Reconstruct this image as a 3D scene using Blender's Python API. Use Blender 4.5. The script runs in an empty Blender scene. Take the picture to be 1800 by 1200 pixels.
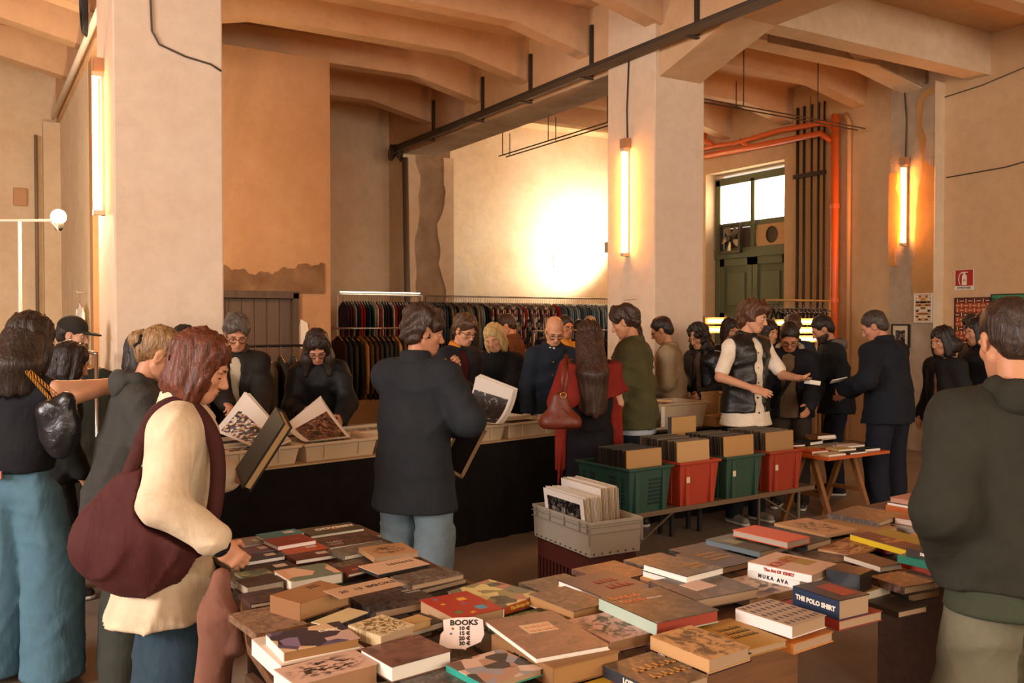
import bpy, bmesh, math, random
import numpy as np
from mathutils import Vector, Matrix

SC = bpy.context.scene
COL = SC.collection
rnd = random.Random(7)
R = math.radians

# ------------------------------------------------------------------ camera
CAM_H = 1.62
FPX, HOR = 1600.0, 567.0            # focal length in pixels of the 1800 wide frame, horizon row
YAW = R(30.96)                      # the lens looks this far right of the +Y axis of the hall
PITCH = math.atan((600 - HOR) / FPX)
FWD = Vector((math.sin(YAW), math.cos(YAW), 0)); RGT = Vector((math.cos(YAW), -math.sin(YAW), 0))
cam_d = bpy.data.cameras.new('camera'); cam_d.lens = FPX / 1800 * 36; cam_d.sensor_width = 36
cam_d.clip_start = 0.05; cam_d.clip_end = 200
cam = bpy.data.objects.new('camera', cam_d); COL.objects.link(cam)
cam.location = (0, 0, CAM_H); cam.rotation_euler = (math.pi / 2 - PITCH, 0, -YAW)
SC.camera = cam

def ray(px, py):
    """unit-depth ray through a photo pixel (depth along the horizontal forward axis)"""
    c, s = math.cos(PITCH), math.sin(PITCH)
    u, v = (px - 900) / FPX, (600 - py) / FPX
    f = c + v * s; up = v * c - s
    d = FWD + RGT * (u / f); d.z = up / f
    return d
def W(px, py, z):
    d = ray(px, py); t = (z - CAM_H) / d.z
    return Vector((d.x * t, d.y * t, z))
def WD(px, dep, z=0.0):
    d = ray(px, HOR)
    return Vector((d.x * dep, d.y * dep, z))
def WP(px, py, dep):
    d = ray(px, py)
    return Vector((d.x * dep, d.y * dep, CAM_H + d.z * dep))

# ------------------------------------------------------------------ view, world, daylight
SC.view_settings.view_transform = 'Standard'; SC.view_settings.look = 'None'
SC.view_settings.exposure = 0.6; SC.view_settings.gamma = 1.0
SC.view_settings.use_curve_mapping = False
w = bpy.data.worlds.new('World'); SC.world = w; w.use_nodes = True
w.node_tree.nodes['Background'].inputs[0].default_value = (1.0, 0.86, 0.72, 1)
w.node_tree.nodes['Background'].inputs[1].default_value = 0.6

def area(name, loc, size, energy, col, rot):
    l = bpy.data.lights.new(name, 'AREA'); l.shape = 'RECTANGLE'; l.size, l.size_y = size
    l.energy = energy; l.color = col
    o = bpy.data.objects.new(name, l); COL.objects.link(o); o.location = loc; o.rotation_euler = rot
    return o
# daylight through the tall windows of the wall behind the photographer, one light in each window opening
for x in (-3.2, 1.4, 5.2, 8.6):
    area('window_front_offscreen', (x, -4.98, 2.9), (2.2, 2.6), 95, (1.0, 0.86, 0.72), (R(90), 0, 0))
# daylight through the window band of the left side wall
area('window_left_offscreen', (-5.98, 2.6, 3.0), (2.2, 3.6), 430, (1.0, 0.92, 0.90), (0, R(-90), 0))

# ------------------------------------------------------------------ materials
def lin(c):
    if isinstance(c, str):
        c = tuple(int(c[i:i + 2], 16) / 255 for i in (0, 2, 4))
    return tuple((v / 12.92 if v <= 0.04045 else ((v + 0.055) / 1.055) ** 2.4) for v in c[:3]) + (1,)
MATS = {}
class NT:
    def __init__(s, name):
        s.m = bpy.data.materials.new(name); s.m.use_nodes = True; s.t = s.m.node_tree
        s.b = s.t.nodes['Principled BSDF']; s.co = None
    def n(s, typ, **kw):
        nd = s.t.nodes.new(typ)
        for k, v in kw.items(): setattr(nd, k, v)
        return nd
    def l(s, a, b): s.t.links.new(a, b)
    def coord(s, kind='Object', scale=(1, 1, 1), rot=(0, 0, 0), loc=(0, 0, 0)):
        c = s.n('ShaderNodeTexCoord'); m = s.n('ShaderNodeMapping')
        m.inputs['Scale'].default_value = scale; m.inputs['Rotation'].default_value = rot
        m.inputs['Location'].default_value = loc
        s.l(c.outputs[kind], m.inputs[0]); return m.outputs[0]
    def noise(s, co, scale, detail=4, rough=.55, dist=0):
        n = s.n('ShaderNodeTexNoise'); s.l(co, n.inputs['Vector']); n.inputs['Scale'].default_value = scale
        n.inputs['Detail'].default_value = detail; n.inputs['Roughness'].default_value = rough
        n.inputs['Distortion'].default_value = dist; return n.outputs['Fac']
    def ramp(s, fac, stops, interp='LINEAR'):
        r = s.n('ShaderNodeValToRGB'); r.color_ramp.interpolation = interp
        e = r.color_ramp.elements
        while len(e) < len(stops): e.new(0.5)
        for el, (p, c) in zip(e, stops): el.position = p; el.color = lin(c)
        s.l(fac, r.inputs[0]); return r.outputs[0]
    def mix(s, fac, a, b, mode='MIX'):
        m = s.n('ShaderNodeMix'); m.data_type = 'RGBA'; m.blend_type = mode
        for sock, v in ((m.inputs[0], fac), (m.inputs[6], a), (m.inputs[7], b)):
            if isinstance(v, (int, float)): sock.default_value = v
            elif isinstance(v, (str, tuple)): sock.default_value = lin(v)
            else: s.l(v, sock)
        return m.outputs[2]
    def col(s, v):
        if isinstance(v, (str, tuple)): s.b.inputs['Base Color'].default_value = lin(v)
        else: s.l(v, s.b.inputs['Base Color'])
    def bump(s, h, strength=.3, dist=.01):
        b = s.n('ShaderNodeBump'); b.inputs['Strength'].default_value = strength; b.inputs['Distance'].default_value = dist
        s.l(h, b.inputs['Height']); s.l(b.outputs[0], s.b.inputs['Normal'])
    def set(s, **kw):
        for k, v in kw.items(): s.b.inputs[k.replace('_', ' ')].default_value = v

def plain(col, rough=.6, metal=0.0, name=None):
    key = ('plain', col, rough, metal)
    if key not in MATS:
        t = NT(name or 'plain_' + str(len(MATS))); t.col(col); t.set(Roughness=rough, Metallic=metal); MATS[key] = t.m
    return MATS[key]
def cloth(col, rough=.85, sheen=.0, var=.14, scale=9, spec=.25):
    key = ('cloth', col, rough, var, scale, spec)
    if key not in MATS:
        t = NT('cloth_' + str(len(MATS))); co = t.coord()
        c = lin(col)[:3]
        n = t.noise(co, scale, 5, .6)
        r = t.n('ShaderNodeMapRange'); t.l(n, r.inputs[0]); r.inputs[1].default_value = .3; r.inputs[2].default_value = .7
        r.inputs[3].default_value = 1 - var; r.inputs[4].default_value = 1 + var
        m = t.n('ShaderNodeMix'); m.data_type = 'RGBA'; m.blend_type = 'MULTIPLY'; m.inputs[0].default_value = 1
        m.inputs[6].default_value = c + (1,); t.l(r.outputs[0], m.inputs[7]); t.col(m.outputs[2])
        wr = t.noise(t.coord('Object', (1, 1, .55)), 7, 3, .5, .7); fb = t.noise(co, 330, 2)
        m2 = t.n('ShaderNodeMath', operation='MULTIPLY_ADD'); t.l(fb, m2.inputs[0]); m2.inputs[1].default_value = .05; t.l(wr, m2.inputs[2])
        t.bump(m2.outputs[0], .55, .03)
        t.set(Roughness=rough, Specular_IOR_Level=spec); MATS[key] = t.m
    return MATS[key]
def leather(col, rough=.38):
    key = ('leather', col, rough)
    if key not in MATS:
        t = NT('leather_' + str(len(MATS))); co = t.coord(); t.col(col)
        t.bump(t.noise(co, 26, 5, .6, .8), .5, .008); t.set(Roughness=rough); MATS[key] = t.m
    return MATS[key]
def skin(col='C98F6B'):
    key = ('skin', col)
    if key not in MATS:
        t = NT('skin_' + str(len(MATS))); co = t.coord()
        t.col(t.mix(t.ramp(t.noise(co, 14, 3), [(.35, '000000'), (.7, '707070')]), col, tuple(min(1, v * .82) if i else min(1, v * .95) for i, v in enumerate(tuple(int(col[j:j + 2], 16) / 255 for j in (0, 2, 4))))))
        t.bump(t.noise(co, 240, 2), .12, .002); t.set(Roughness=.5, Specular_IOR_Level=.35); MATS[key] = t.m
    return MATS[key]
def hairmat(col, col2):
    key = ('hair', col, col2)
    if key not in MATS:
        t = NT('hair_' + str(len(MATS))); co = t.coord('Object', (70, 70, 7))
        n = t.noise(co, 1.0, 4, .6, .6)
        t.col(t.ramp(n, [(.3, col), (.75, col2)])); t.bump(n, .8, .012)
        t.set(Roughness=.42, Specular_IOR_Level=.4); MATS[key] = t.m
    return MATS[key]
def plaster(key, c1, c2, stain=None, amt=.5, scale=.9, grain=.35):
    k = ('plaster', key)
    if k not in MATS:
        t = NT('plaster_' + key); co = t.coord()
        base = t.mix(t.ramp(t.noise(co, scale, 6, .62, .4), [(.32, '000000'), (.68, 'FFFFFF')]), c1, c2)
        fine = t.ramp(t.noise(co, 7, 6, .7), [(.25, 'E0E0E0'), (.6, 'FFFFFF')])
        base = t.mix(.5, base, fine, 'MULTIPLY')
        if stain:
            sc = t.coord('Object', (1, 1, .45), (0, 0, 0), (3, 1, 2))
            base = t.mix(t.ramp(t.noise(sc, .75, 8, .7, .8), [(.54, '000000'), (.66, '%02x%02x%02x' % ((int(amt * 255),) * 3))]), base, stain)
        t.col(base)
        a = t.noise(co, 5, 6, .65); b2 = t.noise(co, 60, 3)
        m = t.n('ShaderNodeMath', operation='MULTIPLY_ADD'); t.l(b2, m.inputs[0]); m.inputs[1].default_value = .25; t.l(a, m.inputs[2])
        t.bump(m.outputs[0], grain, .02); t.set(Roughness=.9, Specular_IOR_Level=.2); MATS[k] = t.m
    return MATS[k]
def wood(col, col2, axis=0, rough=.55, sc=1.0):
    k = ('wood', col, col2, axis, rough, sc)
    if k not in MATS:
        t = NT('wood_' + str(len(MATS)))
        s = [16 * sc] * 3; s[axis] = 1.3 * sc
        co = t.coord('Object', tuple(s)); n = t.noise(co, 1.4, 6, .65, .6)
        t.col(t.ramp(n, [(.3, col), (.7, col2)])); t.bump(n, .3, .004); t.set(Roughness=rough); MATS[k] = t.m
    return MATS[k]
def emit(col, strength):
    k = ('emit', col, strength)
    if k not in MATS:
        t = NT('emit_' + str(len(MATS))); t.col('000000'); t.b.inputs['Emission Color'].default_value = lin(col)
        t.b.inputs['Emission Strength'].default_value = strength; MATS[k] = t.m
    return MATS[k]
def glassy(col, alpha, rough=.25):
    k = ('glassy', col, alpha, rough)
    if k not in MATS:
        t = NT('translucent_plastic_' + str(len(MATS))); t.col(col); t.set(Roughness=rough, Alpha=alpha); MATS[k] = t.m
    return MATS[k]

# ------------------------------------------------------------------ mesh helpers
class MB:
    """collects simple shapes and links them as one mesh object"""
    def __init__(s): s.v = []; s.f = []; s.mi = []
    def add(s, vs, fs, mi=0):
        o = len(s.v); s.v += [tuple(v) for v in vs]
        for f in fs: s.f.append(tuple(i + o for i in f)); s.mi.append(mi)
        return s
    def box(s, lo, hi, mi=0, M=None):
        x0, y0, z0 = lo; x1, y1, z1 = hi
        vs = [(x0, y0, z0), (x1, y0, z0), (x1, y1, z0), (x0, y1, z0), (x0, y0, z1), (x1, y0, z1), (x1, y1, z1), (x0, y1, z1)]
        if M is not None: vs = [M @ Vector(v) for v in vs]
        return s.add(vs, [(3, 2, 1, 0), (4, 5, 6, 7), (0, 1, 5, 4), (1, 2, 6, 5), (2, 3, 7, 6), (3, 0, 4, 7)], mi)
    def prism(s, poly, a, b, axis=2, mi=0):
        """poly: 2-D outline, extruded from a to b along axis (0: poly is y,z; 1: poly is x,z; 2: poly is x,y)"""
        def pt(p, t):
            return (t, p[0], p[1]) if axis == 0 else ((p[0], t, p[1]) if axis == 1 else (p[0], p[1], t))
        n = len(poly)
        ar = sum(poly[i][0] * poly[(i + 1) % n][1] - poly[(i + 1) % n][0] * poly[i][1] for i in range(n))
        if (ar < 0) != (axis == 1): poly = poly[::-1]
        vs = [pt(p, a) for p in poly] + [pt(p, b) for p in poly]
        fs = [tuple(range(n))[::-1], tuple(range(n, 2 * n))] + [(i, (i + 1) % n, (i + 1) % n + n, i + n) for i in range(n)]
        return s.add(vs, fs, mi)
    def tube(s, pts, r, seg=8, mi=0, closed=False):
        pts = [Vector(p) for p in pts]; n = len(pts)
        rs = r if isinstance(r, (list, tuple)) else [r] * n
        up0 = None; vs = []
        for i, p in enumerate(pts):
            if closed: d = pts[(i + 1) % n] - pts[i - 1]
            else: d = pts[min(i + 1, n - 1)] - pts[max(i - 1, 0)]
            if d.length < 1e-9: d = Vector((0, 0, 1))
            d.normalize()
            if up0 is None: up0 = Vector((0, 0, 1)) if abs(d.z) < .9 else Vector((1, 0, 0))
            u = (up0 - d * up0.dot(d))
            if u.length < 1e-6: u = d.orthogonal()
            u.normalize(); v = d.cross(u); up0 = u
            for k in range(seg):
                a = 2 * math.pi * k / seg
                vs.append(p + (u * math.cos(a) + v * math.sin(a)) * rs[i])
        fs = []
        for i in range(n if closed else n - 1):
            j = (i + 1) % n
            for k in range(seg):
                k2 = (k + 1) % seg
                fs.append((i * seg + k, i * seg + k2, j * seg + k2, j * seg + k))
        if not closed:
            fs.append(tuple(range(seg))[::-1]); fs.append(tuple(range((n - 1) * seg, n * seg)))
        return s.add(vs, fs, mi)
    def lathe(s, prof, c=(0, 0, 0), seg=16, mi=0):
        vs = []; fs = []; n = len(prof)
        for r_, z in prof:
            for k in range(seg):
                a = 2 * math.pi * k / seg; vs.append((c[0] + r_ * math.cos(a), c[1] + r_ * math.sin(a), c[2] + z))
        for i in range(n - 1):
            for k in range(seg):
                k2 = (k + 1) % seg; fs.append((i * seg + k, i * seg + k2, (i + 1) * seg + k2, (i + 1) * seg + k))
        fs.append(tuple(range(seg))[::-1]); fs.append(tuple(range((n - 1) * seg, n * seg)))
        return s.add(vs, fs, mi)
    def xf(s, M):
        s.v = [tuple(M @ Vector(v)) for v in s.v]; return s
    def mesh(s, name, mats, smooth=False):
        me = bpy.data.meshes.new(name); me.from_pydata(s.v, [], s.f)
        if not isinstance(mats, (list, tuple)): mats = [mats]
        for m in mats: me.materials.append(m)
        me.polygons.foreach_set('material_index', s.mi)
        if smooth: me.polygons.foreach_set('use_smooth', [True] * len(s.f))
        me.update(); return me
    def build(s, name, mats, parent=None, smooth=False, bevel=0, loc=None):
        o = bpy.data.objects.new(name, s.mesh(name, mats, smooth)); COL.objects.link(o)
        if parent is not None: o.parent = parent
        if loc is not None: o.location = loc
        if bevel:
            b = o.modifiers.new('bevel', 'BEVEL'); b.width = bevel; b.segments = 2; b.limit_method = 'ANGLE'
        return o
def link(name, me, parent=None, loc=None, rotz=None):
    o = bpy.data.objects.new(name, me); COL.objects.link(o)
    if parent is not None: o.parent = parent
    if loc is not None: o.location = loc
    if rotz is not None: o.rotation_euler = (0, 0, rotz)
    return o
def tag(o, label, cat, group=None, kind=None):
    o['label'] = label; o['category'] = cat
    if group: o['group'] = group
    if kind: o['kind'] = kind
    return o
def thing(name, label, cat, loc=(0, 0, 0), rotz=0, group=None):
    o = bpy.data.objects.new(name, None); COL.objects.link(o); o.empty_display_size = .1
    o.location = loc; o.rotation_euler = (0, 0, rotz)
    return tag(o, label, cat, group)
def struct(name, mb, mat, parent=None, label=None, **kw):
    o = mb.build(name, mat, parent, **kw)
    if parent is None: o['kind'] = 'structure'
    if label: o['label'] = label
    return o
def text_mesh(txt, size, mat, depth=.0006, align='CENTER', spacing=1.0, bold=0.0, shear=0.0, res=2):
    cu = bpy.data.curves.new('lettering', 'FONT'); cu.body = txt; cu.size = size; cu.align_x = align; cu.align_y = 'CENTER'
    cu.extrude = depth; cu.space_character = spacing; cu.resolution_u = res; cu.offset = bold; cu.shear = shear
    o = bpy.data.objects.new('lettering', cu); COL.objects.link(o)
    dg = bpy.context.evaluated_depsgraph_get()
    me = bpy.data.meshes.new_from_object(o.evaluated_get(dg)); me.materials.clear(); me.materials.append(mat)
    bpy.data.objects.remove(o); bpy.data.curves.remove(cu)
    return me
# ================================================================== THE HALL
P_CREAM = plaster('cream', 'DCC3A0', 'E8D6B8', 'C9AC84', .35)
P_PILLAR = plaster('pillar', 'DDC2A6', 'E3CDB4', 'CFB294', .2, 1.0, .1)
P_OCHRE = plaster('ochre', 'A97C54', 'B98E66', '86603E', .5, .7)
P_WALLR = plaster('wall_right', 'CFA77A', 'D8B58A', 'B98F60', .3, .6, .25)
P_BROWN = plaster('brown', 'A97A4A', 'C39458', '7A5734', .5, .9)
P_CEIL = plaster('ceiling', 'CFA67C', 'DAB690', 'B08A60', .3)
P_CONC = plaster('concrete', 'A08A70', 'B9A48A', '7C6852', .6, 2.5, .9)
P_PATCH = plaster('patch', 'EADFCB', 'DCCFB8')
P_FLOOR = None
t = NT('floor_concrete'); co = t.coord()
c_ = t.mix(t.ramp(t.noise(co, .8, 7, .65), [(.35, '000000'), (.65, 'FFFFFF')]), '6E6256', '8A7C6C')
c_ = t.mix(t.ramp(t.noise(co, 5, 6, .7), [(.5, '000000'), (.75, '909090')]), c_, '5A4E42')
t.col(c_); t.bump(t.noise(co, 18, 5), .15, .005); t.set(Roughness=.45); P_FLOOR = t.m

X1, X2, XR = .91, 5.84, 10.47        # faces of the pillar rows and of the right wall
YP, YB = 7.0, 13.7                   # near face of the pillar row, back wall
ZB, ZS = 4.27, 5.05                  # beam underside, slab
struct('floor', MB().box((-6, -5.2, -.1), (10.9, 13.9, 0)), P_FLOOR)
struct('ceiling', MB().box((-6, -5.2, ZS), (10.9, 13.9, ZS + .2)), P_CEIL)
struct('wall_back', MB().box((-6, YB, 0), (10.9, YB + .2, ZS)), P_CREAM)
# left side wall with a window band, wall behind the photographer with four windows
m = MB().box((-6.2, -5.2, 0), (-6, YB, 1.9)).box((-6.2, -5.2, 4.1), (-6, YB, ZS)).box((-6.2, -5.2, 1.9), (-6, .8, 4.1)).box((-6.2, 4.4, 1.9), (-6, YB, 4.1))
struct('wall_left', m, P_CREAM)
m = MB().box((-6, -5.2, 0), (10.9, -5, 1.6)).box((-6, -5.2, 4.2), (10.9, -5, ZS))
xs = [-6, -4.3, -2.1, .3, 2.5, 4.1, 6.3, 7.5, 9.7, 10.9]
for i in range(0, 10, 2): m.box((xs[i], -5.2, 1.6), (xs[i + 1], -5, 4.2))
struct('wall_front', m, P_CREAM)
# right wall with the door opening
DY0, DY1, DZ = 9.57, 11.25, 4.05
m = MB().box((XR, -5.2, 0), (XR + .4, DY0, ZS)).box((XR, DY1, 0), (XR + .4, YB, ZS)).box((XR, DY0, DZ), (XR + .4, DY1, ZS))
struct('wall_right', m, P_WALLR)
struct('wall_outside', MB().box((XR + .38, DY0 - .1, 0), (XR + .42, DY1 + .1, 2.8)), P_BROWN)
# walled-off corner room behind the left pillar
struct('wall_enclosure', MB().box((1.1, 10.0, 0), (2.30, 10.25, 4.6)).box((3.17, 10.0, 0), (3.58, 10.25, 4.6)).box((2.30, 10.0, 1.92), (3.17, 10.25, 4.6)).box((3.4, 10.25, 0), (3.58, YB, 4.6)), P_OCHRE)
struct('wall_enclosure_side', MB().box((1.1, 10.25, 0), (1.3, YB, ZB)), P_CREAM)
# dark torn band of missing plaster above the plank door
def jag(x0, x1, z, amp, n, seed):
    q = random.Random(seed); return [(x0 + (x1 - x0) * i / n, z + q.uniform(-amp, amp)) for i in range(n + 1)]
poly = [(2.2, 1.95)] + [(3.5, 1.95)] + [(3.52, 1.75), (3.3, 1.2), (3.36, 1.0), (3.5, 1.3), (3.56, 2.0)][:0] + [(3.5 - 1.3 * i / 40, 2.22 + .06 * math.sin(i * .16 + 1) + .022 * math.sin(i * .9 + 1) + .012 * math.sin(i * 2.3)) for i in range(41)]
struct('trim_1', MB().prism(poly, 9.985, 10.0, 1), plaster('torn', '6E4E34', '8A6848', '5C3F28', .7, 3, .9), label='torn dark band of bare render above the plank door')
struct('trim_2', MB().prism([(3.2, 1.35), (3.28, 1.3), (3.33, 1.45), (3.3, 1.62), (3.22, 1.66), (3.19, 1.5)], 9.985, 10.0, 1).prism([(3.35, 1.1), (3.5, 1.12), (3.52, 1.4), (3.43, 1.42), (3.36, 1.3)], 9.985, 10.0, 1), P_PATCH, label='pale filler patches beside the plank door')

# beams and joists
def beam(name, x0, x1, bottom_pts):
    poly = bottom_pts + [(YB, ZS), (-5.2, ZS)]
    return struct(name, MB().prism(poly, x0, x1, 0), P_CEIL)
beam('beam', 5.9, 6.43, [(-5.2, 4.36), (6.0, 4.36), (7.0, 4.05), (7.01, ZB), (YB, ZB)])
beam('beam', 1.07, 1.62, [(-5.2, ZB), (YB, ZB)])
def joist(y, x0, x1, ha=True, hb=True, zl=4.55, zm=4.76, t=.2, mat=None, hl=.95):
    poly = [(x0, zl if ha else zm), (x0 + hl, zm)] + [(x1 - hl, zm), (x1, zl if hb else zm)] + [(x1, ZS), (x0, ZS)]
    return struct('ceiling_joist', MB().prism(poly, y - t / 2, y + t / 2, 1), mat or P_CEIL)
LJ = [2.05, 3.3, 4.55, 5.8, 7.05, 8.28, 9.53, 10.72, 12.2]
for y in LJ:
    joist(y, 1.62, 5.9); joist(y, -6, 1.07)
for y in (1.4, 2.7, 4.0, 5.25): joist(y, 6.43, XR)
joist(6.53, 6.43, XR, True, False, 4.55, 4.56, .26, P_CREAM)
joist(7.35, 6.43, XR - .1, True, True, 4.55, 4.72, .3, P_CREAM)
for y in (8.25, 9.5, 10.75, 12.0): joist(y, 6.43, XR, True, True, 4.55, 4.74, .2)
# bare concrete torn out of the damaged joist
q = random.Random(5)
poly = [(7.6, 4.70)] + [(7.6 + i * .24, 4.86 + q.uniform(-.05, .07) - .015 * i) for i in range(9)] + [(9.75, 4.98), (XR - .1, 5.0), (XR - .1, 4.56), (9.45, 4.73)]
struct('trim_3', MB().prism(poly, 7.185, 7.20, 1), P_CONC, label='bare concrete scar along the damaged ceiling joist')

# pillars
struct('pillar', MB().box((X1, YP, 0), (1.67, 7.9, ZS)), P_PILLAR, bevel=.012)
struct('pillar', MB().box((X2, YP, 0), (6.49, 7.77, ZS)), P_PILLAR, bevel=.012)
struct('pillar', MB().box((X1, .3, 0), (1.67, 1.1, ZS)), P_PILLAR, bevel=.012) if False else None
# back pillar: concrete core between two jagged plaster skins
def jagv(x, z0, z1, amp, n, seed):
    q = random.Random(seed); ph = q.uniform(0, 6); return [(x + amp * math.sin(ph + i * .35) + .5 * amp * math.sin(i * .9 + 2 * ph) + q.uniform(-amp, amp) * .35, z0 + (z1 - z0) * i / n) for i in range(n + 1)]
bp = struct('pillar', MB().box((5.95, 13.2, 0), (6.75, YB, ZS)), P_CONC)
pl = MB().prism([(5.9, 0), (5.9, ZB)] + jagv(6.15, ZB, 0, .045, 40, 2), 13.17, 13.2, 1)
pl.prism([(6.8, ZB), (6.8, 0)] + jagv(6.58, 0, ZB, .06, 40, 4), 13.17, 13.2, 1).box((5.9, 13.2, 0), (5.95, YB, ZB))
pl.build('plaster_skin', P_CREAM, bp)
struct('trim_4', MB().prism([(6.95, 1.9), (7.3, 1.86), (7.42, 2.0), (7.36, 2.5), (7.2, 2.75), (6.95, 2.8)], YB - .012, YB, 1).prism([(9.1, 2.6), (9.3, 2.62), (9.34, 2.95), (9.2, 3.05), (9.08, 2.85)], YB - .012, YB, 1), P_PATCH, label='pale patches of filler on the back wall')
# wall pilaster in the pillar row, stripped down the middle
pp = struct('pilaster', MB().box((10.32, YP, 0), (XR, 7.65, 4.6)), P_CONC)
pl = MB().prism([(YP, 1.95), (YP, 4.55), (7.18, 4.5)] + jagv(7.24, 4.4, 1.95, .045, 18, 11), 10.29, 10.32, 0)
pl.prism([(7.65, 2.35), (7.65, 3.55)] + jagv(7.53, 3.55, 2.35, .05, 12, 9), 10.29, 10.32, 0)
pl.build('plaster_skin', P_BROWN, pp)
MB().box((10.29, YP - .015, 0), (XR, YP, 4.6)).build('plaster_edge', P_CREAM, pp)
MB().prism([(YP + .01, 3.55), (YP + .01, 4.45), (YP + .14, 4.4), (YP + .17, 4.1), (YP + .1, 3.9), (YP + .13, 3.65)], 10.275, 10.29, 0).build('chipped_corner', P_CONC, pp)

# wooden plank door in the corner room, planks apart
d1 = struct('door_1', MB().box((2.25, 9.97, 0), (2.31, 10.12, 1.95)).box((3.14, 9.97, 0), (3.2, 10.12, 1.95)).box((2.25, 9.97, 1.89), (3.2, 10.12, 1.97)), wood('3E2A1C', '57402B', 2))
for i in range(6):
    MB().box((2.315 + i * .138, 10.06, .01), (2.315 + i * .138 + .132, 10.1, 1.885)).build('plank', wood('4A3424', '5E4631', 2), d1)
# green double door with a transom, set back in the right wall
GREEN = plain('5F6240', .55, name='green_paint'); GREEN2 = plain('565A3A', .55, name='green_paint_dark')
dx = XR + .2
d2 = struct('door_2', MB().box((dx, DY0 + .02, 0), (dx + .1, DY0 + .12, 3.96)).box((dx, DY1 - .12, 0), (dx + .1, DY1 - .02, 3.96)).box((dx, DY0, 3.86), (dx + .1, DY1, 3.98)).box((dx - .02, DY0 + .02, 2.66), (dx + .1, DY1 - .02, 2.82)), GREEN, bevel=.006)
ym = (DY0 + DY1) / 2
for s_, (a, b) in enumerate(((DY0 + .12, ym - .01), (ym + .01, DY1 - .12))):
    leaf = MB().box((dx + .03, a, .02), (dx + .08, b, 2.66)).build('door_leaf', GREEN2, d2)
    fr = MB()
    for z0, z1 in ((.02, .14), (1.62, 1.78), (2.54, 2.66)): fr.box((dx + .005, a, z0), (dx + .03, b, z1))
    for y0, y1 in ((a, a + .1), (b - .1, b)): fr.box((dx + .005, y0, .02), (dx + .03, y1, 2.66))
    fr.build('door_frame', GREEN, leaf)
    for z0, z1 in ((.26, 1.5), (1.9, 2.42)):
        MB().box((dx + .012, a + .16, z0), (dx + .03, b - .16, z1)).build('door_panel', GREEN, leaf, bevel=.008)
    MB().box((dx + .03, a, 3.24), (dx + .05, b, 3.86)).build('window_pane', emit('FFF4E0', 7), d2)
    MB().box((dx + .02, a, 3.16), (dx + .08, b, 3.24)).build('transom_bar', GREEN, d2)
MB().box((dx, ym - .04, 2.82), (dx + .1, ym + .04, 3.9)).build('mullion', GREEN, d2)
# plywood board with a round cut-out, and a fan, in the lower transom
yc, zc, rr = DY0 + .48, 2.98, .17
q = 24; circ = [(yc + rr * math.cos(2 * math.pi * i / q), zc + rr * math.sin(2 * math.pi * i / q)) for i in range(q)]
mb_ = MB(); sq = []
y0, y1, z0, z1 = DY0 + .13, ym - .05, 2.83, 3.14
for i in range(q):
    a = 2 * math.pi * i / q; k_ = max(abs(math.cos(a)) / ((y1 - y0) / 2), abs(math.sin(a)) / ((z1 - z0) / 2 + .02)); sq.append(((y0 + y1) / 2 + math.cos(a) / k_, (z0 + z1) / 2 + math.sin(a) / k_))
rr = .13; circ = [((y0 + y1) / 2 + rr * math.cos(2 * math.pi * i / q), (z0 + z1) / 2 + rr * math.sin(2 * math.pi * i / q)) for i in range(q)]
vs = [(dx + .03, *p) for p in sq] + [(dx + .03, *p) for p in circ] + [(dx + .045, *p) for p in circ]
mb_.add(vs, [(i, i + q, (i + 1) % q + q, (i + 1) % q) for i in range(q)] + [(i + q, i + 2 * q, (i + 1) % q + 2 * q, (i + 1) % q + q) for i in range(q)])
mb_.build('plywood_board', wood('B98A50', 'C79A5E', 1), d2)
MB().box((dx + .09, y0, z0), (dx + .1, y1, z1)).build('backing_board', plain('6B563E', .8), d2)
MB().box((dx + .09, ym + .05, 2.83), (dx + .1, DY1 - .13, 3.15)).build('backing_board', plain('5A4630', .8), d2)
fan = thing('wall_fan', 'dark square exhaust fan under the left bright transom pane', 'fan', (dx - .06, DY1 - .42, 2.98))
FM = plain('3A2E22', .5, .3)
fr = MB(); 
for a, b in (((-.03, -.24, -.24), (.03, .24, -.2)), ((-.03, -.24, .2), (.03, .24, .24)), ((-.03, -.24, -.2), (.03, -.2, .2)), ((-.03, .2, -.2), (.03, .24, .2))): fr.box(a, b)
fr.build('frame', FM, fan)
MB().tube([(-.05, 0, 0), (.02, 0, 0)], .05, 12).build('hub', FM, fan)
for k in range(5):
    a = k * 2 * math.pi / 5; c, s_ = math.cos(a), math.sin(a); pts = []
    bl = MB(); pr = [(.04, -.03), (.19, -.09), (.2, .03), (.04, .03)]
    vs = [(-.012 if j in (0, 1) else .012, u * c - v * s_, u * s_ + v * c) for j, (u, v) in enumerate(pr)]
    bl.add(vs + [(v[0] + .006, v[1], v[2]) for v in vs], [(0, 1, 2, 3), (7, 6, 5, 4), (0, 1, 5, 4), (1, 2, 6, 5), (2, 3, 7, 6), (3, 0, 4, 7)]).build('blade', plain('8A7A64', .35, .6), fan)

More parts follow.
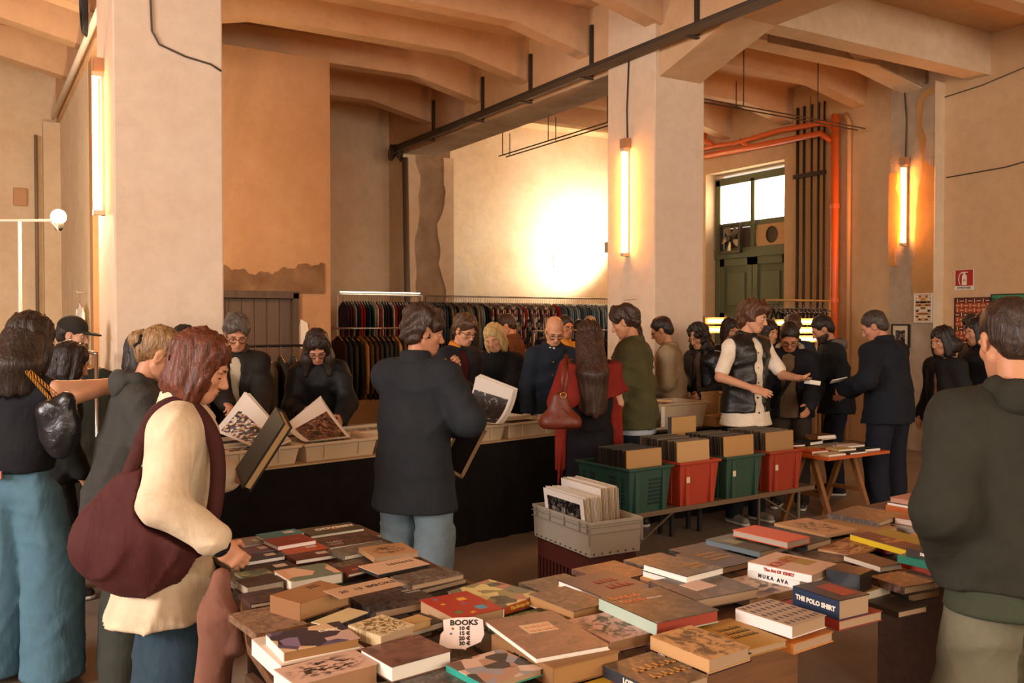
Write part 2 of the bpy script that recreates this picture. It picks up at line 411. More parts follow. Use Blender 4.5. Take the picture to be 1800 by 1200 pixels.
# ------------------------------------------------------------------ lamps on the pillars
TUBE = emit('FF9A48', 72)
def tube_lamp(loc, z0, z1, label, out=(-1, 0)):
    t_ = thing('tube_lamp', label, 'lamp', (loc[0], loc[1], z0), 0, 'tube lamps on the pillars')
    ox, oy = out[0] * .06, out[1] * .06
    MB().box((min(0, out[0] * .02) - .001, -.025, 0), (max(0, out[0] * .02) + .001, .025, z1 - z0)).build('backplate', plain('D8C8B0', .5), t_)
    MB().tube([(ox, oy, .03), (ox, oy, z1 - z0 - .03)], .021, 10).build('tube', TUBE, t_)
    for z in (0, z1 - z0 - .035): MB().box((min(ox, 0) - .022, -.026, z), (.0, .026, z + .035)).build('end_cap', plain('C9B49A', .5), t_)
    MB().box((-.07, -.05, z1 - z0), (0, .05, z1 - z0 + .1)).build('ballast_box', plain('B08058', .6), t_)
    return t_
tube_lamp((X1, 7.5), 2.43, 3.5, 'long glowing tube lamp on the side of the wide pillar')
tube_lamp((X2, 7.42), 2.30, 3.4, 'glowing tube lamp on the orange-lit pillar by the clothes racks')
tube_lamp((10.29, 7.4), 2.6, 3.62, 'glowing tube lamp on the stripped concrete pilaster')
WIRE = plain('4A3A2C', .6)
def cable(name, pts, r, label, mat=WIRE, seg=6, cat='cable'):
    return tag(MB().tube(pts, r, seg).build(name, mat, smooth=True), label, cat)
cable('lamp_cable', [(X2 - .012, 7.42, 3.5), (X2 - .012, 7.43, 3.8), (X2 - .012, 7.40, 4.3)], .008, 'thin cable running up the pillar from the tube lamp')
cable('lamp_cable', [(10.28, 7.4, 3.72), (10.28, 7.39, 4.2), (10.28, 7.42, 4.545)], .008, 'thin cable above the lamp on the stripped pilaster')
cable('wall_cable', [(1.2, 6.988, 4.265), (1.16, 6.988, 4.0), (1.17, 6.988, 3.72), (1.22, 6.988, 3.63), (1.4, 6.988, 3.57), (1.58, 6.988, 3.54), (1.66, 6.99, 3.5)], .007, 'thin cable hooked across the front of the wide pillar')
cable('sagging_wire', [(XR - .012, 6.95, 3.42), (XR - .012, 6.2, 3.44), (XR - .012, 5.4, 3.55), (XR - .012, 4.4, 3.78)], .007, 'sagging wire across the right wall')
cable('wall_cable', [(XR - .012, 6.98, 4.42), (XR - .012, 6.5, 4.46), (XR - .012, 5.6, 4.62)], .006, 'thin cable on the right wall close under the ceiling')
# cable tray along the beam and its hanger rods
TRAY = plain('5A4836', .6, .3)
ct = thing('cable_tray', 'long dark cable tray under the main ceiling beam', 'cable tray', (5.78, 0, 4.3))
MB().box((-.03, 2, -.02), (.03, 13.3, .04)).build('channel', TRAY, ct)
MB().tube([(-.02, 2, .06), (-.02, 5, .05), (-.02, 8, .06), (-.02, 11, .05), (-.02, 13.3, .06)], .022, 8).build('cable', plain('3C3128', .6), ct, smooth=True)
for y in (5.2, 6.45, 8.12, 9.37, 10.56, 12.03):
    MB().box((.085, y - .02, .0), (.121, y + .02, .56)).box((-.03, y - .02, -.032), (.121, y + .02, -.019)).build('hanger_rod', plain('33281E', .6), ct)
struct('trim_5', MB().box((5.9, 7.8, ZB - .012), (6.43, 13.1, ZB)), P_CONC, label='crumbling bare concrete underside of the main beam')
def wire_tray(label, pts, off):
    t_ = thing('wire_tray', label, 'cable tray', pts[0]); p0 = Vector(pts[0])
    for s_ in (0, 1): MB().tube([Vector(p) - p0 + Vector(off) * s_ for p in pts], .009, 6).build('rod', WIRE, t_)
    for fr_ in (.03, .37, .74):
        p = Vector(pts[0]).lerp(Vector(pts[-1]), fr_) - p0
        MB().tube([p + Vector((0, 0, ZS - pts[0][2])), p, p + Vector(off), p + Vector(off) + Vector((0, 0, .32))], .007, 5).build('hook', WIRE, t_)
wire_tray('thin wire tray hanging before the bright back wall', [(6.62, 11.4, 4.02), (6.62, 7.9, 4.02)], (.12, 0, 0))
wire_tray('thin wire tray hanging beside the orange pipes', [(6.7, 7.95, 4.22), (10.2, 7.95, 4.18)], (0, .12, 0))
# pipes
ORP = plain('E0662A', .35, name='orange_pipe')
op = thing('drain_pipe', 'orange plastic drain pipe with branches on the right wall', 'pipe', (XR - .125, 8.55, 0))
MB().tube([(0, 0, .0), (0, 0, 4.5)], .055, 12).build('riser', ORP, op, smooth=True)
MB().tube([(0, 0, 4.1), (0, .25, 4.28), (0, 1.2, 4.3), (0, 4.0, 4.36)], .045, 10).build('branch', ORP, op, smooth=True)
MB().tube([(0, 0, 4.32), (0, .2, 4.42), (0, 1.0, 4.46), (0, 1.9, 4.42), (0, 2.3, 4.45), (0, 4.0, 4.48)], .04, 10).build('branch', ORP, op, smooth=True)
MB().tube([(0, 1.6, 4.3), (0, 1.8, 4.45)], .035, 8).build('branch', ORP, op, smooth=True)
MB().tube([(0, 2.62, 5.0), (0, 2.62, 4.6), (0, 2.4, 4.46)], .045, 10).build('branch', ORP, op, smooth=True)
MB().tube([(0, 2.9, 4.34), (0, 3.1, 4.46)], .035, 8).build('branch', ORP, op, smooth=True)
for z in (3.2, 1.9): MB().tube([(0, 0, z), (0, 0, z + .06)], .064, 12).build('pipe_collar', ORP, op)
tag(MB().tube([(XR - .05, 8.38, 0), (XR - .05, 8.38, 4.35), (XR - .05, 8.45, 4.5)], .035, 10).build('wall_pipe', plain('C99A6C', .6), smooth=True), 'cream painted pipe beside the orange drain pipe', 'pipe')
for k, (y, r_) in enumerate(((9.3, .022), (9.18, .018), (9.04, .014), (8.92, .016), (8.82, .014))):
    tag(MB().tube([(XR - .026, y, .0), (XR - .026, y, 4.75)], r_, 8).build('wall_pipe', plain('46361F', .5, .3), smooth=True), 'thin dark vertical pipe between green door and orange pipe', 'pipe', 'thin dark wall pipes')
tag(MB().box((XR - .056, 8.78, 3.72), (XR - .034, 9.36, 3.78)).build('pipe_bracket', plain('3A2C1C', .6)), 'dark bracket clamping the thin wall pipes', 'bracket')
tag(MB().tube([(5.98, 13.1, 0), (5.92, 13.12, 4.2)], .05, 8).build('wall_pipe', plain('6B5844', .6), smooth=True), 'brown downpipe on the corner of the back pillar', 'pipe')
tag(MB().tube([(.82, 13.62, 1.5), (.82, 13.62, 4.1)], .022, 8).build('wall_pipe', plain('8A7660', .6), smooth=True), 'thin grey conduit on the far left back wall', 'pipe')
struct('trim_6', MB().box((.9, 13.5, 0), (1.1, YB, ZB)), P_CREAM, label='narrow pilaster at the far left of the back wall')
tag(MB().tube([(1.02, 7.92, 4.33), (1.02, 13.5, 4.33)], .03, 8).build('ceiling_conduit', plain('E6DDCC', .4), smooth=True), 'white conduit along the beam above the far left', 'pipe')
coil = MB()
for k in range(5):
    pts = [(.98 - .01 * k, 9.24 + .1 * math.cos(a) * (1 + .1 * k), 4.45 + .2 * math.sin(a + .2 * k)) for a in [2 * math.pi * i / 14 for i in range(14)]]
    coil.tube(pts, .008, 5, closed=True)
tag(coil.build('cable_coil', plain('2E3438', .5), smooth=True), 'coil of dark cable hanging under the left beam', 'cable')
b_ = MB(); 
for k in range(4):
    pts = [(5.8 - .03 * k, 13.1 + .03 * math.cos(a * 3), 4.25 + .09 * math.cos(a) + .05 * math.sin(2 * a + k)) for a in [2 * math.pi * i / 12 for i in range(12)]]
    b_.tube([(p[0] + .07 * math.sin(2 * math.pi * i / 12), p[1], p[2]) for i, p in enumerate(pts)], .012, 5, closed=True)
tag(b_.build('cable_knot', plain('2A2118', .7), smooth=True), 'dark knot of cables at the far end of the tray', 'cable')
tag(MB().box((.55, 13.66, 3.16), (.72, 13.7, 3.4)).build('cover_plate', plain('C79A72', .7), bevel=.02), 'brown square cover plate on the far left wall', 'plate')

# spotlight on a stand at the far left
sp = WD(36, 7.6); zsp = 2.47
st = thing('light_stand', 'thin white light stand with crossbar at the far left', 'light stand', (sp.x, sp.y, 0))
ST = plain('E6E0D6', .4)
MB().tube([(0, 0, .5), (0, 0, zsp)], [.018, .014], 8).build('pole', ST, st)
MB().tube([RGT * -.35 + Vector((0, 0, zsp)), RGT * .28 + Vector((0, 0, zsp))], .012, 8).build('crossbar', ST, st)
for k in range(3):
    a = k * 2.094; MB().tube([(0, 0, .7), (.4 * math.cos(a), .4 * math.sin(a), .012)], .011, 6).build('leg', ST, st)
lp = WD(105, 7.75, 2.52)
sl = thing('spot_lamp', 'blazing white spot lamp beside the light stand', 'lamp', lp)
q = FWD * -1
rotm = Vector((0, 0, 1)).rotation_difference(q).to_matrix().to_4x4()
MB().lathe([(.02, -.12), (.035, -.10), (.038, -.052)], seg=14).build('housing', plain('2A2620', .5), sl)
MB().lathe([(.06 * math.sin(math.pi * i / 10), -.06 * math.cos(math.pi * i / 10)) for i in range(1, 10)], seg=16).build('bulb', emit('FFE0B4', 900), sl, smooth=True)
MB().tube([WD(92, 7.6, zsp - .012) - lp, (0, 0, -.125), (0, 0, -.115)], .008, 6).build('bracket', ST, sl)
# wall-washer lamp beside the pillar that lights the back wall
wl = Vector((9.72, 12.85, 2.95))
ww = thing('wall_washer', 'small bright lamp on a stand lighting the back wall', 'lamp', (wl.x, wl.y, 0))
MB().tube([(0, 0, .02), (0, 0, 2.85)], .014, 8).build('pole', ST, ww)
for k in range(3):
    a = k * 2.094 + .4; MB().tube([(0, 0, .5), (.4 * math.cos(a), .4 * math.sin(a), .012)], .011, 6).build('leg', ST, ww)
MB().box((-.09, -.05, 2.85), (.09, .05, 3.03)).build('housing', plain('3A332A', .5), ww)
MB().box((-.08, .05, 2.86), (.08, .056, 3.02)).build('lens', emit('FFE2B8', 60), ww)
l_ = bpy.data.lights.new('wall_washer_light', 'SPOT'); l_.energy = 230; l_.color = (1, .86, .66); l_.spot_size = R(150); l_.spot_blend = .45; l_.shadow_soft_size = .06
lo = bpy.data.objects.new('wall_washer_light', l_); COL.objects.link(lo); lo.parent = ww; lo.location = (0, .1, 2.95)
lo.rotation_euler = Vector((-.45, 1, .42)).to_track_quat('-Z', 'Y').to_euler()

# ================================================================== FIGURES: distance fields turned into smooth meshes
class Sdf:
    def __init__(s): s.ops = []
    def cap(s, a, b, ra, rb=None, ax=None, sc=1.0, k=.03, sub=False):
        a = np.array(a, float); b = np.array(b, float); rb = ra if rb is None else rb
        s.ops.append(('cap', a, b, ra, rb, None if ax is None else np.array(ax, float), sc, k, sub)); return s
    def ell(s, c, r, M=None, k=.02, sub=False):
        s.ops.append(('ell', np.array(c, float), np.array(r, float), None if M is None else np.array(M, float), None, None, 1, k, sub)); return s
    def cut(s, p, n, k=.004):
        """keep what lies on the -n side of the plane"""
        n = np.array(n, float); s.ops.append(('cut', np.array(p, float), n / np.linalg.norm(n), None, None, None, 1, k, True)); return s
    def dist(s, op, P):
        if op[0] == 'cap':
            _, a, b, ra, rb, ax, sc, k, sub = op
            Q = P - a; ba = b - a
            if ax is not None:
                Q = Q - ((1 - 1 / sc) * (Q @ ax))[..., None] * ax
                ba = ba - (1 - 1 / sc) * (ba @ ax) * ax
            t = np.clip((Q @ ba) / max(ba @ ba, 1e-9), 0, 1)
            return np.linalg.norm(Q - t[..., None] * ba, axis=-1) - (ra + (rb - ra) * t)
        if op[0] == 'ell':
            Q = P - op[1]
            if op[3] is not None: Q = Q @ op[3]
            r = op[2]; k0 = np.linalg.norm(Q / r, axis=-1); k1 = np.linalg.norm(Q / (r * r), axis=-1)
            return k0 * (k0 - 1) / np.maximum(k1, 1e-9)
        return (P - op[1]) @ op[2]
    def bounds(s):
        lo = np.full(3, 1e9); hi = -lo
        for op in s.ops:
            if op[8]: continue
            l, h = s.opb(op); lo = np.minimum(lo, l); hi = np.maximum(hi, h)
        return lo, hi
    def opb(s, op):
        if op[0] == 'cap':
            r = max(op[3], op[4]) * max(1, op[6]); return np.minimum(op[1], op[2]) - r, np.maximum(op[1], op[2]) + r
        r = op[2] if op[3] is None else np.full(3, op[2].max()); return op[1] - r, op[1] + r
    @staticmethod
    def smin(a, b, k):
        h = np.maximum(k - np.abs(a - b), 0) / k; return np.minimum(a, b) - h * h * k * .25
    def value(s, P):
        D = np.full(P.shape[:-1], .3)
        for op in s.ops:
            d = s.dist(op, P); D = -s.smin(-D, d, op[7]) if op[8] and op[0] != 'cut' else (-s.smin(-D, -d, op[7]) if op[0] == 'cut' else s.smin(D, d, op[7]))
        return D
    def mesh(s, h, disp=None, carve=None):
        lo, hi = s.bounds(); lo = lo - 3 * h - .01; hi = hi + 3 * h + .01
        n = np.ceil((hi - lo) / h).astype(int) + 1
        ax = [lo[i] + h * np.arange(n[i]) for i in range(3)]
        D = np.full(n, .3)
        for op in s.ops:
            if op[0] == 'cut': sl = [slice(0, n[i]) for i in range(3)]
            else:
                l, u = s.opb(op); m = op[7] + 2 * h
                i0 = np.maximum(np.floor((l - m - lo) / h).astype(int), 0); i1 = np.minimum(np.ceil((u + m - lo) / h).astype(int) + 1, n)
                if np.any(i1 <= i0): continue
                sl = [slice(i0[i], i1[i]) for i in range(3)]
            P = np.stack(np.meshgrid(*[ax[i][sl[i]] for i in range(3)], indexing='ij'), -1)
            d = s.dist(op, P); sub = D[tuple(sl)]
            if op[0] == 'cut': D[tuple(sl)] = -s.smin(-sub, -d, op[7])
            elif op[8]: D[tuple(sl)] = -s.smin(-sub, d, op[7])
            else: D[tuple(sl)] = s.smin(sub, d, op[7])
        if disp is not None:
            near = np.abs(D) < .05
            I = np.argwhere(near); P = lo + I * h
            D[near] += disp(P)
        if carve is not None:
            near = D < .04; I = np.argwhere(near); D[near] = np.maximum(D[near], .002 - carve(lo + I * h))
        return nets(D, lo, h)
def nets(D, lo, h):
    """naive surface nets"""
    inside = D < 0
    c = np.zeros(tuple(np.array(D.shape) - 1), np.int8); corners = [(i, j, k) for i in (0, 1) for j in (0, 1) for k in (0, 1)]
    sh = c.shape
    for (i, j, k) in corners: c += inside[i:i + sh[0], j:j + sh[1], k:k + sh[2]]
    act = np.argwhere((c > 0) & (c < 8))
    if len(act) == 0: return np.zeros((0, 3)), np.zeros((0, 4), int)
    vals = np.stack([D[act[:, 0] + i, act[:, 1] + j, act[:, 2] + k] for (i, j, k) in corners], 1)
    acc = np.zeros((len(act), 3)); cnt = np.zeros(len(act)); C = np.array(corners, float)
    for a in range(8):
        for b in range(a + 1, 8):
            if np.abs(C[a] - C[b]).sum() != 1: continue
            va, vb = vals[:, a], vals[:, b]; m = (va < 0) != (vb < 0)
            t = np.where(m, va / np.where(m, va - vb, 1), 0)
            acc += np.where(m[:, None], C[a] + t[:, None] * (C[b] - C[a]), 0); cnt += m
    V = lo + h * (act + acc / cnt[:, None])
    idx = -np.ones(sh, np.int64); idx[tuple(act.T)] = np.arange(len(act))
    Q = []
    for axis in range(3):
        s0 = [slice(None)] * 3; s1 = [slice(None)] * 3; s0[axis] = slice(0, -1); s1[axis] = slice(1, None)
        A, B = inside[tuple(s0)], inside[tuple(s1)]
        E = np.argwhere(A != B); u, v = (axis + 1) % 3, (axis + 2) % 3
        E = E[(E[:, u] > 0) & (E[:, v] > 0) & (E[:, u] < sh[u]) & (E[:, v] < sh[v])]
        if len(E) == 0: continue
        def g(du, dv):
            e = E.copy(); e[:, u] -= du; e[:, v] -= dv; return idx[tuple(e.T)]
        q = np.stack([g(1, 1), g(0, 1), g(0, 0), g(1, 0)], 1)
        fl = ~A[tuple(E.T)]
        q[fl] = q[fl][:, ::-1]; Q.append(q)
    Q = np.concatenate(Q); return V, Q[(Q >= 0).all(1)]
def np_mesh(name, V, Q, mat):
    me = bpy.data.meshes.new(name); me.vertices.add(len(V)); me.vertices.foreach_set('co', np.asarray(V, np.float32).ravel())
    me.loops.add(Q.size); me.loops.foreach_set('vertex_index', Q.astype(np.int32).ravel())
    me.polygons.add(len(Q)); me.polygons.foreach_set('loop_start', np.arange(0, Q.size, 4, dtype=np.int32))
    me.polygons.foreach_set('loop_total', np.full(len(Q), 4, np.int32))
    me.polygons.foreach_set('use_smooth', np.ones(len(Q), bool)); me.materials.append(mat); me.update(calc_edges=True); me.validate()
    return me
def joinvq(parts):
    V, Q, o = [], [], 0
    for v, q in parts: V.append(v); Q.append(q + o); o += len(v)
    return np.concatenate(V), np.concatenate(Q)
def folds(seed, amp=.006, f=24, aniso=(.6, .6, 1)):
    q = random.Random(seed); ph = [q.uniform(0, 6.3) for _ in range(6)]; an = np.array(aniso)
    def fn(P):
        x, y, z = (P * an).T
        w1 = np.sin(9 * x + ph[0]) + np.sin(8 * y + ph[1]) + np.sin(6 * z + ph[2])
        a = np.sin(f * z + 2.4 * w1 + f * .5 * x + ph[3]); b = np.sin(f * .55 * (x - y) + 1.7 * w1 + ph[4])
        rg = 1 - np.abs(np.sin(f * .8 * z + 3.1 * np.sin(5 * x + 4 * y + ph[5]) + 1.3 * w1)); rg2 = 1 - np.abs(np.sin(f * .5 * (x + y) - f * .35 * z + 1.6 * w1 + ph[2]))
        return amp * (a * .35 + b * .35 + .3 * a * b - 1.1 * rg ** 3 * (.5 + .5 * b) - .8 * rg2 ** 3)
    return fn
def curls(amp=.009, f=75):
    def fn(P):
        x, y, z = P.T; w1 = 1.5 * np.sin(30 * x + 2) + 1.5 * np.sin(34 * y) + np.sin(28 * z + 1)
        return amp * np.sin(f * x + w1) * np.sin(f * y + 1.3 * w1) + amp * .8 * np.sin(f * z + 1.2 * w1)
    return fn
def strands(amp=.004, f=120):
    def fn(P):
        x, y, z = P.T; a = np.arctan2(x, -y + .02)
        return amp * np.sin(f * .2 * a + 3 * np.sin(8 * z) + 6 * np.sin(3 * a)) + amp * .6 * np.sin(f * .45 * a + 5 * np.sin(6 * z + 1))
    return fn

# --- head, face and hands, made once in their own frames (x right, y forward, z up)
def head_sdf():
    s = Sdf()
    s.ell((0, -.014, .040), (.074, .094, .083)).ell((0, .030, -.028), (.060, .060, .088), k=.03)
    s.ell((0, .058, -.088), (.027, .027, .025), k=.03)
    for x in (-1, 1):
        s.cap((x * .050, -.002, -.052), (x * .02, .058, -.090), .020, .020, k=.03)
        s.ell((x * .036, .062, -.020), (.024, .022, .020), k=.02)          # cheek
        s.ell((x * .030, .080, .022), (.026, .013, .010), k=.018)          # brow
        s.ell((x * .031, .095, .003), (.017, .014, .011), k=.014, sub=True)
        s.ell((x * .0755, -.004, -.006), (.009, .021, .032), k=.008)        # ear
        s.ell((x * .0825, .004, -.002), (.005, .011, .017), k=.006, sub=True)
    s.cap((0, .085, .014), (0, .111, -.030), .0085, .0125, k=.014)
    for x in (-1, 1): s.ell((x * .011, .100, -.036), (.008, .010, .008), k=.008)
    s.ell((0, .0895, -.0555), (.022, .009, .0055), k=.007).ell((0, .0885, -.0665), (.018, .0095, .006), k=.007)
    s.ell((0, .101, -.0608), (.024, .008, .0018), k=.003, sub=True)
    return s
HEAD_S = head_sdf()
HEAD_VQ = HEAD_S.mesh(.0065); HEAD_FAR = HEAD_S.mesh(.0095)
def face_y(x, z):
    ys = np.linspace(.14, .02, 121); P = np.stack([np.full(121, x), ys, np.full(121, z)], 1)
    v = HEAD_S.value(P); i = int(np.argmax(v < 0)); return float(ys[i])
def hand_vq(curl, thumb=.5, spread=.0):
    """right hand: wrist at the origin, fingers along +y, palm facing -z, thumb on the -x side"""
    s = Sdf(); s.cap((0, -.03, 0), (0, .02, 0), .024, .026, ax=(1, 0, 0), sc=1.15, k=.02)
    s.cap((0, .02, 0), (0, .072, .002), .0165, .0155, ax=(1, 0, 0), sc=2.3, k=.02)
    for i, (x, L, y0) in enumerate(((-.029, .072, .086), (-.010, .080, .091), (.010, .075, .088), (.028, .060, .080))):
        p = np.array((x * .95, y0 - .008, .002)); ang = 0; r_ = .0088 if i < 3 else .0078; dx = spread * (i - 1.4) + x * .6
        for seg, f in enumerate((.45, .31, .24)):
            ang += curl * (.75, 1.05, .7)[seg] * (1 + .08 * i)
            q = p + L * f * np.array((dx * math.cos(ang), math.cos(ang), -math.sin(ang))); s.cap(p, q, r_, r_ * .93, k=.006); p = q; r_ *= .93
    p = np.array((-.026, .018, -.004)); d1 = np.array((-.72, .62, -.3 - .4 * thumb)); d1 /= np.linalg.norm(d1); q = p + .042 * d1
    s.cap(p, q, .0135, .0105, k=.012); d2 = np.array((-.35 + .5 * thumb, .85, -.35 - .5 * thumb)); d2 /= np.linalg.norm(d2); s.cap(q, q + .032 * d2, .0102, .0088, k=.008)
    return s.mesh(.0056)
HANDS = {'relax': hand_vq(.35, .2), 'grip': hand_vq(.85, .9), 'flat': hand_vq(.12, .3, .06), 'pinch': hand_vq(.6, 1.0)}

def sym(s, c, r, k=.02, sub=False):
    for x in (-1, 1): s.ell((x * c[0], c[1], c[2]), r, k=k, sub=sub)
def hair_sdf(style):
    s = Sdf()
    if style in ('short', 'wavy', 'curly', 'mop', 'thin'):
        g = {'short': .0085, 'thin': .004, 'wavy': .02, 'curly': .026, 'mop': .021}[style]
        s.ell((0, -.018, .046), (.075 + g, .095 + g, .084 + g)).ell((0, -.06, -.02), (.062 + g * .6, .045 + g, .06), k=.03)
        if style in ('wavy', 'curly', 'mop'):
            s.ell((0, .045, .095), (.06, .045, .035 + g * .4), k=.03)
            if style == 'mop': s.ell((.02, .07, .085), (.055, .04, .03), k=.03); sym(s, (.068, -.005, .005), (.024, .045, .06)); s.ell((0, -.068, -.04), (.066, .045, .075), k=.03)
        s.ell((0, .10, -.022), (.072, .072, .094), k=.012, sub=True)
        s.ell((0, .065, -.06), (.12, .075, .07), k=.012, sub=True)
        if style != 'mop': sym(s, (.088, .012, -.012), (.024, .032, .042), .008, True)
        s.cut((0, 0, -.075 if style != 'mop' else -.13), (0, .35, -1))
        if style == 'thin': s.ell((0, .07, .12), (.045, .07, .05), k=.02, sub=True)
        return s.mesh(.009, curls(.008, 78) if style == 'curly' else (curls(.008, 55) if style in ('wavy', 'mop') else curls(.0018, 110)))
    if style in ('bob', 'long', 'longcurl'):
        s.ell((0, -.018, .046), (.092, .110, .100)).ell((0, -.03, -.05), (.098, .088, .115), k=.04)
        sym(s, (.072, .02, -.06), (.030, .045, .10), .03)
        s.ell((0, .108, -.045), (.063, .080, .105), k=.02, sub=True); s.ell((0, .11, -.09), (.07, .08, .06), k=.02, sub=True)
        s.cut((0, 0, -.155), (0, .15, -1), .03)
        return s.mesh(.0105, curls(.011, 62) if style == 'longcurl' else strands(.0055))
    if style == 'bun':
        s.ell((0, -.018, .046), (.080, .102, .090)).ell((0, -.07, -.01), (.066, .045, .06), k=.03)
        s.ell((0, -.125, .02), (.044, .040, .044), k=.018); s.ell((0, .11, -.04), (.068, .082, .10), k=.014, sub=True); s.ell((0, .055, -.065), (.12, .07, .07), k=.014, sub=True)
        sym(s, (.088, .012, -.012), (.022, .03, .04), .008, True); s.cut((0, 0, -.08), (0, .4, -1))
        return s.mesh(.008, strands(.004))
HAIR_VQ = {k: hair_sdf(k) for k in ('short', 'thin', 'wavy', 'curly', 'mop', 'bob', 'longcurl', 'bun')}
HAIR_VQ['long'] = HAIR_VQ['bob']
def cap_vq():
    s = Sdf(); s.ell((0, -.012, .052), (.088, .108, .092)); s.cut((0, 0, .028), (0, -.12, -1)); V1 = s.mesh(.007)
    b = Sdf(); b.ell((0, .125, .030), (.070, .085, .009), k=.01); b.cut((0, .07, 0), (0, -1, 0)); b.ell((0, .125, .012), (.06, .12, .012), k=.01, sub=True)
    s2 = Sdf(); s2.ell((0, .115, .036), (.072, .085, .012)); s2.cut((0, .055, 0), (0, -1, 0)); return V1, s2.mesh(.006)
CAP_VQ = cap_vq()
def beard_vq():
    s = Sdf(); s.ell((0, .031, -.034), (.0645, .0625, .088)).ell((0, .060, -.088), (.032, .032, .031), k=.03)
    for x in (-1, 1): s.cap((x * .052, 0, -.05), (x * .02, .06, -.09), .0235, .024, k=.03)
    s.cut((0, .0, -.040), (0, -.06, 1), .01); s.ell((0, .108, -.058), (.024, .022, .011), k=.006, sub=True); s.cut((0, -.01, 0), (0, -1, 0)); return s.mesh(.006)
BEARD_VQ = beard_vq()
def goatee_vq():
    s = Sdf(); s.ell((0, .066, -.090), (.026, .026, .024)).cap((-.022, .083, -.066), (0, .0905, -.048), .0045, .0062, k=.008).cap((.022, .083, -.066), (0, .0905, -.048), .0045, .0062, k=.008)
    s.cap((-.022, .083, -.066), (-.016, .075, -.085), .005, k=.01).cap((.022, .083, -.066), (.016, .075, -.085), .005, k=.01); return s.mesh(.005)
GOATEE_VQ = goatee_vq()
def brow_mb(k=1.0):
    pts = []
    for i in range(6):
        x = .014 + .036 * i / 5; z = .021 + .006 * math.sin(i / 5 * 2.2); pts.append((x, face_y(x, z) + .0005, z))
    return pts
BROW = brow_mb(); LIPU = [(x, face_y(x, -.0605) + .001, -.0605 - .012 * abs(x) / .02) for x in (-.022, -.012, 0, .012, .022)]
def np3(M): return np.array([[M[i][j] for j in range(3)] for i in range(3)])
def rot(yaw=0, pitch=0, roll=0):
    """turn left by yaw, nod down by pitch, tilt to the right by roll (degrees)"""
    return np3(Matrix.Rotation(R(yaw), 3, 'Z') @ Matrix.Rotation(R(-pitch), 3, 'X') @ Matrix.Rotation(R(roll), 3, 'Y'))
PEOPLE = []
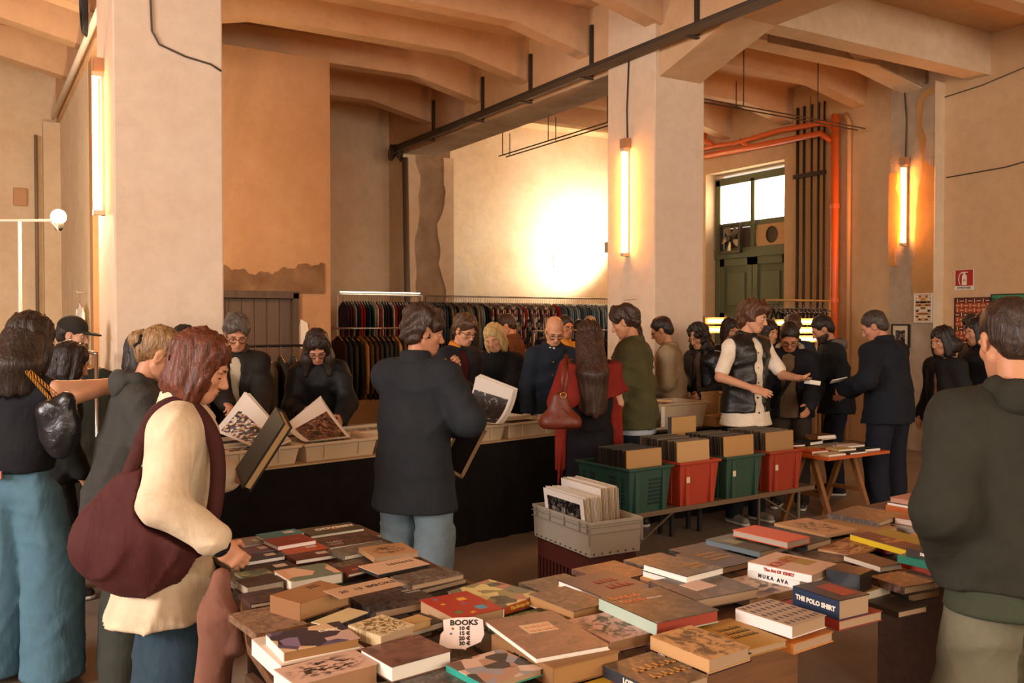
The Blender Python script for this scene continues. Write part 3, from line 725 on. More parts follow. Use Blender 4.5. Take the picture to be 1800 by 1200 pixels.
def person(label, px, dep, H=1.72, face=0, lean=0, side=0, twist=0, head=(0, 0, 0), rh=None, lh=None, rw=None, lw=None, rel=None, lel=None,
           rhand='relax', lhand='relax', re=None, le=None, rpalm=None, lpalm=None, sk='C58A66', hair=('short', '2A1D15', '4A3324'), top=None, inner=None, pants=None, shoes='2A2522',
           beard=None, glasses=None, hat=None, step=.0, stance=.1, bulk=1.0, hang=0, hb=0, face_detail=True, vox=None, dxy=None, head_out=0, shoe_sole='D8D0C4'):
    g = WD(px, dep) if dxy is None else Vector((dxy[0], dxy[1], 0))
    fv = FWD * math.cos(R(face)) + RGT * math.sin(R(face))
    yaw = math.atan2(-fv.x, fv.y)
    root = thing('person', label, 'person', (g.x, g.y, 0), yaw)
    inv = Matrix.Rotation(-yaw, 3, 'Z')
    def loc(wp): v = inv @ (Vector(wp) - g); return np.array(v)
    k = H / 1.74; seed = len(PEOPLE) * 13 + 5; PEOPLE.append(root)
    vox = vox or (.011 if dep < 5.2 else (.014 if dep < 8 else .018)); HVQ = HEAD_VQ if dep < 8 else HEAD_FAR
    S = rot(twist, lean, side); pel = np.array((0, -.12 * math.sin(R(lean)) * k, .93 * k))
    T = lambda x, y, z: pel + S @ (np.array((x, y, z)) * k)
    X = S @ np.array((1., 0, 0)); X0 = np.array((1., 0, 0))
    nb = T(0, -.012, .525); sw = .166 * bulk
    Hm = rot(*[head[1], head[0], head[2]]); upv = S @ np.array((0, 0, 1.)) + Hm @ np.array((0, 0, 1.)); upv /= np.linalg.norm(upv)
    hc = nb + upv * .088 * k + Hm @ (np.array((0, .022, .070)) * k)
    hs = k * .5 + .5
    HL = lambda p: hc + Hm @ (np.array(p) * hs)
    tf = lambda V: hc + (V * hs) @ Hm.T
    sh = {1: T(sw, 0, .448), -1: T(-sw, 0, .448)}
    tgt = {1: rh, -1: lh}; wt = {1: rw, -1: lw}; hint = {1: rel, -1: lel}; el, wr = {}, {}
    for sd in (1, -1):
        if wt[sd] is not None: t_ = loc(wt[sd])
        elif tgt[sd] is not None: t_ = np.array(tgt[sd], float) * np.array((1, 1, k))
        else: t_ = sh[sd] + np.array((sd * .06, .06, -.50 * k))
        L1, L2 = .285 * k, .25 * k; v = t_ - sh[sd]; dd = np.linalg.norm(v)
        if dd > (L1 + L2) * .985: v *= (L1 + L2) * .985 / dd; dd = (L1 + L2) * .985; t_ = sh[sd] + v
        dd = max(dd, .1)
        a = (L1 * L1 - L2 * L2 + dd * dd) / (2 * dd); h_ = math.sqrt(max(L1 * L1 - a * a, 1e-6)); u = v / dd
        hn = np.array(hint[sd] if hint[sd] is not None else (sd * .45, -.7, -.55), float); hn = hn - u * (hn @ u); hn /= np.linalg.norm(hn)
        el[sd] = sh[sd] + u * a + hn * h_; wr[sd] = t_
        ew = {1: re, -1: le}[sd]
        if ew is not None:
            e_ = loc(ew); u = (e_ - sh[sd]); el[sd] = sh[sd] + u / np.linalg.norm(u) * L1; u = t_ - el[sd]; wr[sd] = el[sd] + u / np.linalg.norm(u) * L2
    hip = {s_: np.array((s_ * .092 * k * bulk, pel[1], .90 * k)) for s_ in (1, -1)}
    ank = {s_: np.array((s_ * (stance + .0), s_ * step, .085)) for s_ in (1, -1)}
    kn = {s_: (hip[s_] + ank[s_]) / 2 + np.array((s_ * .01, .035, .02)) for s_ in (1, -1)}
    # ---- body: one skin mesh
    b = Sdf()
    b.cap(T(0, 0, -.03), T(0, 0, .2), .086 * k, .084 * k, ax=X, sc=1.3, k=.04).cap(T(0, 0, .2), T(0, 0, .4), .084 * k, .088 * k, ax=X, sc=1.4, k=.04)
    b.cap(nb - S @ np.array((0, 0, .03)), HL((0, -.022, -.05)), .053 * k, .050 * k, k=.03)
    for s_ in (1, -1):
        b.cap(nb - S @ np.array((0, 0, .03)), sh[s_], .045 * k, .048 * k, k=.03)
        b.cap(sh[s_], el[s_], .047 * k, .038 * k, k=.02).cap(el[s_], wr[s_] - .01 * (wr[s_] - el[s_]), .038 * k, .026 * k, k=.015)
        b.cap(hip[s_], kn[s_], .064 * k, .048 * k, k=.03).cap(kn[s_], ank[s_], .05 * k, .036 * k, k=.02)
    parts = [b.mesh(max(vox, .014)), (tf(HVQ[0]), HVQ[1])]
    for s_, hk, pm in ((1, rhand, rpalm), (-1, lhand, lpalm)):
        V, Q = HANDS[hk]; u = wr[s_] - el[s_]; u /= np.linalg.norm(u)
        n_ = np.array(pm if pm is not None else (-s_ * .8, .1, -.35), float); n_ = n_ - u * (n_ @ u); n_ /= np.linalg.norm(n_)
        zz = -n_; xx = np.cross(u, zz)
        F = np.stack([xx, u, zz], 1); VV = V * (k * .97)
        if s_ == -1: VV = VV * np.array((-1, 1, 1)); Q = Q[:, ::-1]
        parts.append((wr[s_] + VV @ F.T, Q))
    V, Q = joinvq(parts)
    link('body', np_mesh('body', V, Q, skin(sk)), root)
    # ---- trousers
    pants = pants or {}
    pw = pants.get('wide', 0); s = Sdf(); pr = .018 + pw * .4
    s.cap(T(0, 0, -.02) * np.array((1, 1, 1)), T(0, 0, .07), .108 * k * bulk, .104 * k * bulk, ax=X, sc=1.32, k=.04)
    for s_ in (1, -1):
        s.cap(hip[s_] - np.array((0, 0, .02)), kn[s_], .083 * k * bulk + pr * .4, .058 * k + pr + pw * .3, k=.03)
        s.cap(kn[s_], ank[s_] + np.array((0, -.005, -.03)), .058 * k + pr + pw * .3, .046 * k + pr + pw * .6, k=.02)
    s.cut((0, 0, pants.get('hem', .035)), (0, 0, -1))
    V, Q = s.mesh(vox * 1.15, folds(seed + 1, .007, 21, (.8, .8, 1)))
    link('trousers', np_mesh('trousers', V, Q, pants.get('mat') or cloth(pants.get('col', '2B2A2C'))), root)
    if pants.get('skirt'):
        s = Sdf(); hz = pants['skirt']
        s.cap(T(0, 0, .1), np.array((0, pel[1], .78 * k)), .10 * k, .125 * k, ax=X0, sc=1.3, k=.05).cap((0, pel[1], .78 * k), (0, pel[1], hz), .125 * k, .16 * k, ax=X0, sc=1.15, k=.05); s.cut((0, 0, hz), (0, 0, -1))
        V, Q = s.mesh(vox * 1.15, folds(seed + 4, .010, 30, (1, 1, .2))); link('skirt', np_mesh('skirt', V, Q, cloth(pants['col'])), root)
    # ---- shoes
    for s_ in (1, -1):
        f_ = Sdf(); a0 = ank[s_]; f_.cap((a0[0], a0[1] - .04, .045), (a0[0] + s_ * .012, a0[1] + .14, .035), .042, .036, k=.03).cap((a0[0], a0[1] - .02, .05), (a0[0], a0[1] - .005, .1), .042, .04, k=.03); f_.cut((0, 0, .022), (0, 0, -1))
        V, Q = f_.mesh(.012); so = link('shoe', np_mesh('shoe', V, Q, leather(shoes, .5)), root)
        f_ = Sdf(); f_.cap((a0[0], a0[1] - .04, .02), (a0[0] + s_ * .012, a0[1] + .142, .02), .046, .041, k=.03); f_.cut((0, 0, .026), (0, 0, 1)); f_.cut((0, 0, .001), (0, 0, -1))
        V, Q = f_.mesh(.012); link('sole', np_mesh('sole', V, Q, plain(shoe_sole, .6)), so)
    # ---- garments
    def garment(gm, name, layer):
        inf = gm.get('inf', .012); s = Sdf(); ln = gm.get('hem', .80) * k; mat = gm.get('mat') or cloth(gm.get('col', '26262A'))
        bl = bulk
        s.cap(T(0, 0, -.04), T(0, 0, .18), (.104 * bl) * k + inf, (.104 * bl) * k + inf, ax=X, sc=1.34, k=.05)
        s.cap(T(0, .0, .18), T(0, .004, .385), (.104 * bl) * k + inf, (.106 * bl) * k + inf, ax=X, sc=1.42, k=.05)
        if gm.get('chest'): s.ell(T(0, .09, .33), (.13, .06, .07), k=.05)
        s.cap(T(-.105 * bl, -.005, .422), T(.105 * bl, -.005, .422), .058 * k + inf * .6, k=.06)
        sl = gm.get('sleeve', 1.0)
        for s_ in (1, -1):
            s.cap(nb - S @ np.array((0, .0, .028)), sh[s_] - S @ np.array((0, 0, .008)), .043 * k + inf * .4, .046 * k + inf * .9, k=.05)
            if sl > 0:
                e1 = sh[s_] + (el[s_] - sh[s_]) * min(1, sl * 2 if sl < .5 else 1)
                ia = inf if layer == 3 or not top else inf * .3
                s.cap(sh[s_] - S @ np.array((0, 0, .01)), e1, .052 * k + ia, .047 * k + ia * 1.1, k=.035)
                if sl > .5:
                    cu = el[s_] + (wr[s_] - el[s_]) * (min(1, (sl - .5) * 2) * .95)
                    s.cap(el[s_], cu, .047 * k + ia * 1.1, .037 * k + ia * .9, k=.025)
        if ln < .9 * k:
            fl = gm.get('flare', .02)
            s.cap((0, pel[1], .93 * k), (0, pel[1] * .4, ln - .02), .112 * k * bl + inf, .118 * k * bl + inf + fl, ax=X0, sc=1.34, k=.05)
        s.cut((0, 0, ln), (0, 0, -1))
        if sl == 0:
            for s_ in (1, -1): s.cut(sh[s_] + (sh[s_] - nb) * .12, (s_, 0, .15), .01)
        if gm.get('open'):
            wd = gm['open']; ox = gm.get('ox', 0); a0, b0 = T(ox, .19, .50), np.array((ox, pel[1] + .24, ln - .1)); s.cap(a0, b0, wd * .7, wd, ax=(0, 1., 0), sc=5.0, k=.008, sub=True)
        if gm.get('vneck'): s.cap(T(0, .16, .56), T(0, .135, .36), .055, .008, k=.008, sub=True)
        if sl in (1.0,) and not gm.get('nocuff'):
            pass
        V, Q = s.mesh(vox, folds(seed + layer, gm.get('fold', .009) if layer == 3 or not top else .003, gm.get('ff', 20)))
        go = link(name, np_mesh(name, V, Q, mat), root)
        cm = gm.get('collar_mat') or mat
        if gm.get('collar', True):
            c_ = Sdf(); gap = gm.get('gap', 38); ch = gm.get('ch', .03); r0 = gm.get('cr', .012)
            n_ = 14
            for zz in np.linspace(0, 1, 3):
                pts = []
                for i in range(n_ + 1):
                    a = R(90 + gap + (360 - 2 * gap) * i / n_); e = 1 + .12 * (1 - zz)
                    pts.append(nb + S @ (np.array((math.cos(a) * .072 * e, math.sin(a) * .066 * e - .0, -.012 + ch * zz - .02 * max(0, math.sin(a)))) * k))
                for p0, p1 in zip(pts, pts[1:]): c_.cap(p0, p1, r0, k=.012)
            V, Q = c_.mesh(.008); link('collar', np_mesh('collar', V, Q, cm), go)
        if gm.get('hood'):
            c_ = Sdf(); c_.ell(nb + S @ np.array((0, -.085, -.02)), (.12 * k, .055, .075), S, k=.03); c_.cap(nb + S @ np.array((-.085, -.03, .01)), nb + S @ np.array((-.05, .06, -.045)), .035, .026, k=.03); c_.cap(nb + S @ np.array((.085, -.03, .01)), nb + S @ np.array((.05, .06, -.045)), .035, .026, k=.03)
            c_.ell(nb + S @ np.array((0, -.06, .05)), (.075, .055, .05), S, k=.02, sub=True)
            V, Q = c_.mesh(.009, folds(seed + 9, .004, 40)); link('hood', np_mesh('hood', V, Q, gm.get('hood_mat') or mat), go)
        if gm.get('buttons'):
            bm = plain(gm['buttons'], .3, .7)
            for i in range(5):
                z_ = .40 - .115 * i; yy = .5
                P = np.stack([T(gm.get('bx', .02), y_, z_) for y_ in np.linspace(.3, .03, 90)]); v = s.value(P); j = int(np.argmax(v < 0)); p = P[j]
                MB().lathe([(.007, -.004), (.009, .002), (.006, .005)], seg=8).xf(Matrix.Translation(Vector(p)) @ Matrix(S.tolist()).to_4x4() @ Matrix.Rotation(R(-90), 4, 'X')).build('button', bm, go, smooth=True)
        if gm.get('hemband'):
            c_ = Sdf(); c_.cap((0, pel[1], ln + .03), (0, pel[1], ln + .032), .118 * k * bl + inf, ax=X0, sc=1.34); c_.cut((0, 0, ln + .05), (0, 0, 1)); c_.cut((0, 0, ln), (0, 0, -1))
            V, Q = c_.mesh(.012); link('hem_band', np_mesh('hem_band', V, Q, mat), go)
        return go, s
    out = {'root': root, 'k': k, 'T': T, 'S': S, 'nb': nb, 'sh': sh, 'el': el, 'wr': wr, 'HL': HL, 'Hm': Hm, 'yaw': yaw, 'g': g, 'pel': pel, 'inv': inv}
    if inner: garment(inner, inner.get('name', 'shirt'), 2)
    if top: out['top'] = garment(top, top.get('name', 'jacket'), 3)
    # ---- hair, hat, beard
    if hair and hair[0] != 'bald':
        V, Q = HAIR_VQ[hair[0]]; V = tf(V)
        prt = [(V, Q)]
        if hair[0] in ('long', 'longcurl') and hang:
            s = Sdf(); L = hang
            for i in range(7):
                a = R(-90 + (i - 3) * 34); p0 = HL((math.cos(a) * .060, math.sin(a) * .062 - .028, .01)); 
                d = np.array((math.cos(a) * .03, math.sin(a) * .035 - .015, -L * (1 - .05 * abs(i - 3)))); back = S.T @ (p0 - nb)
                p1 = p0 + d * .5 + np.array((0, -.02 - hb, 0)); p2 = p0 + d + np.array((0, -hb, 0))
                if lean > 8: p2 = p2 + S @ np.array((0, 0, 0.0)) + np.array((0, math.sin(R(lean)) * -.05, 0))
                s.cap(p0, p1, .040, .042, k=.035).cap(p1, p2, .042, .022, k=.035)
            prt.append(s.mesh(.010, curls(.010, 58) if hair[0] == 'longcurl' else folds(seed + 7, .005, 60, (1, 1, .18))))
        V, Q = joinvq(prt); link('hair', np_mesh('hair', V, Q, hairmat(hair[1], hair[2])), root)
    if hat == 'cap':
        (V1, Q1), (V2, Q2) = CAP_VQ; hm = cloth(top.get('hatcol', '25221E') if top else '25221E'); ho = link('cap', np_mesh('cap', tf(V1), Q1, hm), root)
        link('brim', np_mesh('brim', tf(V2), Q2, hm), ho)
    elif hat == 'beanie':
        s = Sdf(); s.ell((0, -.014, .05), (.088, .108, .095)); s.cut((0, 0, .02), (0, .1, -1)); V, Q = s.mesh(.008); link('beanie', np_mesh('beanie', tf(V), Q, cloth('C9A97C')), root)
    if beard: V, Q = GOATEE_VQ if len(beard) > 2 else BEARD_VQ; beard = beard[:2]; link('beard', np_mesh('beard', tf(V), Q, hairmat(*beard)), root)
    if face_detail:
        hcol = hair[1] if hair and hair[0] != 'bald' else '3A2E26'
        MT = Matrix.Translation(Vector(hc)) @ Matrix(Hm.tolist()).to_4x4() @ Matrix.Scale(hs, 4)
        dn = head[0] > 18
        for s_ in (1, -1):
            e = MB(); rr = .0086 if not dn else .0088
            e.lathe([(rr * math.sin(a), -rr * math.cos(a)) for a in [math.pi * i / 7 for i in range(1, 7)]], (s_ * .031, .0785, .0005), 10)
            eo = e.xf(MT).build('eye', plain('D8CCBE', .25) if not dn else skin(sk), root, smooth=True)
            e = MB(); rr = .0056
            e.lathe([(rr * math.sin(a), -rr * math.cos(a)) for a in [math.pi * i / 6 for i in range(1, 6)]], (s_ * .031, .0832, -.001 if not dn else -.004), 8)
            e.xf(MT).build('iris', plain('1E130C', .2), eo, smooth=True)
            MB().tube([(s_ * p[0], p[1], p[2]) for p in BROW], [.0018, .003, .0034, .003, .0024, .0012], 6).xf(MT).build('eyebrow', hairmat(hcol, hcol), root, smooth=True)
        MB().tube(LIPU, [.001, .0035, .0042, .0035, .001], 6).xf(MT).build('lips', plain('9A5A48', .45), root, smooth=True)
        if glasses:
            gl = MB(); gm_ = plain(glasses, .3)
            for s_ in (1, -1):
                gl.tube([(s_ * .033 + .025 * math.cos(a), .106 - .012 * abs(math.cos(a) * .5 + s_ * 0) - abs(s_ * .033 + .025 * math.cos(a)) * .12, -.003 + .019 * math.sin(a)) for a in [2 * math.pi * i / 18 for i in range(18)]], .0022, 6, closed=True)
                gl.tube([(s_ * .058, .098, .004), (s_ * .074, .06, .006), (s_ * .079, .0, .008)], .002, 5)
            gl.tube([(-.008, .105, .002), (0, .107, .005), (.008, .105, .002)], .002, 5)
            gl.xf(MT).build('glasses', gm_, root, smooth=True)
    return out
# ================================================================== PEOPLE
DK = ('short', '1C1512', '33261E')
def on(p, q): return p['root'].matrix_basis @ Vector(q)
def world(p, q): return Matrix.Translation(p['g']) @ Matrix.Rotation(p['yaw'], 4, 'Z') @ Vector(np.asarray(q, float).tolist())

# --- nearest row
p_cream = person('person in a cream jacket with a maroon bag leaning over the book table', 292, 3.2, 1.60, face=78, lean=9, head=(24, -6, 0),
    hair=('bob', '3A1A10', '7A3F24'), sk='C78F6C', rw=WP(390, 962, 2.97), lw=WP(415, 838, 3.45), rel=(.5, -.8, -.2), rhand='grip', lhand='grip', lpalm=(.3, .2, .9),
    top=dict(name='jacket', col='D8C3A4', hem=.66, inf=.026, flare=.06, sleeve=.93, ch=.045, gap=50, fold=.011, ff=16), pants=dict(col='2F4350', wide=.07), shoes='2A2522', bulk=1.08, stance=.09, step=.06)
p_olive = person('person in an olive jacket and khaki trousers seen from behind', 1796, 2.66, 1.70, face=-6, lean=4, head=(18, -10, 0),
    hair=('thin', '241811', '3E2A1D'), sk='C98F6A', lw=WP(1672, 985, 2.72), lel=(-.6, -.6, 0), lhand='relax',
    top=dict(name='jacket', col='2E2D24', hem=.875, inf=.032, flare=.015, hood=True, fold=.009, ff=15, sleeve=.96, collar=False), inner=dict(name='sweatshirt', col='3C4231', hem=.80, inf=.020, collar=False), pants=dict(col='6E6A56', wide=.05), bulk=1.12, stance=.13, vox=.011)
p_hair = person('person in a black top and wide blue jeans with one arm raised', 36, 4.1, 1.66, face=12, lean=2, head=(16, -12, 0), hair=('long', '1A1410', '3B2A1E'), hang=.26, hb=.05, sk='E0AE8C',
    rw=WP(126, 704, 4.08), re=WP(150, 682, 4.2), rhand='pinch', rpalm=(0, .2, -1), top=dict(name='t_shirt', col='15161A', hem=1.0, inf=.012, sleeve=0, collar=False, fold=.005), pants=dict(col='4E7080', wide=.075), stance=.15, bulk=1.0)
p_bun = person('person in a grey hooded sweatshirt leaning towards the print table', 212, 4.05, 1.63, face=62, lean=15, head=(28, -8, 4), hair=('bun', '5A3D26', 'B08A5A'), sk='C08A68',
    rh=(.20, .34, 1.0), lh=(-.12, .40, 1.02), top=dict(name='hooded_sweatshirt', col='3B3A36', hem=.80, inf=.024, hood=True, collar=False, fold=.011), pants=dict(col='3A3C34', wide=.04))
p_cap = person('person in a dark baseball cap and black jacket seen in profile', 112, 6.5, 1.66, face=84, lean=4, head=(12, 0, 0), hair=DK, hat='cap', beard=('3A2A20', '5A4434'), sk='C89878',
    top=dict(name='jacket', col='1B1C1E', hem=.84, inf=.022, ch=.045, hatcol='2A2721'), pants=dict(col='202124'))
p_back1 = person('person in a dark jacket half hidden beside the baseball cap', 96, 5.3, 1.50, face=50, head=(20, 0, 0), lean=6, hair=('bob', '17110D', '2E211A'), hang=0, sk='C08A68', top=dict(name='jacket', col='1A1C1A', inf=.02), pants=dict(col='1E1F22'))
p_back2 = person('person in a drab dark jacket behind the grey hooded sweatshirt', 246, 4.95, 1.56, face=60, head=(12, 0, 0), hair=('bob', '1B1410', '33261C'), sk='C08A68', top=dict(name='jacket', col='22221F', inf=.02), pants=dict(col='1E1F22'))
p_back3 = person('person wearing a hair clip half hidden behind the cream jacket', 318, 6.38, 1.60, face=60, head=(14, 0, 0), hair=('bun', '17110D', '2E211A'), sk='C08A68', top=dict(name='jacket', col='25201C', inf=.02), pants=dict(col='1E1F22'))
# --- behind and before the print table
p_glasses = person('person in glasses and a dark collared jacket leafing through prints', 415, 6.55, 1.70, face=166, lean=10, head=(30, 8, 0), hair=('wavy', '3A332C', '6E6458'), glasses='1A1410', sk='C08664',
    rw=WP(402, 716, 6.04), lh=(-.16, .40, .98), rhand='grip', rpalm=(.3, .2, -.9), top=dict(name='jacket', mat=cloth('211C18', .7), hem=.80, inf=.026, ch=.05, cr=.016, open=.05, buttons=None, collar_mat=cloth('4A3826')), inner=dict(name='shirt', col='B8A890', inf=.006, collar=False, hem=.9), pants=dict(col='26282C'))
p_long = person('person in glasses and a black jacket bent low over the prints', 562, 7.0, 1.64, face=172, lean=24, head=(42, 4, 4), hair=('long', '17100C', '35261C'), hang=.26, glasses='1A1410', sk='B87E62',
    rw=WP(532, 722, 6.6), lw=WP(600, 735, 6.6), rhand='grip', lhand='relax', top=dict(name='jacket', mat=cloth('151517', .6), hem=.80, inf=.026, ch=.05, fold=.012), pants=dict(col='1E1F22'))
p_coat = person('person in a long charcoal coat and pale jeans with hand at mouth', 728, 4.85, 1.70, face=22, lean=4, head=(12, -50, 0), hair=('curly', '21160F', '4A3223'), sk='B9805E',
    lw=WP(788, 652, 5.0), lel=(-.6, .4, -.9), lhand='grip', lpalm=(.2, -.9, 0), rw=WP(800, 748, 4.95), rel=(.8, -.6, -.2), rhand='grip', top=dict(name='coat', col='23262A', hem=.645, inf=.034, flare=.035, ch=.05, gap=60, fold=.006, ff=14), pants=dict(col='6F7F86', wide=.045), bulk=1.05, stance=.13, step=-.06)
p_tie = person('person with orange collar and burgundy jumper holding a print', 796, 7.72, 1.71, face=132, lean=12, head=(26, -4, 0), hair=('wavy', '3A281B', '5E4430'), glasses='14100C', sk='C58D6A',
    rw=WP(826, 694, 7.15), lh=(-.22, .12, .85), rhand='grip', rpalm=(0, .2, -1), inner=dict(name='jumper', col='4A1A16', inf=.010, hem=.8, collar=True, collar_mat=cloth('C77A22'), ch=.035, cr=.013), top=dict(name='overshirt', col='1E1F26', inf=.030, hem=.78, open=.075, ox=.02, ch=.03, buttons=None), pants=dict(col='22242A'))
p_blonde = person('person in a black high-collared coat watching the bowed print', 880, 8.35, 1.63, face=-172, lean=14, head=(24, -14, 10), hair=('bob', 'A07A42', 'E2C88C'), sk='CB9472',
    rh=(.14, .36, .93), lh=(-.1, .40, .98), top=dict(name='coat', col='17191C', inf=.030, hem=.72, ch=.06, gap=10, cr=.022), pants=dict(col='5E5A4E'))
p_brown = person('person in a brown suede jacket browsing the hung clothes', 903, 10.5, 1.73, face=-72, lean=3, head=(24, 8, 0), hair=('short', '2A1D15', '4A3526'), sk='C58A64', lh=(-.15, .35, 1.05),
    top=dict(name='jacket', col='6A4020', inf=.030, hem=.75, ch=.045), pants=dict(col='8A8578'))
p_bald = person('person in black glasses and a dark denim jacket looking down', 968, 7.95, 1.71, face=168, lean=9, head=(34, -2, 0), hair=('bald',), glasses='0E0C0A', sk='CF9670',
    rh=(.24, .10, .76), lh=(-.24, .1, .8), inner=dict(name='t_shirt', col='D8CCBA', inf=.004, collar=True, ch=.015, gap=5), top=dict(name='denim_jacket', col='1E2530', inf=.022, hem=.86, vneck=True, buttons='B88A50', ch=.03, cr=.014), pants=dict(col='4E3A22'))
p_y1 = person('person in a yellow shirt behind the dark denim jacket', 992, 10.15, 1.70, face=150, head=(10, 0, 0), hair=DK, glasses='1A1410', sk='B87E5C', top=dict(name='shirt', col='C98E2E', inf=.014), pants=dict(col='2A2A2C'))
p_y2 = person('person in a slate jacket facing the racks behind the red shawl', 1018, 12.45, 1.66, face=20, head=(8, 0, 0), hair=DK, sk='A87254', top=dict(name='jacket', col='2A3138', inf=.02), pants=dict(col='2A2A2C'))
p_y3 = person('person in a beige beanie by the clothes racks', 1038, 13.3, 1.71, face=-20, head=(8, 0, 0), hair=DK, hat='beanie', sk='B87E5C', top=dict(name='jacket', col='20262B', inf=.02), pants=dict(col='2A2A2C'))
p_red = person('person wrapped in a red shawl over a long black skirt', 1038, 6.6, 1.63, face=-4, lean=3, head=(14, 4, 0), hair=('long', '22150E', '4E3322'), hang=.58, hb=.10, sk='D9A484',
    rh=(.20, .20, .92), lh=(-.2, .2, .95), top=dict(name='top', col='16151A', inf=.008, hem=.9, sleeve=.0, collar=False), pants=dict(col='17161B', skirt=.12), bulk=.98)
p_green = person('person in an olive overshirt with hands at the waist', 1119, 7.12, 1.77, face=-66, lean=5, head=(22, 10, 0), hair=('wavy', '241710', '4B3222'), sk='C08660',
    lh=(-.2, .22, .84), rh=(.22, .2, .84), inner=dict(name='shirt', col='B9BDCB', inf=.012, hem=.74, ch=.03), top=dict(name='overshirt', col='4F4C30', inf=.034, hem=.79, ch=.035, cr=.014, open=.035, fold=.012), pants=dict(col='1D2230'))
p_fem = person('person in a black coat half hidden behind the olive overshirt', 1115, 8.2, 1.63, face=-80, head=(18, 0, 0), hair=('bob', '1C120D', '352419'), sk='B87E5C', top=dict(name='coat', col='15151A', inf=.025), pants=dict(col='1E1F22'))
p_swoosh = person('person in glasses and a beige sweatshirt before the white pillar', 1181, 8.55, 1.69, face=-72, lean=5, head=(26, 4, 0), hair=('short', '1C1411', '2C211A'), glasses='14100C', sk='C08A66', lh=(-.08, .21, .98), rh=(.12, .21, 1.0),
    top=dict(name='sweatshirt', col='9A8464', inf=.026, hem=.80, ch=.02, gap=4, collar=True, fold=.011), pants=dict(col='3A352E'))
p_curl = person('person in a black leather jacket leaning over the clear tote', 1243, 8.9, 1.63, face=-128, lean=9, head=(26, 0, 4), hair=('longcurl', '120C0A', '2E2019'), hang=.30, glasses='8A6A40', sk='C08A66', rh=(.14, .25, .98), lh=(-.14, .25, 1.0), rhand='pinch', lhand='pinch',
    inner=dict(name='t_shirt', col='7A6E66', inf=.006, collar=False), top=dict(name='leather_jacket', mat=leather('121113'), inf=.022, hem=.86, open=.05), pants=dict(col='1B1B1E'))
p_vest = person('person in a black leather vest and cream shirt holding out a box', 1312, 7.4, 1.81, face=152, lean=2, head=(16, 34, 0), hair=('mop', '3A2216', '6E4529'), beard=('4A2E1C', '6A452C', 1), sk='CB9470',
    rw=WP(1322, 682, 7.10), rel=(.9, -.3, -.5), rhand='flat', rpalm=(.1, -.9, -.3), lw=WP(1402, 664, 7.08), lel=(-.5, -.4, -.8), lhand='flat', lpalm=(0, 0, 1),
    inner=dict(name='shirt', col='E4D6C0', inf=.020, hem=.76, sleeve=.40, ch=.03, cr=.013, vneck=True, buttons='1E1814', bx=0, flare=.04), top=dict(name='vest', mat=leather('1A1715', .36), inf=.036, hem=.86, sleeve=0, open=.052, ox=-.01, ch=.04, cr=.016, gap=55), pants=dict(col='16181E'), shoes='8A8278', stance=.12)
p_strap = person('person bending in a tan hooded top with a cross strap', 1390, 7.98, 1.68, face=-158, lean=17, head=(40, 6, 0), hair=('short', '1B1310', '33261D'), glasses='1A1410', sk='B87E5C', rh=(.2, .34, .95), lh=(-.18, .34, .95),
    inner=dict(name='hooded_top', col='6E5A44', inf=.012, collar=False, hood=True, hem=.82, hood_mat=cloth('A89A88')), top=dict(name='jacket', col='191A20', inf=.028, hem=.82, open=.085), pants=dict(col='3E352C'))
p_b4 = person('person in a dark blue jacket seen from behind at the light bars', 1394, 10.0, 1.70, face=10, head=(6, 0, 0), hair=('wavy', '33211A', '5A3C28'), sk='B87E5C', top=dict(name='jacket', col='26303A', inf=.02), pants=dict(col='2A2A2C'))
p_b5 = person('person in a dark brown jacket behind the leather vest', 1281, 9.8, 1.66, face=160, head=(12, 0, 0), hair=('bob', '1F1511', '3A291F'), sk='C08660', top=dict(name='jacket', col='2A2622', inf=.02), pants=dict(col='2A2A2C'))
p_b6 = person('person in a black jacket between leather vest and light bars', 1348, 9.6, 1.64, face=150, head=(10, 0, 0), hair=('bob', '1C120D', '352419'), sk='D09468', top=dict(name='jacket', col='1D1C1F', inf=.02), pants=dict(col='2A2A2C'))
p_beard = person('person in a dark hooded rain jacket looking down at the books', 1470, 8.6, 1.71, face=-80, lean=8, head=(30, 4, 0), hair=('short', '15100D', '28201B'), beard=('2E211A', '46362A'), sk='C08A68', lh=(-.12, .40, .98), rh=(.14, .40, .92),
    top=dict(name='rain_jacket', col='22262A', inf=.032, hem=.78, hood=True, hood_mat=cloth('6E665E'), fold=.012), pants=dict(col='1E2230'))
p_navy = person('person in a navy jacket and dark jeans holding a phone', 1562, 7.55, 1.74, face=-38, lean=7, head=(28, 26, 0), hair=('short', '2A201A', '4E4238'), sk='B97F60',
    lw=WP(1484, 683, 7.5), lel=(-.6, -.6, -.5), lhand='grip', rh=(.1, .42, 1.02), top=dict(name='jacket', col='161A22', inf=.038, hem=.80, ch=.055, gap=30, cr=.016, fold=.012, ff=15), pants=dict(col='181B26', wide=.03), bulk=1.16, stance=.14)
p_dark = person('person in a dark jacket with an open collar by the posters', 1664, 7.9, 1.58, face=-106, lean=2, head=(12, 4, 0), hair=('long', '120D0B', '2A1F19'), hang=.10, sk='B07A58',
    inner=dict(name='shirt', col='A8826A', inf=.004, vneck=True), top=dict(name='jacket', col='1B1918', inf=.024, hem=.8, open=.03, ch=.035), pants=dict(col='1E1F22'))
p_r1 = person('person in a dark high-collared coat near the green poster', 1722, 8.1, 1.66, face=-96, head=(8, 0, 0), hair=('bob', '120D0B', '2A1F19'), sk='C89070', top=dict(name='coat', col='16171B', inf=.03, ch=.06, gap=8, cr=.02), pants=dict(col='1E1F22'))
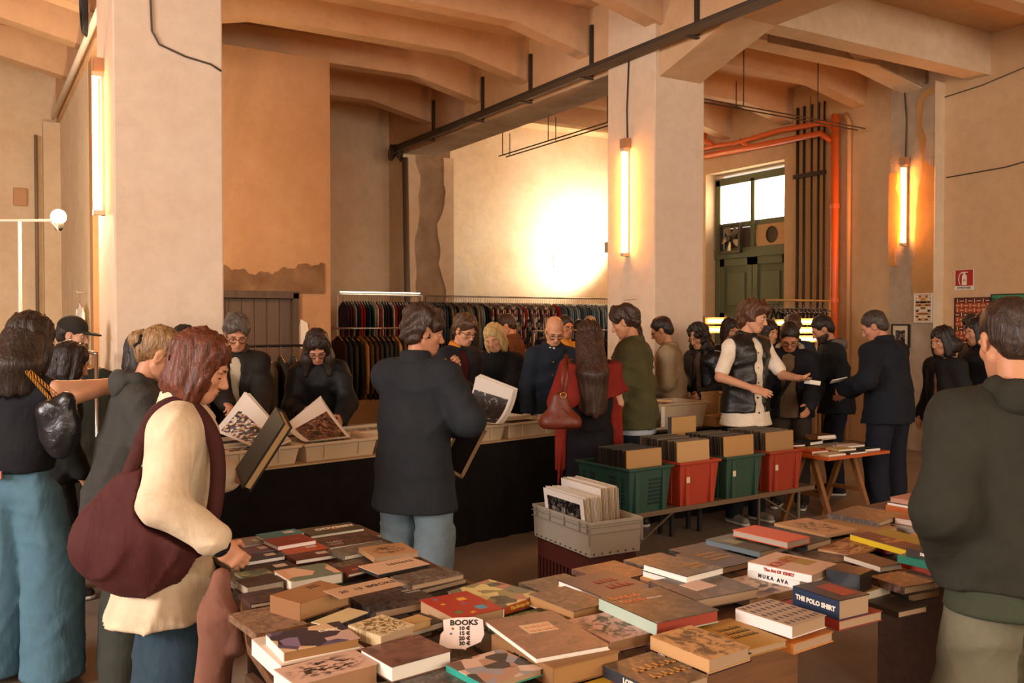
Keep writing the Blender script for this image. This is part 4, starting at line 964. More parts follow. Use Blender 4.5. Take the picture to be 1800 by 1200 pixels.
p_r2 = person('person in glasses and a brown coat by the woven poster', 1718, 8.9, 1.69, face=-90, head=(8, 0, 0), hair=('wavy', '1A120E', '33251B'), glasses='14100C', sk='B87E5C', top=dict(name='coat', col='3A3129', inf=.02), pants=dict(col='1E1F22'))

def smooth_path(pts, n=6):
    P = [Vector(p) for p in pts]; P = [P[0]] + P + [P[-1]]; out = []
    for i in range(1, len(P) - 2):
        for j in range(n):
            t_ = j / n; a, b, c, d = P[i - 1], P[i], P[i + 1], P[i + 2]
            out.append(.5 * ((2 * b) + (c - a) * t_ + (2 * a - 5 * b + 4 * c - d) * t_ ** 2 + (3 * b - a - 3 * c + d) * t_ ** 3))
    out.append(P[-2]); return out
# --- worn and held things of the near figures
def sdf_obj(name, s, h, mat, parent=None, disp=None, carve=None):
    V, Q = s.mesh(h, disp, carve); return link(name, np_mesh(name, V, Q, mat), parent)
def ring_tube(pts, r, seg=8): return MB().tube(pts, r, seg)
# maroon slouch bag of the person in cream
bagc = WP(238, 930, 2.98)
bag = thing('shoulder_bag', 'large slouchy maroon cloth bag on the hip of the person in cream', 'bag', bagc)
s = Sdf(); r3, f3 = np.array(RGT), np.array(FWD)
Mb = np.stack([r3, f3, np.array((0, 0, 1.))], 1)
s.ell((0, 0, -.06), (.185, .085, .16), Mb, k=.08).cap(r3 * -.02 + np.array((0, 0, .0)), r3 * .04 + np.array((0, 0, .14)), .11, .05, ax=f3, sc=.7, k=.10).cap(r3 * -.13 + np.array((0, 0, -.05)), r3 * -.03 + np.array((0, 0, .16)), .06, .03, k=.08).cap(r3 * .13 + np.array((0, 0, -.02)), r3 * .07 + np.array((0, 0, .1)), .06, .03, k=.08)
sdf_obj('bag_body', s, .009, cloth('4A211F', .8), bag, folds(77, .014, 40, (1.0, 1.0, .16)), lambda P: p_cream['top'][1].value((P + np.array(bagc - p_cream['g'])) @ np3(p_cream['inv']).T) - .010)
shp = world(p_cream, p_cream['sh'][1])
sd_ = shp - bagc; MB().tube(smooth_path([RGT * -.04 + Vector((0, 0, .06)), sd_ * .35 + RGT * -.07 + FWD * -.04, sd_ * .7 + RGT * -.08 + FWD * -.03, sd_ + RGT * -.07 + FWD * .04 + Vector((0, 0, .055)), sd_ + RGT * .02 + FWD * .10 + Vector((0, 0, .07)), sd_ + RGT * .12 + FWD * .06 + Vector((0, 0, -.06)), sd_ + RGT * .13 + FWD * .02 + Vector((0, 0, -.26)), sd_ + RGT * .06 + FWD * .03 + Vector((0, 0, -.42)), RGT * .08 + FWD * .05 + Vector((0, 0, .06))], 6), .026, 8).build('strap', cloth('43201D', .8), bag, smooth=True)
# dark folder held up by her
fc = WP(458, 786, 3.36)
fo = thing('folder', 'dark book with a tan edge held upright by the person in cream', 'book', fc)
Mf = Matrix.Rotation(-YAW, 4, 'Z') @ Matrix.Rotation(R(33), 4, 'Y') @ Matrix.Rotation(R(28), 4, 'Z')
MB().box((-.006, -.085, -.14), (.002, .085, .14)).box((.026, -.085, -.14), (.032, .085, .14)).box((-.006, .082, -.14), (.032, .09, .14)).xf(Mf).build('cover', plain('191715', .5), fo)
MB().box((.002, -.078, -.134), (.026, .082, .134)).xf(Mf).build('pages', plain('A98658', .8), fo)
# small black shoulder bag with gold chain
bc = WP(105, 742, 3.92)
bb = thing('shoulder_bag', 'small black leather bag on a gold chain', 'bag', bc)
s = Sdf(); s.ell((0, 0, -.03), (.085, .05, .125), Mb, k=.05).cap(r3 * -.05 + np.array((0, 0, .05)), r3 * .03 + np.array((0, 0, .1)), .045, .03, k=.05)
sdf_obj('bag_body', s, .008, leather('16161A', .25), bb, folds(31, .008, 38, (1, 1, .4)))
GOLD = plain('C89A4A', .3, .9)
top_ = WP(48, 655, 3.96) - bc
for j in range(2):
    ch = MB(); n_ = 22
    for i in range(n_):
        p = top_.lerp(RGT * (-.03 + .03 * j) + Vector((0, 0, .09)), i / (n_ - 1)) + RGT * (.018 * j) ; a = (i % 2) * 1.57
        u = Vector((math.cos(a), math.sin(a), 0)); d = Vector((.2, 0, -1)).normalized()
        ch.tube([p + d * .011 * math.cos(t_) + u * .006 * math.sin(t_) for t_ in [2 * math.pi * i2 / 6 for i2 in range(6)]], .0026, 4, closed=True)
    ch.build('chain', GOLD, bb)
# red shawl with a fringe
sw_ = p_red; k_ = sw_['k']; Tt = sw_['T']
s = Sdf()
s.cap(Tt(0, -.01, .43), Tt(0, -.01, .24), .115, .15, ax=(1, 0, 0), sc=1.5, k=.06)
for s_ in (1, -1): s.cap(sw_['nb'] - np.array((0, 0, .03)), sw_['sh'][s_], .06, .07, k=.05).cap(sw_['sh'][s_], sw_['el'][s_], .075, .085, k=.05)
s.cut(Tt(0, 0, .20), (.25, 0, -1)); s.cut(Tt(0, 0, .5), (0, -.2, 1))
sh_o = sdf_obj('shawl', s, .011, cloth('7E2318', .85), sw_['root'], folds(51, .010, 26, (1, 1, .5)))
for s_, x0 in ((1, .20), (-1, -.21)):
    q = random.Random(s_ + 4); s = Sdf()
    for i in range(5):
        x = x0 + s_ * .016 * (i - 2); L = .62 - .05 * abs(i - 2)
        p0 = Tt(x, .02, .22); p1 = p0 + np.array((s_ * .015, 0, -.3)); p2 = p0 + np.array((s_ * (.03 + q.uniform(-.02, .02)), q.uniform(-.02, .02), -L)); s.cap(p0, p1, .018, .014, k=.015).cap(p1, p2, .014, .010, k=.012)
    sdf_obj('shawl_end', s, .008, cloth('86271A', .85), sh_o)
# brown leather handbag with brass ring
hb = WP(984, 715, 6.28)
hbo = thing('handbag', 'brown leather handbag with brass ring under the red shawl', 'bag', hb)
s = Sdf(); s.cap((0, 0, -.10), (0, 0, .07), .075, .035, ax=r3, sc=1.5, k=.05).cap(r3 * -.09 + np.array((0, 0, -.11)), r3 * .09 + np.array((0, 0, -.11)), .055, k=.05)
s.cut((0, 0, -.15), (0, 0, -1), .03)
sdf_obj('bag_body', s, .009, leather('6E2C16', .42), hbo, folds(91, .005, 34, (1, 1, .4)))
MB().tube([FWD * -.075 + RGT * .02 * math.cos(a) + Vector((0, 0, .085 + .02 * math.sin(a))) + RGT * .02 for a in [2 * math.pi * i / 14 for i in range(14)]], .004, 6, closed=True).build('brass_ring', GOLD, hbo, smooth=True)
MB().tube([RGT * .02 + Vector((0, 0, .07)), RGT * .015 + Vector((0, 0, .2)), RGT * .05 + FWD * .06 + Vector((0, 0, .36)), RGT * .06 + FWD * .12 + Vector((0, 0, .2)), RGT * .03 + FWD * .05 + Vector((0, 0, .06))], .012, 6).build('strap', leather('6E2C16', .42), hbo, smooth=True)
# white card box held out by the vest wearer
cb = WP(1428, 672, 7.02)
cbo = thing('card_box', 'small white box in the outstretched hand of the person in the leather vest', 'box', cb)
Mc = Matrix.Rotation(-YAW + R(20), 4, 'Z') @ Matrix.Rotation(R(8), 4, 'Y')
MB().box((-.05, -.035, -.016), (.05, .035, .016)).xf(Mc).build('box_body', plain('E6DFCF', .6), cbo, bevel=.003)
MB().box((-.051, -.036, .004), (.051, .036, .017)).xf(Mc).build('lid', plain('EFE9DC', .6), cbo, bevel=.003)
ph = WP(1474, 668, 7.46)
pho = thing('phone', 'small pale phone in the hand of the person in navy', 'phone', ph)
Mc = Matrix.Rotation(-YAW, 4, 'Z') @ Matrix.Rotation(R(-12), 4, 'Y') @ Matrix.Rotation(R(-25), 4, 'X')
MB().box((-.065, -.033, -.004), (.065, .033, .004)).xf(Mc).build('case', plain('D8D2C8', .4), pho, bevel=.002)
MB().box((-.06, -.03, .004), (.06, .03, .0045)).xf(Mc).build('screen', plain('20242A', .1), pho)
# cross strap of the bending man
# framed picture under the arm of the man in the long coat
fcn = WP(814, 787, 4.99)
fr_ = thing('picture_frame', 'framed dark picture held under the arm of the long charcoal coat', 'picture', fcn)
Mf = Matrix.Rotation(-YAW + R(-18), 4, 'Z') @ Matrix.Rotation(R(28), 4, 'Y')
w_, h_ = .075, .15
b2 = MB()
for a, b in (((-w_, -.012, -h_), (-w_ + .014, .012, h_)), ((w_ - .014, -.012, -h_), (w_, .012, h_)), ((-w_, -.012, -h_), (w_, .012, -h_ + .014)), ((-w_, -.012, h_ - .014), (w_, .012, h_))): b2.box(a, b)
b2.xf(Mf).build('frame', wood('8A6A4A', 'A5825C', 2), fr_)
MB().box((-w_ + .012, -.004, -h_ + .012), (w_ - .012, .006, h_ - .012)).xf(Mf).build('picture', plain('1B1613', .25), fr_)

# dark cuff of the cream jacket and the coat hanging from that arm
w0 = p_cream['wr'][1]; e0 = p_cream['el'][1]; s = Sdf(); s.cap(w0 - (w0 - e0) * .26, w0 - (w0 - e0) * .02, .048, .036, k=.01)
sdf_obj('cuff', s, .008, cloth('15141A', .9), p_cream['root'])
hc_ = WP(388, 1070, 2.84); ho = thing('folded_coat', 'brownish pink coat hanging from the hand of the person in cream', 'coat', hc_)
s = Sdf(); s.cap((0, 0, .10), r3 * -.01 + np.array((0, 0, -.02)), .022, .04, k=.03).cap(r3 * -.01 + np.array((0, 0, -.02)), r3 * -.04 + np.array((0, 0, -.40)), .042, .066, ax=f3, sc=.7, k=.05).cap(r3 * .02 + np.array((0, 0, -.02)), r3 * .05 + np.array((0, 0, -.12)), .035, .02, k=.03)
sdf_obj('cloth', s, .009, cloth('7E5444', .85), ho, folds(19, .010, 44, (1, 1, .2)))
# leather patch on the waistband of the blue jeans, swoosh-less small chest mark left plain
k_ = p_hair['k']; MB().box((-.05, -.15, .985 * k_), (.02, -.142, 1.02 * k_)).build('waist_patch', plain('B8705A', .6), p_hair['root'])
# paper at the cap man and strap of the bending man
st_ = p_strap; Ts = st_['T']
MB().tube(smooth_path([Ts(-.12, -.06, .50), Ts(-.10, .09, .44), Ts(.0, .175, .28), Ts(.12, .16, .08), Ts(.17, .02, -.04)], 5), .016, 6).build('cross_strap', cloth('17171A', .8), st_['root'], smooth=True)

b_ = p_bun; s = Sdf()
for i in range(10):
    a = i * .628; s.ell(b_['HL']((.034 * math.cos(a), -.105 - .012 * (i % 2), .018 + .034 * math.sin(a))), (.017, .014, .017), k=.01)
sdf_obj('scrunchie', s, .006, cloth('17120F', .8), b_['root'])
b_ = p_back3; s = Sdf(); s.cap(b_['HL']((-.03, -.12, .05)), b_['HL']((.03, -.12, .05)), .014, k=.01); sdf_obj('hair_clip', s, .006, plain('15110F', .3), b_['root'])
# ================================================================== TABLES
BLACKC = cloth('120E0D', .95, var=.3)
BOARD = wood('8A6440', 'A37B50', 0)
# --- the print table with its black skirt
TA = Vector((1.08, 5.42, 0)); TE = Vector((math.cos(R(11.8)), math.sin(R(11.8)), 0)); TN = Vector((-TE.y, TE.x, 0)); TL, TD, TZ = 3.12, .75, .73
pt = thing('print_table', 'long table with black cloth skirt under the print bins', 'table', TA, R(11.8))
MB().box((0, 0, TZ - .03), (TL, TD, TZ)).build('tabletop', wood('B59468', 'C8A87C', 0), pt)
def skirt_mesh(L, D, z, amp=.012, sp=.09):
    """cloth hanging round three sides of a table"""
    path = [(0, D)]; n = int(D / .05); path += [(0, D - D * i / n) for i in range(1, n + 1)]
    n = int(L / .05); path += [(L * i / n, 0) for i in range(1, n + 1)]; n = int(D / .05); path += [(L, D * i / n) for i in range(1, n + 1)]
    q = random.Random(int(L * 100)); vs, fs = [], []; rows = 7
    for i, (x, y) in enumerate(path):
        nx = -1 if x == 0 and y > 0 else (1 if x == L and y > 0 else 0); ny = -1 if y == 0 else 0
        for j in range(rows):
            t_ = j / (rows - 1); o = .006 + amp * t_ * (1.2 + math.sin(i * 1.3 + 1.7 * math.sin(i * .31)))
            vs.append((x + nx * o, y + ny * o, z * (1 - t_) + .004))
    for i in range(len(path) - 1):
        for j in range(rows - 1): fs.append((i * rows + j, i * rows + j + 1, (i + 1) * rows + j + 1, (i + 1) * rows + j))
    return MB().add(vs, fs)
skirt_mesh(TL, TD, TZ - .012).build('skirt', BLACKC, pt, smooth=True)
for x in (.1, TL - .1):
    for y in (.1, TD - .1): MB().box((x - .02, y - .02, 0), (x + .02, y + .02, TZ - .03)).build('leg', plain('3A332C', .6, .4), pt)
# --- second black table behind the crates
t2 = thing('side_table', 'black draped table under the clear plastic tote', 'table', (4.72, 5.72, 0), R(4))
MB().box((0, 0, .70), (1.3, .50, .73)).build('tabletop', plain('2A2420', .8), t2)
skirt_mesh(1.3, .50, .725).build('skirt', BLACKC, t2, smooth=True)
for x in (.08, 1.22):
    for y in (.08, .42): MB().box((x - .02, y - .02, 0), (x + .02, y + .02, .70)).build('leg', plain('3A332C', .6, .4), t2)

# --- bins of prints
def photo_mat(seed, cols, scale=5, kind='photo'):
    k = ('photo', seed, tuple(cols), scale, kind)
    if k in MATS: return MATS[k]
    t = NT('printed_picture_' + str(len(MATS))); q = random.Random(seed)
    co = t.coord('Object', (1, 1, 1), (0, 0, q.uniform(0, 6)), (q.uniform(0, 9), q.uniform(0, 9), q.uniform(0, 9)))
    if kind == 'photo': f = t.noise(co, scale * 3, 5, .6, 1.2)
    elif kind == 'cells':
        v = t.n('ShaderNodeTexVoronoi'); v.inputs['Scale'].default_value = scale * 5; t.l(co, v.inputs['Vector'])
        sp_ = t.n('ShaderNodeSeparateColor'); t.l(v.outputs['Color'], sp_.inputs[0]); f = sp_.outputs[0]
    elif kind == 'stripes':
        v = t.n('ShaderNodeTexWave'); v.inputs['Scale'].default_value = scale; v.inputs['Distortion'].default_value = 5; v.inputs['Detail'].default_value = 3; t.l(co, v.inputs['Vector']); f = v.outputs['Fac']
    else: f = t.noise(co, scale, 2, .5, .3)
    n = len(cols)
    if kind == 'cells': stops = [(i / n, c) for i, c in enumerate(cols)]
    else: stops = [(.28 + .44 * i / max(1, n - 1), c) for i, c in enumerate(cols)]
    hs_ = t.n('ShaderNodeHueSaturation'); hs_.inputs['Saturation'].default_value = .78; hs_.inputs['Value'].default_value = .82 if kind == 'photo' else 1.0
    t.l(t.ramp(f, stops, 'CONSTANT' if kind == 'cells' else 'LINEAR'), hs_.inputs['Color']); t.col(hs_.outputs[0]); t.set(Roughness=.42)
    MATS[k] = t.m; return t.m
PAPER = plain('DDD3C4', .7); PAPER2 = plain('CDBD9F', .75); CREAM = plain('D2BE98', .75)
BINM = plain('CDB593', .5, name='bin_plastic')
PIC = [photo_mat(i, c, s_ * 2, kd) for i, (c, s_, kd) in enumerate([(('16110E', '3A2A20', '8A6A4A', 'D8C4A4'), 4, 'photo'), (('1A1512', '2A2420', 'B09A80'), 3, 'photo'), (('5A2A1C', '2A3A52', 'C9A26A', 'E6DAC6', '1A1714'), 5, 'cells'), (('15110F', '28201A', '705A44'), 5, 'photo'), (('202428', '4A5058', 'A89C8A'), 4, 'stripes')])]
def tray_mb(L, Wd, H, t_=.006, taper=.02, rim=.014):
    m = MB(); o0 = [(-L / 2 + taper, -Wd / 2 + taper), (L / 2 - taper, -Wd / 2 + taper), (L / 2 - taper, Wd / 2 - taper), (-L / 2 + taper, Wd / 2 - taper)]
    o1 = [(-L / 2, -Wd / 2), (L / 2, -Wd / 2), (L / 2, Wd / 2), (-L / 2, Wd / 2)]
    sgn = [(1, 1), (-1, 1), (-1, -1), (1, -1)]; inn = lambda o, e: [(x + sx * e, y + sy * e) for (x, y), (sx, sy) in zip(o, sgn)]; out = lambda o, e: [(x - sx * e, y - sy * e) for (x, y), (sx, sy) in zip(o, sgn)]
    rings = [(o0, 0), (o1, H - .02), (out(o1, rim), H - .018), (out(o1, rim), H), (inn(o1, t_), H), (inn(o0, t_), t_)]
    vs = [(x, y, z) for o, z in rings for x, y in o]; fs = [(3, 2, 1, 0)]
    for r_ in range(len(rings) - 1):
        for k in range(4): fs.append((r_ * 4 + k, r_ * 4 + (k + 1) % 4, r_ * 4 + 4 + (k + 1) % 4, r_ * 4 + 4 + k))
    e = (len(rings) - 1) * 4; fs.append((e, e + 1, e + 2, e + 3)); return m.add(vs, fs)
def put(o, t_, n_, z, r_=0):
    o.location = TA + TE * t_ + TN * n_ + Vector((0, 0, z)); o.rotation_euler = (0, 0, R(11.8 + r_)); return o
binn = 0
def print_sheet(name, label, w_, h_, pic, loc, rz, group, margin=.12, tilt=(0, 0)):
    o = thing(name, label, 'print', loc, rz, group); o.rotation_euler = (R(tilt[0]), R(tilt[1]), rz)
    MB().box((-w_ / 2, -h_ / 2, 0), (w_ / 2, h_ / 2, .0012)).build('paper', PAPER, o)
    if pic is not None:
        m_ = margin * w_; MB().box((-w_ / 2 + m_, -h_ / 2 + m_, .0012), (w_ / 2 - m_, h_ / 2 - m_, .0016)).build('picture', pic, o)
    return o
names = ['at the near end of the print table', 'next to the near end bin', 'before the long charcoal coat', 'under the print over the burgundy jumper', 'beside the brown handbag']
for row in range(2):
    for i in range(5):
        Lb = .54; t0 = .20 + .585 * i + .27
        b_ = thing('storage_bin', ('front' if row == 0 else 'rear') + ' row beige plastic bin of prints ' + names[i], 'bin', (0, 0, 0), 0, 'plastic bins on the print table')
        put(b_, t0, .195 + .36 * row, TZ, rnd.uniform(-.5, .5))
        tray_mb(Lb, .318, .12).build('bin_body', BINM, b_, bevel=.004)
        for k in (-1, 1): MB().box((k * .13 - .004, -.3255 / 2 - .003, .02), (k * .13 + .004, -.3255 / 2 + .003, .1)).build('rib', BINM, b_)
        for j in range(4):
            pic = PIC[rnd.randrange(5)] if j == 3 or rnd.random() < .4 else None
            s_ = print_sheet('photo_print', 'loose print lying in the ' + ('front' if row == 0 else 'rear') + ' row bin ' + names[i], rnd.uniform(.34, .41), rnd.uniform(.205, .24), pic, (0, 0, 0), 0, 'prints lying in the bins', rnd.uniform(.06, .16))
            put(s_, t0 + rnd.uniform(-.03, .03), .195 + .36 * row + rnd.uniform(-.01, .01), TZ + .06 + .013 * j + (.006 if j == 3 else 0), rnd.uniform(-3, 3))
            if j == 0: MB().box((-.16, -.10, -.052), (.16, .10, 0)).build('stack', PAPER2, s_)
# --- held prints: gently bowed sheets
def quad_sheet(name, label, c, bulge, mat_pic, inset, sheets=3, grp=None, pmat=None):
    """c: four corner points in space (tl, tr, br, bl)"""
    c = [Vector(p) for p in c]; ctr = sum(c, Vector()) / 4; nrm = (c[1] - c[0]).cross(c[3] - c[0]).normalized()
    if nrm.dot(Vector((0, 0, CAM_H)) - ctr) < 0: nrm = -nrm
    o = thing(name, label, 'print', ctr, 0, grp); n = 10
    def grid(u0, u1, v0, v1, off):
        vs, fs = [], []
        for j in range(n + 1):
            for i in range(n + 1):
                u = u0 + (u1 - u0) * i / n; v = v0 + (v1 - v0) * j / n
                p = (c[0] * (1 - u) + c[1] * u) * (1 - v) + (c[3] * (1 - u) + c[2] * u) * v
                vs.append(p + nrm * (bulge * (1 - (2 * v - 1) ** 2) * -1 + off) - ctr)
        for j in range(n):
            for i in range(n): a = j * (n + 1) + i; fs.append((a, a + 1, a + n + 2, a + n + 1))
        m = MB().add(vs, fs); k = len(vs); m.add([Vector(v) - nrm * .0008 for v in vs], [f[::-1] for f in fs]); return m
    grid(0, 1, 0, 1, 0).build('paper', PAPER, o, smooth=True)
    grid(inset[0], inset[1], inset[2], inset[3], .0012).build('picture', mat_pic, o, smooth=True)
    for s_ in range(1, sheets):
        sh_ = grid(0.02 * s_, 1 + .02 * s_, -.025 * s_, 1 - .02 * s_, -.006 * s_).build('paper', plain('E2D9CC', .7) if s_ % 2 else PAPER2, o, smooth=True)
    return o
quad_sheet('photo_print', 'colour print with white margin held by the person in the collared jacket', [WP(430, 688, 6.1), WP(503, 768, 5.78), WP(450, 787, 5.52), WP(376, 757, 5.84)], .01,
    photo_mat(41, ('2A1C16', '6A3A24', 'C9A26A', '33486A', 'E6DAC6'), 11, 'cells'), (.12, .86, .34, .93), 4)
quad_sheet('photo_print', 'dark poster print with orange picture lifted from the bins', [WP(500, 748, 6.05), WP(563, 700, 6.4), WP(614, 768, 6.02), WP(535, 776, 5.79)], .015,
    photo_mat(42, ('120D0B', '2A1A12', '8A4A1C', 'D89A3A'), 8, 'photo'), (.12, .95, .28, .97), 4)
quad_sheet('photo_print', 'large black and white print bowed between two hands', [WP(836, 662, 7.1), WP(902, 686, 6.95), WP(874, 745, 6.8), WP(806, 738, 6.95)], .05,
    photo_mat(43, ('110E0D', '1A1614', '2A2420', 'C9BDB4'), 6, 'photo'), (.04, .94, .24, .98), 5)

# --- the crowded book table, an L of two boards on wooden boxes
FZ = .75
bt = thing('book_table', 'L-shaped wooden table covered with second-hand books', 'table', (0, 0, 0))
TOPM = wood('5A3A24', '7A5234', 0)
MB().prism([(.60, 1.68), (4.25, 2.02), (4.25, 2.92), (1.45, 2.47), (.645, 2.47)], FZ - .025, FZ, 2).build('tabletop', TOPM, bt)
MB().prism([(.645, 2.47), (1.45, 2.47), (1.43, 3.68), (.90, 3.68)], FZ - .025, FZ, 2).build('tabletop', TOPM, bt)
MP = Matrix.Translation((.6, 1.68, 0)) @ Matrix.Rotation(R(5.3), 4, 'Z') @ Matrix.Translation((-.6, -1.76, 0))
PANEL = wood('6B4426', '835632', 0); PANELD = wood('3C2416', '4E3220', 0)
for x0, x1 in ((.66, 1.02), (1.44, 2.14), (3.5, 4.15)):
    MB().box((x0, 1.82, 0), (x1, 1.845, FZ - .025)).xf(MP).build('panel', PANEL, bt); MB().box((x0, 1.845, 0), (x0 + .02, 2.4, FZ - .025)).xf(MP).build('panel', PANELD, bt); MB().box((x1 - .02, 1.845, 0), (x1, 2.4, FZ - .025)).xf(MP).build('panel', PANELD, bt)
MB().box((.94, 2.9, 0), (.96, 3.60, FZ - .025)).build('panel', PANELD, bt); MB().box((.96, 3.58, 0), (1.38, 3.60, FZ - .025)).build('panel', PANELD, bt); MB().box((1.36, 2.9, 0), (1.38, 3.58, FZ - .025)).build('panel', PANELD, bt)

# --- low bench with the record crates
BZ = .385
bq = thing('bench', 'low wooden bench carrying four crates of records', 'bench', (3.56, 4.60, 0), R(4))
MB().box((0, 0, BZ - .035), (1.98, .50, BZ)).build('seat_board', wood('5E4A36', '7A6248', 0), bq, bevel=.004)
LEG = plain('6A5C4C', .5, .4)
for x in (.12, 1.86):
    for y in (.06, .44): MB().tube([(x, y, 0), (x, y, BZ - .035)], .014, 8).build('leg', LEG, bq)
    MB().tube([(x + (.42 if x < 1 else -.42), .06, BZ - .04), (x + .01, .06, .12)], .008, 6).build('brace', LEG, bq)
def crate(name, label, col, x, y, grp, w_=.37, l_=.52, h_=.30, vent=False, rz=0):
    M4 = Matrix.Translation((3.56, 4.60, BZ)) @ Matrix.Rotation(R(4), 4, 'Z') @ Matrix.Translation((x, y, 0))
    o = thing(name, label, 'crate', M4.translation, R(4 + rz), grp); m_ = plain(col, .45)
    tray_mb(w_, l_, h_, .008, .022, .016).build('crate_body', m_, o, bevel=.004)
    for sx in (-1, 1):
        for yy in (-l_ * .3, l_ * .3): MB().box((sx * (w_ / 2 - .012) - .006, yy - .02, .01), (sx * (w_ / 2 - .012) + .012 * sx, yy + .02, h_ - .03)).build('rib', m_, o)
    for xx in (-w_ * .32, w_ * .32): MB().box((xx - .016, -l_ / 2 - .004, .01), (xx + .016, -l_ / 2 + .016, h_ - .03)).build('rib', m_, o)
    if vent:
        g_ = MB(); dk = plain('0E1A16', .8)
        for r_ in range(7):
            for c_ in range(20):
                yy = -l_ / 2 + .06 + c_ * .021
                if r_ > 4 and 6 < c_ < 14: continue
                zz = .06 + r_ * .026; off = .022 * (1 - zz / h_); g_.box((-w_ / 2 + off - .0035, yy, zz), (-w_ / 2 + off - .001, yy + .013, zz + .016))
            for c_ in range(6):
                xx = .02 + c_ * .02; zz = .05 + r_ * .026; off = .022 * (1 - zz / h_); g_.box((xx - .03, -l_ / 2 + off - .0035, zz), (xx - .018, -l_ / 2 + off - .001, zz + .016))
        vo = g_.build('vent_slots', dk, o); vo['kind'] = 'stuff'
    else:
        MB().box((-.13, -l_ / 2 - .006, .16), (-.10, -l_ / 2 - .001, .2)).build('price_tag', plain('D8C8A8', .7), o)
    return o, M4
cr = [('dark green ventilated crate of records at the bench end', '24483C', True), ('red plastic crate of records with price sticker beside the green one', 'A83A22', False), ('dark green crate of records between two red crates', '2C4A3A', False), ('red plastic crate of records nearest the small trestle table', '9A3520', False)]
recmats = [(['2A2622', '3A322A', '1E1C1A'], 'B58A54'), (['3A3632', '524638', '6A5A46'], 'C29A66'), (['4A4034', '5E503E', '332C26'], 'B88A52'), (['5A5044', '6A5C48', '4A4238'], 'A57E4E')]
rn = ['ventilated green crate', 'red crate with the sticker', 'middle green crate', 'red crate by the trestle table']
for i, (lb, col, vent) in enumerate(cr):
    x = .245 + .455 * i
    o, M4 = crate('crate', lb, col, x, .235, 'crates of records on the bench', vent=vent)
    cols, ply = recmats[i]; n_ = 22
    for j in range(n_):
        yy = -.19 + .44 * j / n_ * (.72 if i == 0 else .85) - .02
        h_ = .315 + rnd.uniform(-.004, .006); last = j == 0
        tl = R(rnd.uniform(3, 6) if j else 2)
        mt = plain(ply, .55) if last else plain(cols[rnd.randrange(3)], .5)
        r_ = link('record', (MB().box((-.155, 0, 0), (.155, .004 if j else .008, h_)).mesh('record', mt)))
        r_.matrix_world = M4 @ Matrix.Translation((rnd.uniform(-.004, .004), yy, .03 + (.085 if i else .06))) @ Matrix.Rotation(-tl, 4, 'X')
        tag(r_, ('cardboard front sleeve' if last else 'thin record sleeve') + ' standing in the ' + rn[i], 'record', 'records in the ' + rn[i])
        if not last: pass
for j in range(7):
    M4 = Matrix.Translation((4.86, 5.36, .0))
    r_ = link('record', MB().box((-.13, 0, 0), (.13, .005, .3)).mesh('record', plain('C0955C' if j == 0 else ('8A8FA0', '5A5650', '3A3632')[j % 3], .45)))
    r_.location = (4.72, 5.30 + j * .007, .60); r_.rotation_euler = (0, 0, R(4))
    tag(r_, 'cardboard mailer in plastic standing behind the red crate' if j == 0 else 'thin mailer in the bundle behind the red crate', 'record', 'mailers behind the crates')
mb_ = thing('stool', 'dark box stool behind the crates under the mailers', 'stool', (4.72, 5.33, 0), R(4))
MB().box((-.17, -.06, .56), (.17, .08, .6)).build('seat', plain('1E1814', .8), mb_)
for sx in (-1, 1):
    for sy in (-.05, .07): MB().box((sx * .15 - .015, sy - .012, 0), (sx * .15 + .015, sy + .012, .56)).build('leg', plain('1E1814', .8), mb_)

# --- grey stacking box with prints on a dark red crate
gx = Vector((2.78, 3.80, 0)); gr = R(-2)
rc = thing('crate', 'dark red slatted plastic crate under the grey box', 'crate', gx + Vector((.14, .28, 0)), gr)
DR = plain('4A1C14', .5)
for a, b in (((-.15, -.26, 0), (.15, -.24, .405)), ((-.15, .24, 0), (.15, .26, .405)), ((-.15, -.24, 0), (-.13, .24, .05)), ((-.15, -.24, .3), (-.13, .24, .405)), ((.13, -.24, 0), (.15, .24, .405)), ((-.15, -.26, .395), (.15, .26, .405))): MB().box(a, b).build('side', DR, rc)
for j in range(13): MB().box((-.147, -.22 + j * .036, .05), (-.135, -.22 + j * .036 + .016, .3)).build('slat', DR, rc)
GB = plain('A79C8C', .4, name='grey_box_plastic'); zg = .405
gb = thing('stacking_box', 'grey plastic stacking box full of white prints', 'box', gx + Vector((.14, .28, zg)), gr)
m = tray_mb(.33, .58, .185, .006, .006, .004); m.build('box_body', GB, gb, bevel=.006)
GB2 = plain('8E8474', .4)
for z in (.118, .15):
    MB().box((-.1725, -.292, z), (.1725, -.289, z + .006)).build('rim_rib', GB2, gb); MB().box((-.1725, -.292, z), (-.1695, .292, z + .006)).build('rim_rib', GB2, gb)
for xx in (-.168, .168): MB().box((xx - .006, -.2935, .06), (xx + .006, -.289, .18)).build('corner_rib', GB2, gb)
for yy in (-.27, -.2, -.05, .1, .24): MB().box((-.1735, yy - .003, .118), (-.1695, yy + .003, .18)).build('rim_rib', GB2, gb)
dots = MB()
for j in range(11): dots.box((-.1705, -.26 + .05 * j, .012), (-.167, -.254 + .05 * j, .02))
for j in range(6): dots.box((-.14 + .05 * j, -.2905, .012), (-.134 + .05 * j, -.287, .02))
dots.build('drain_holes', plain('2A2018', .8), gb)['kind'] = 'stuff'
Mg = Matrix.Translation(gx + Vector((.14, .28, zg))) @ Matrix.Rotation(gr, 4, 'Z')
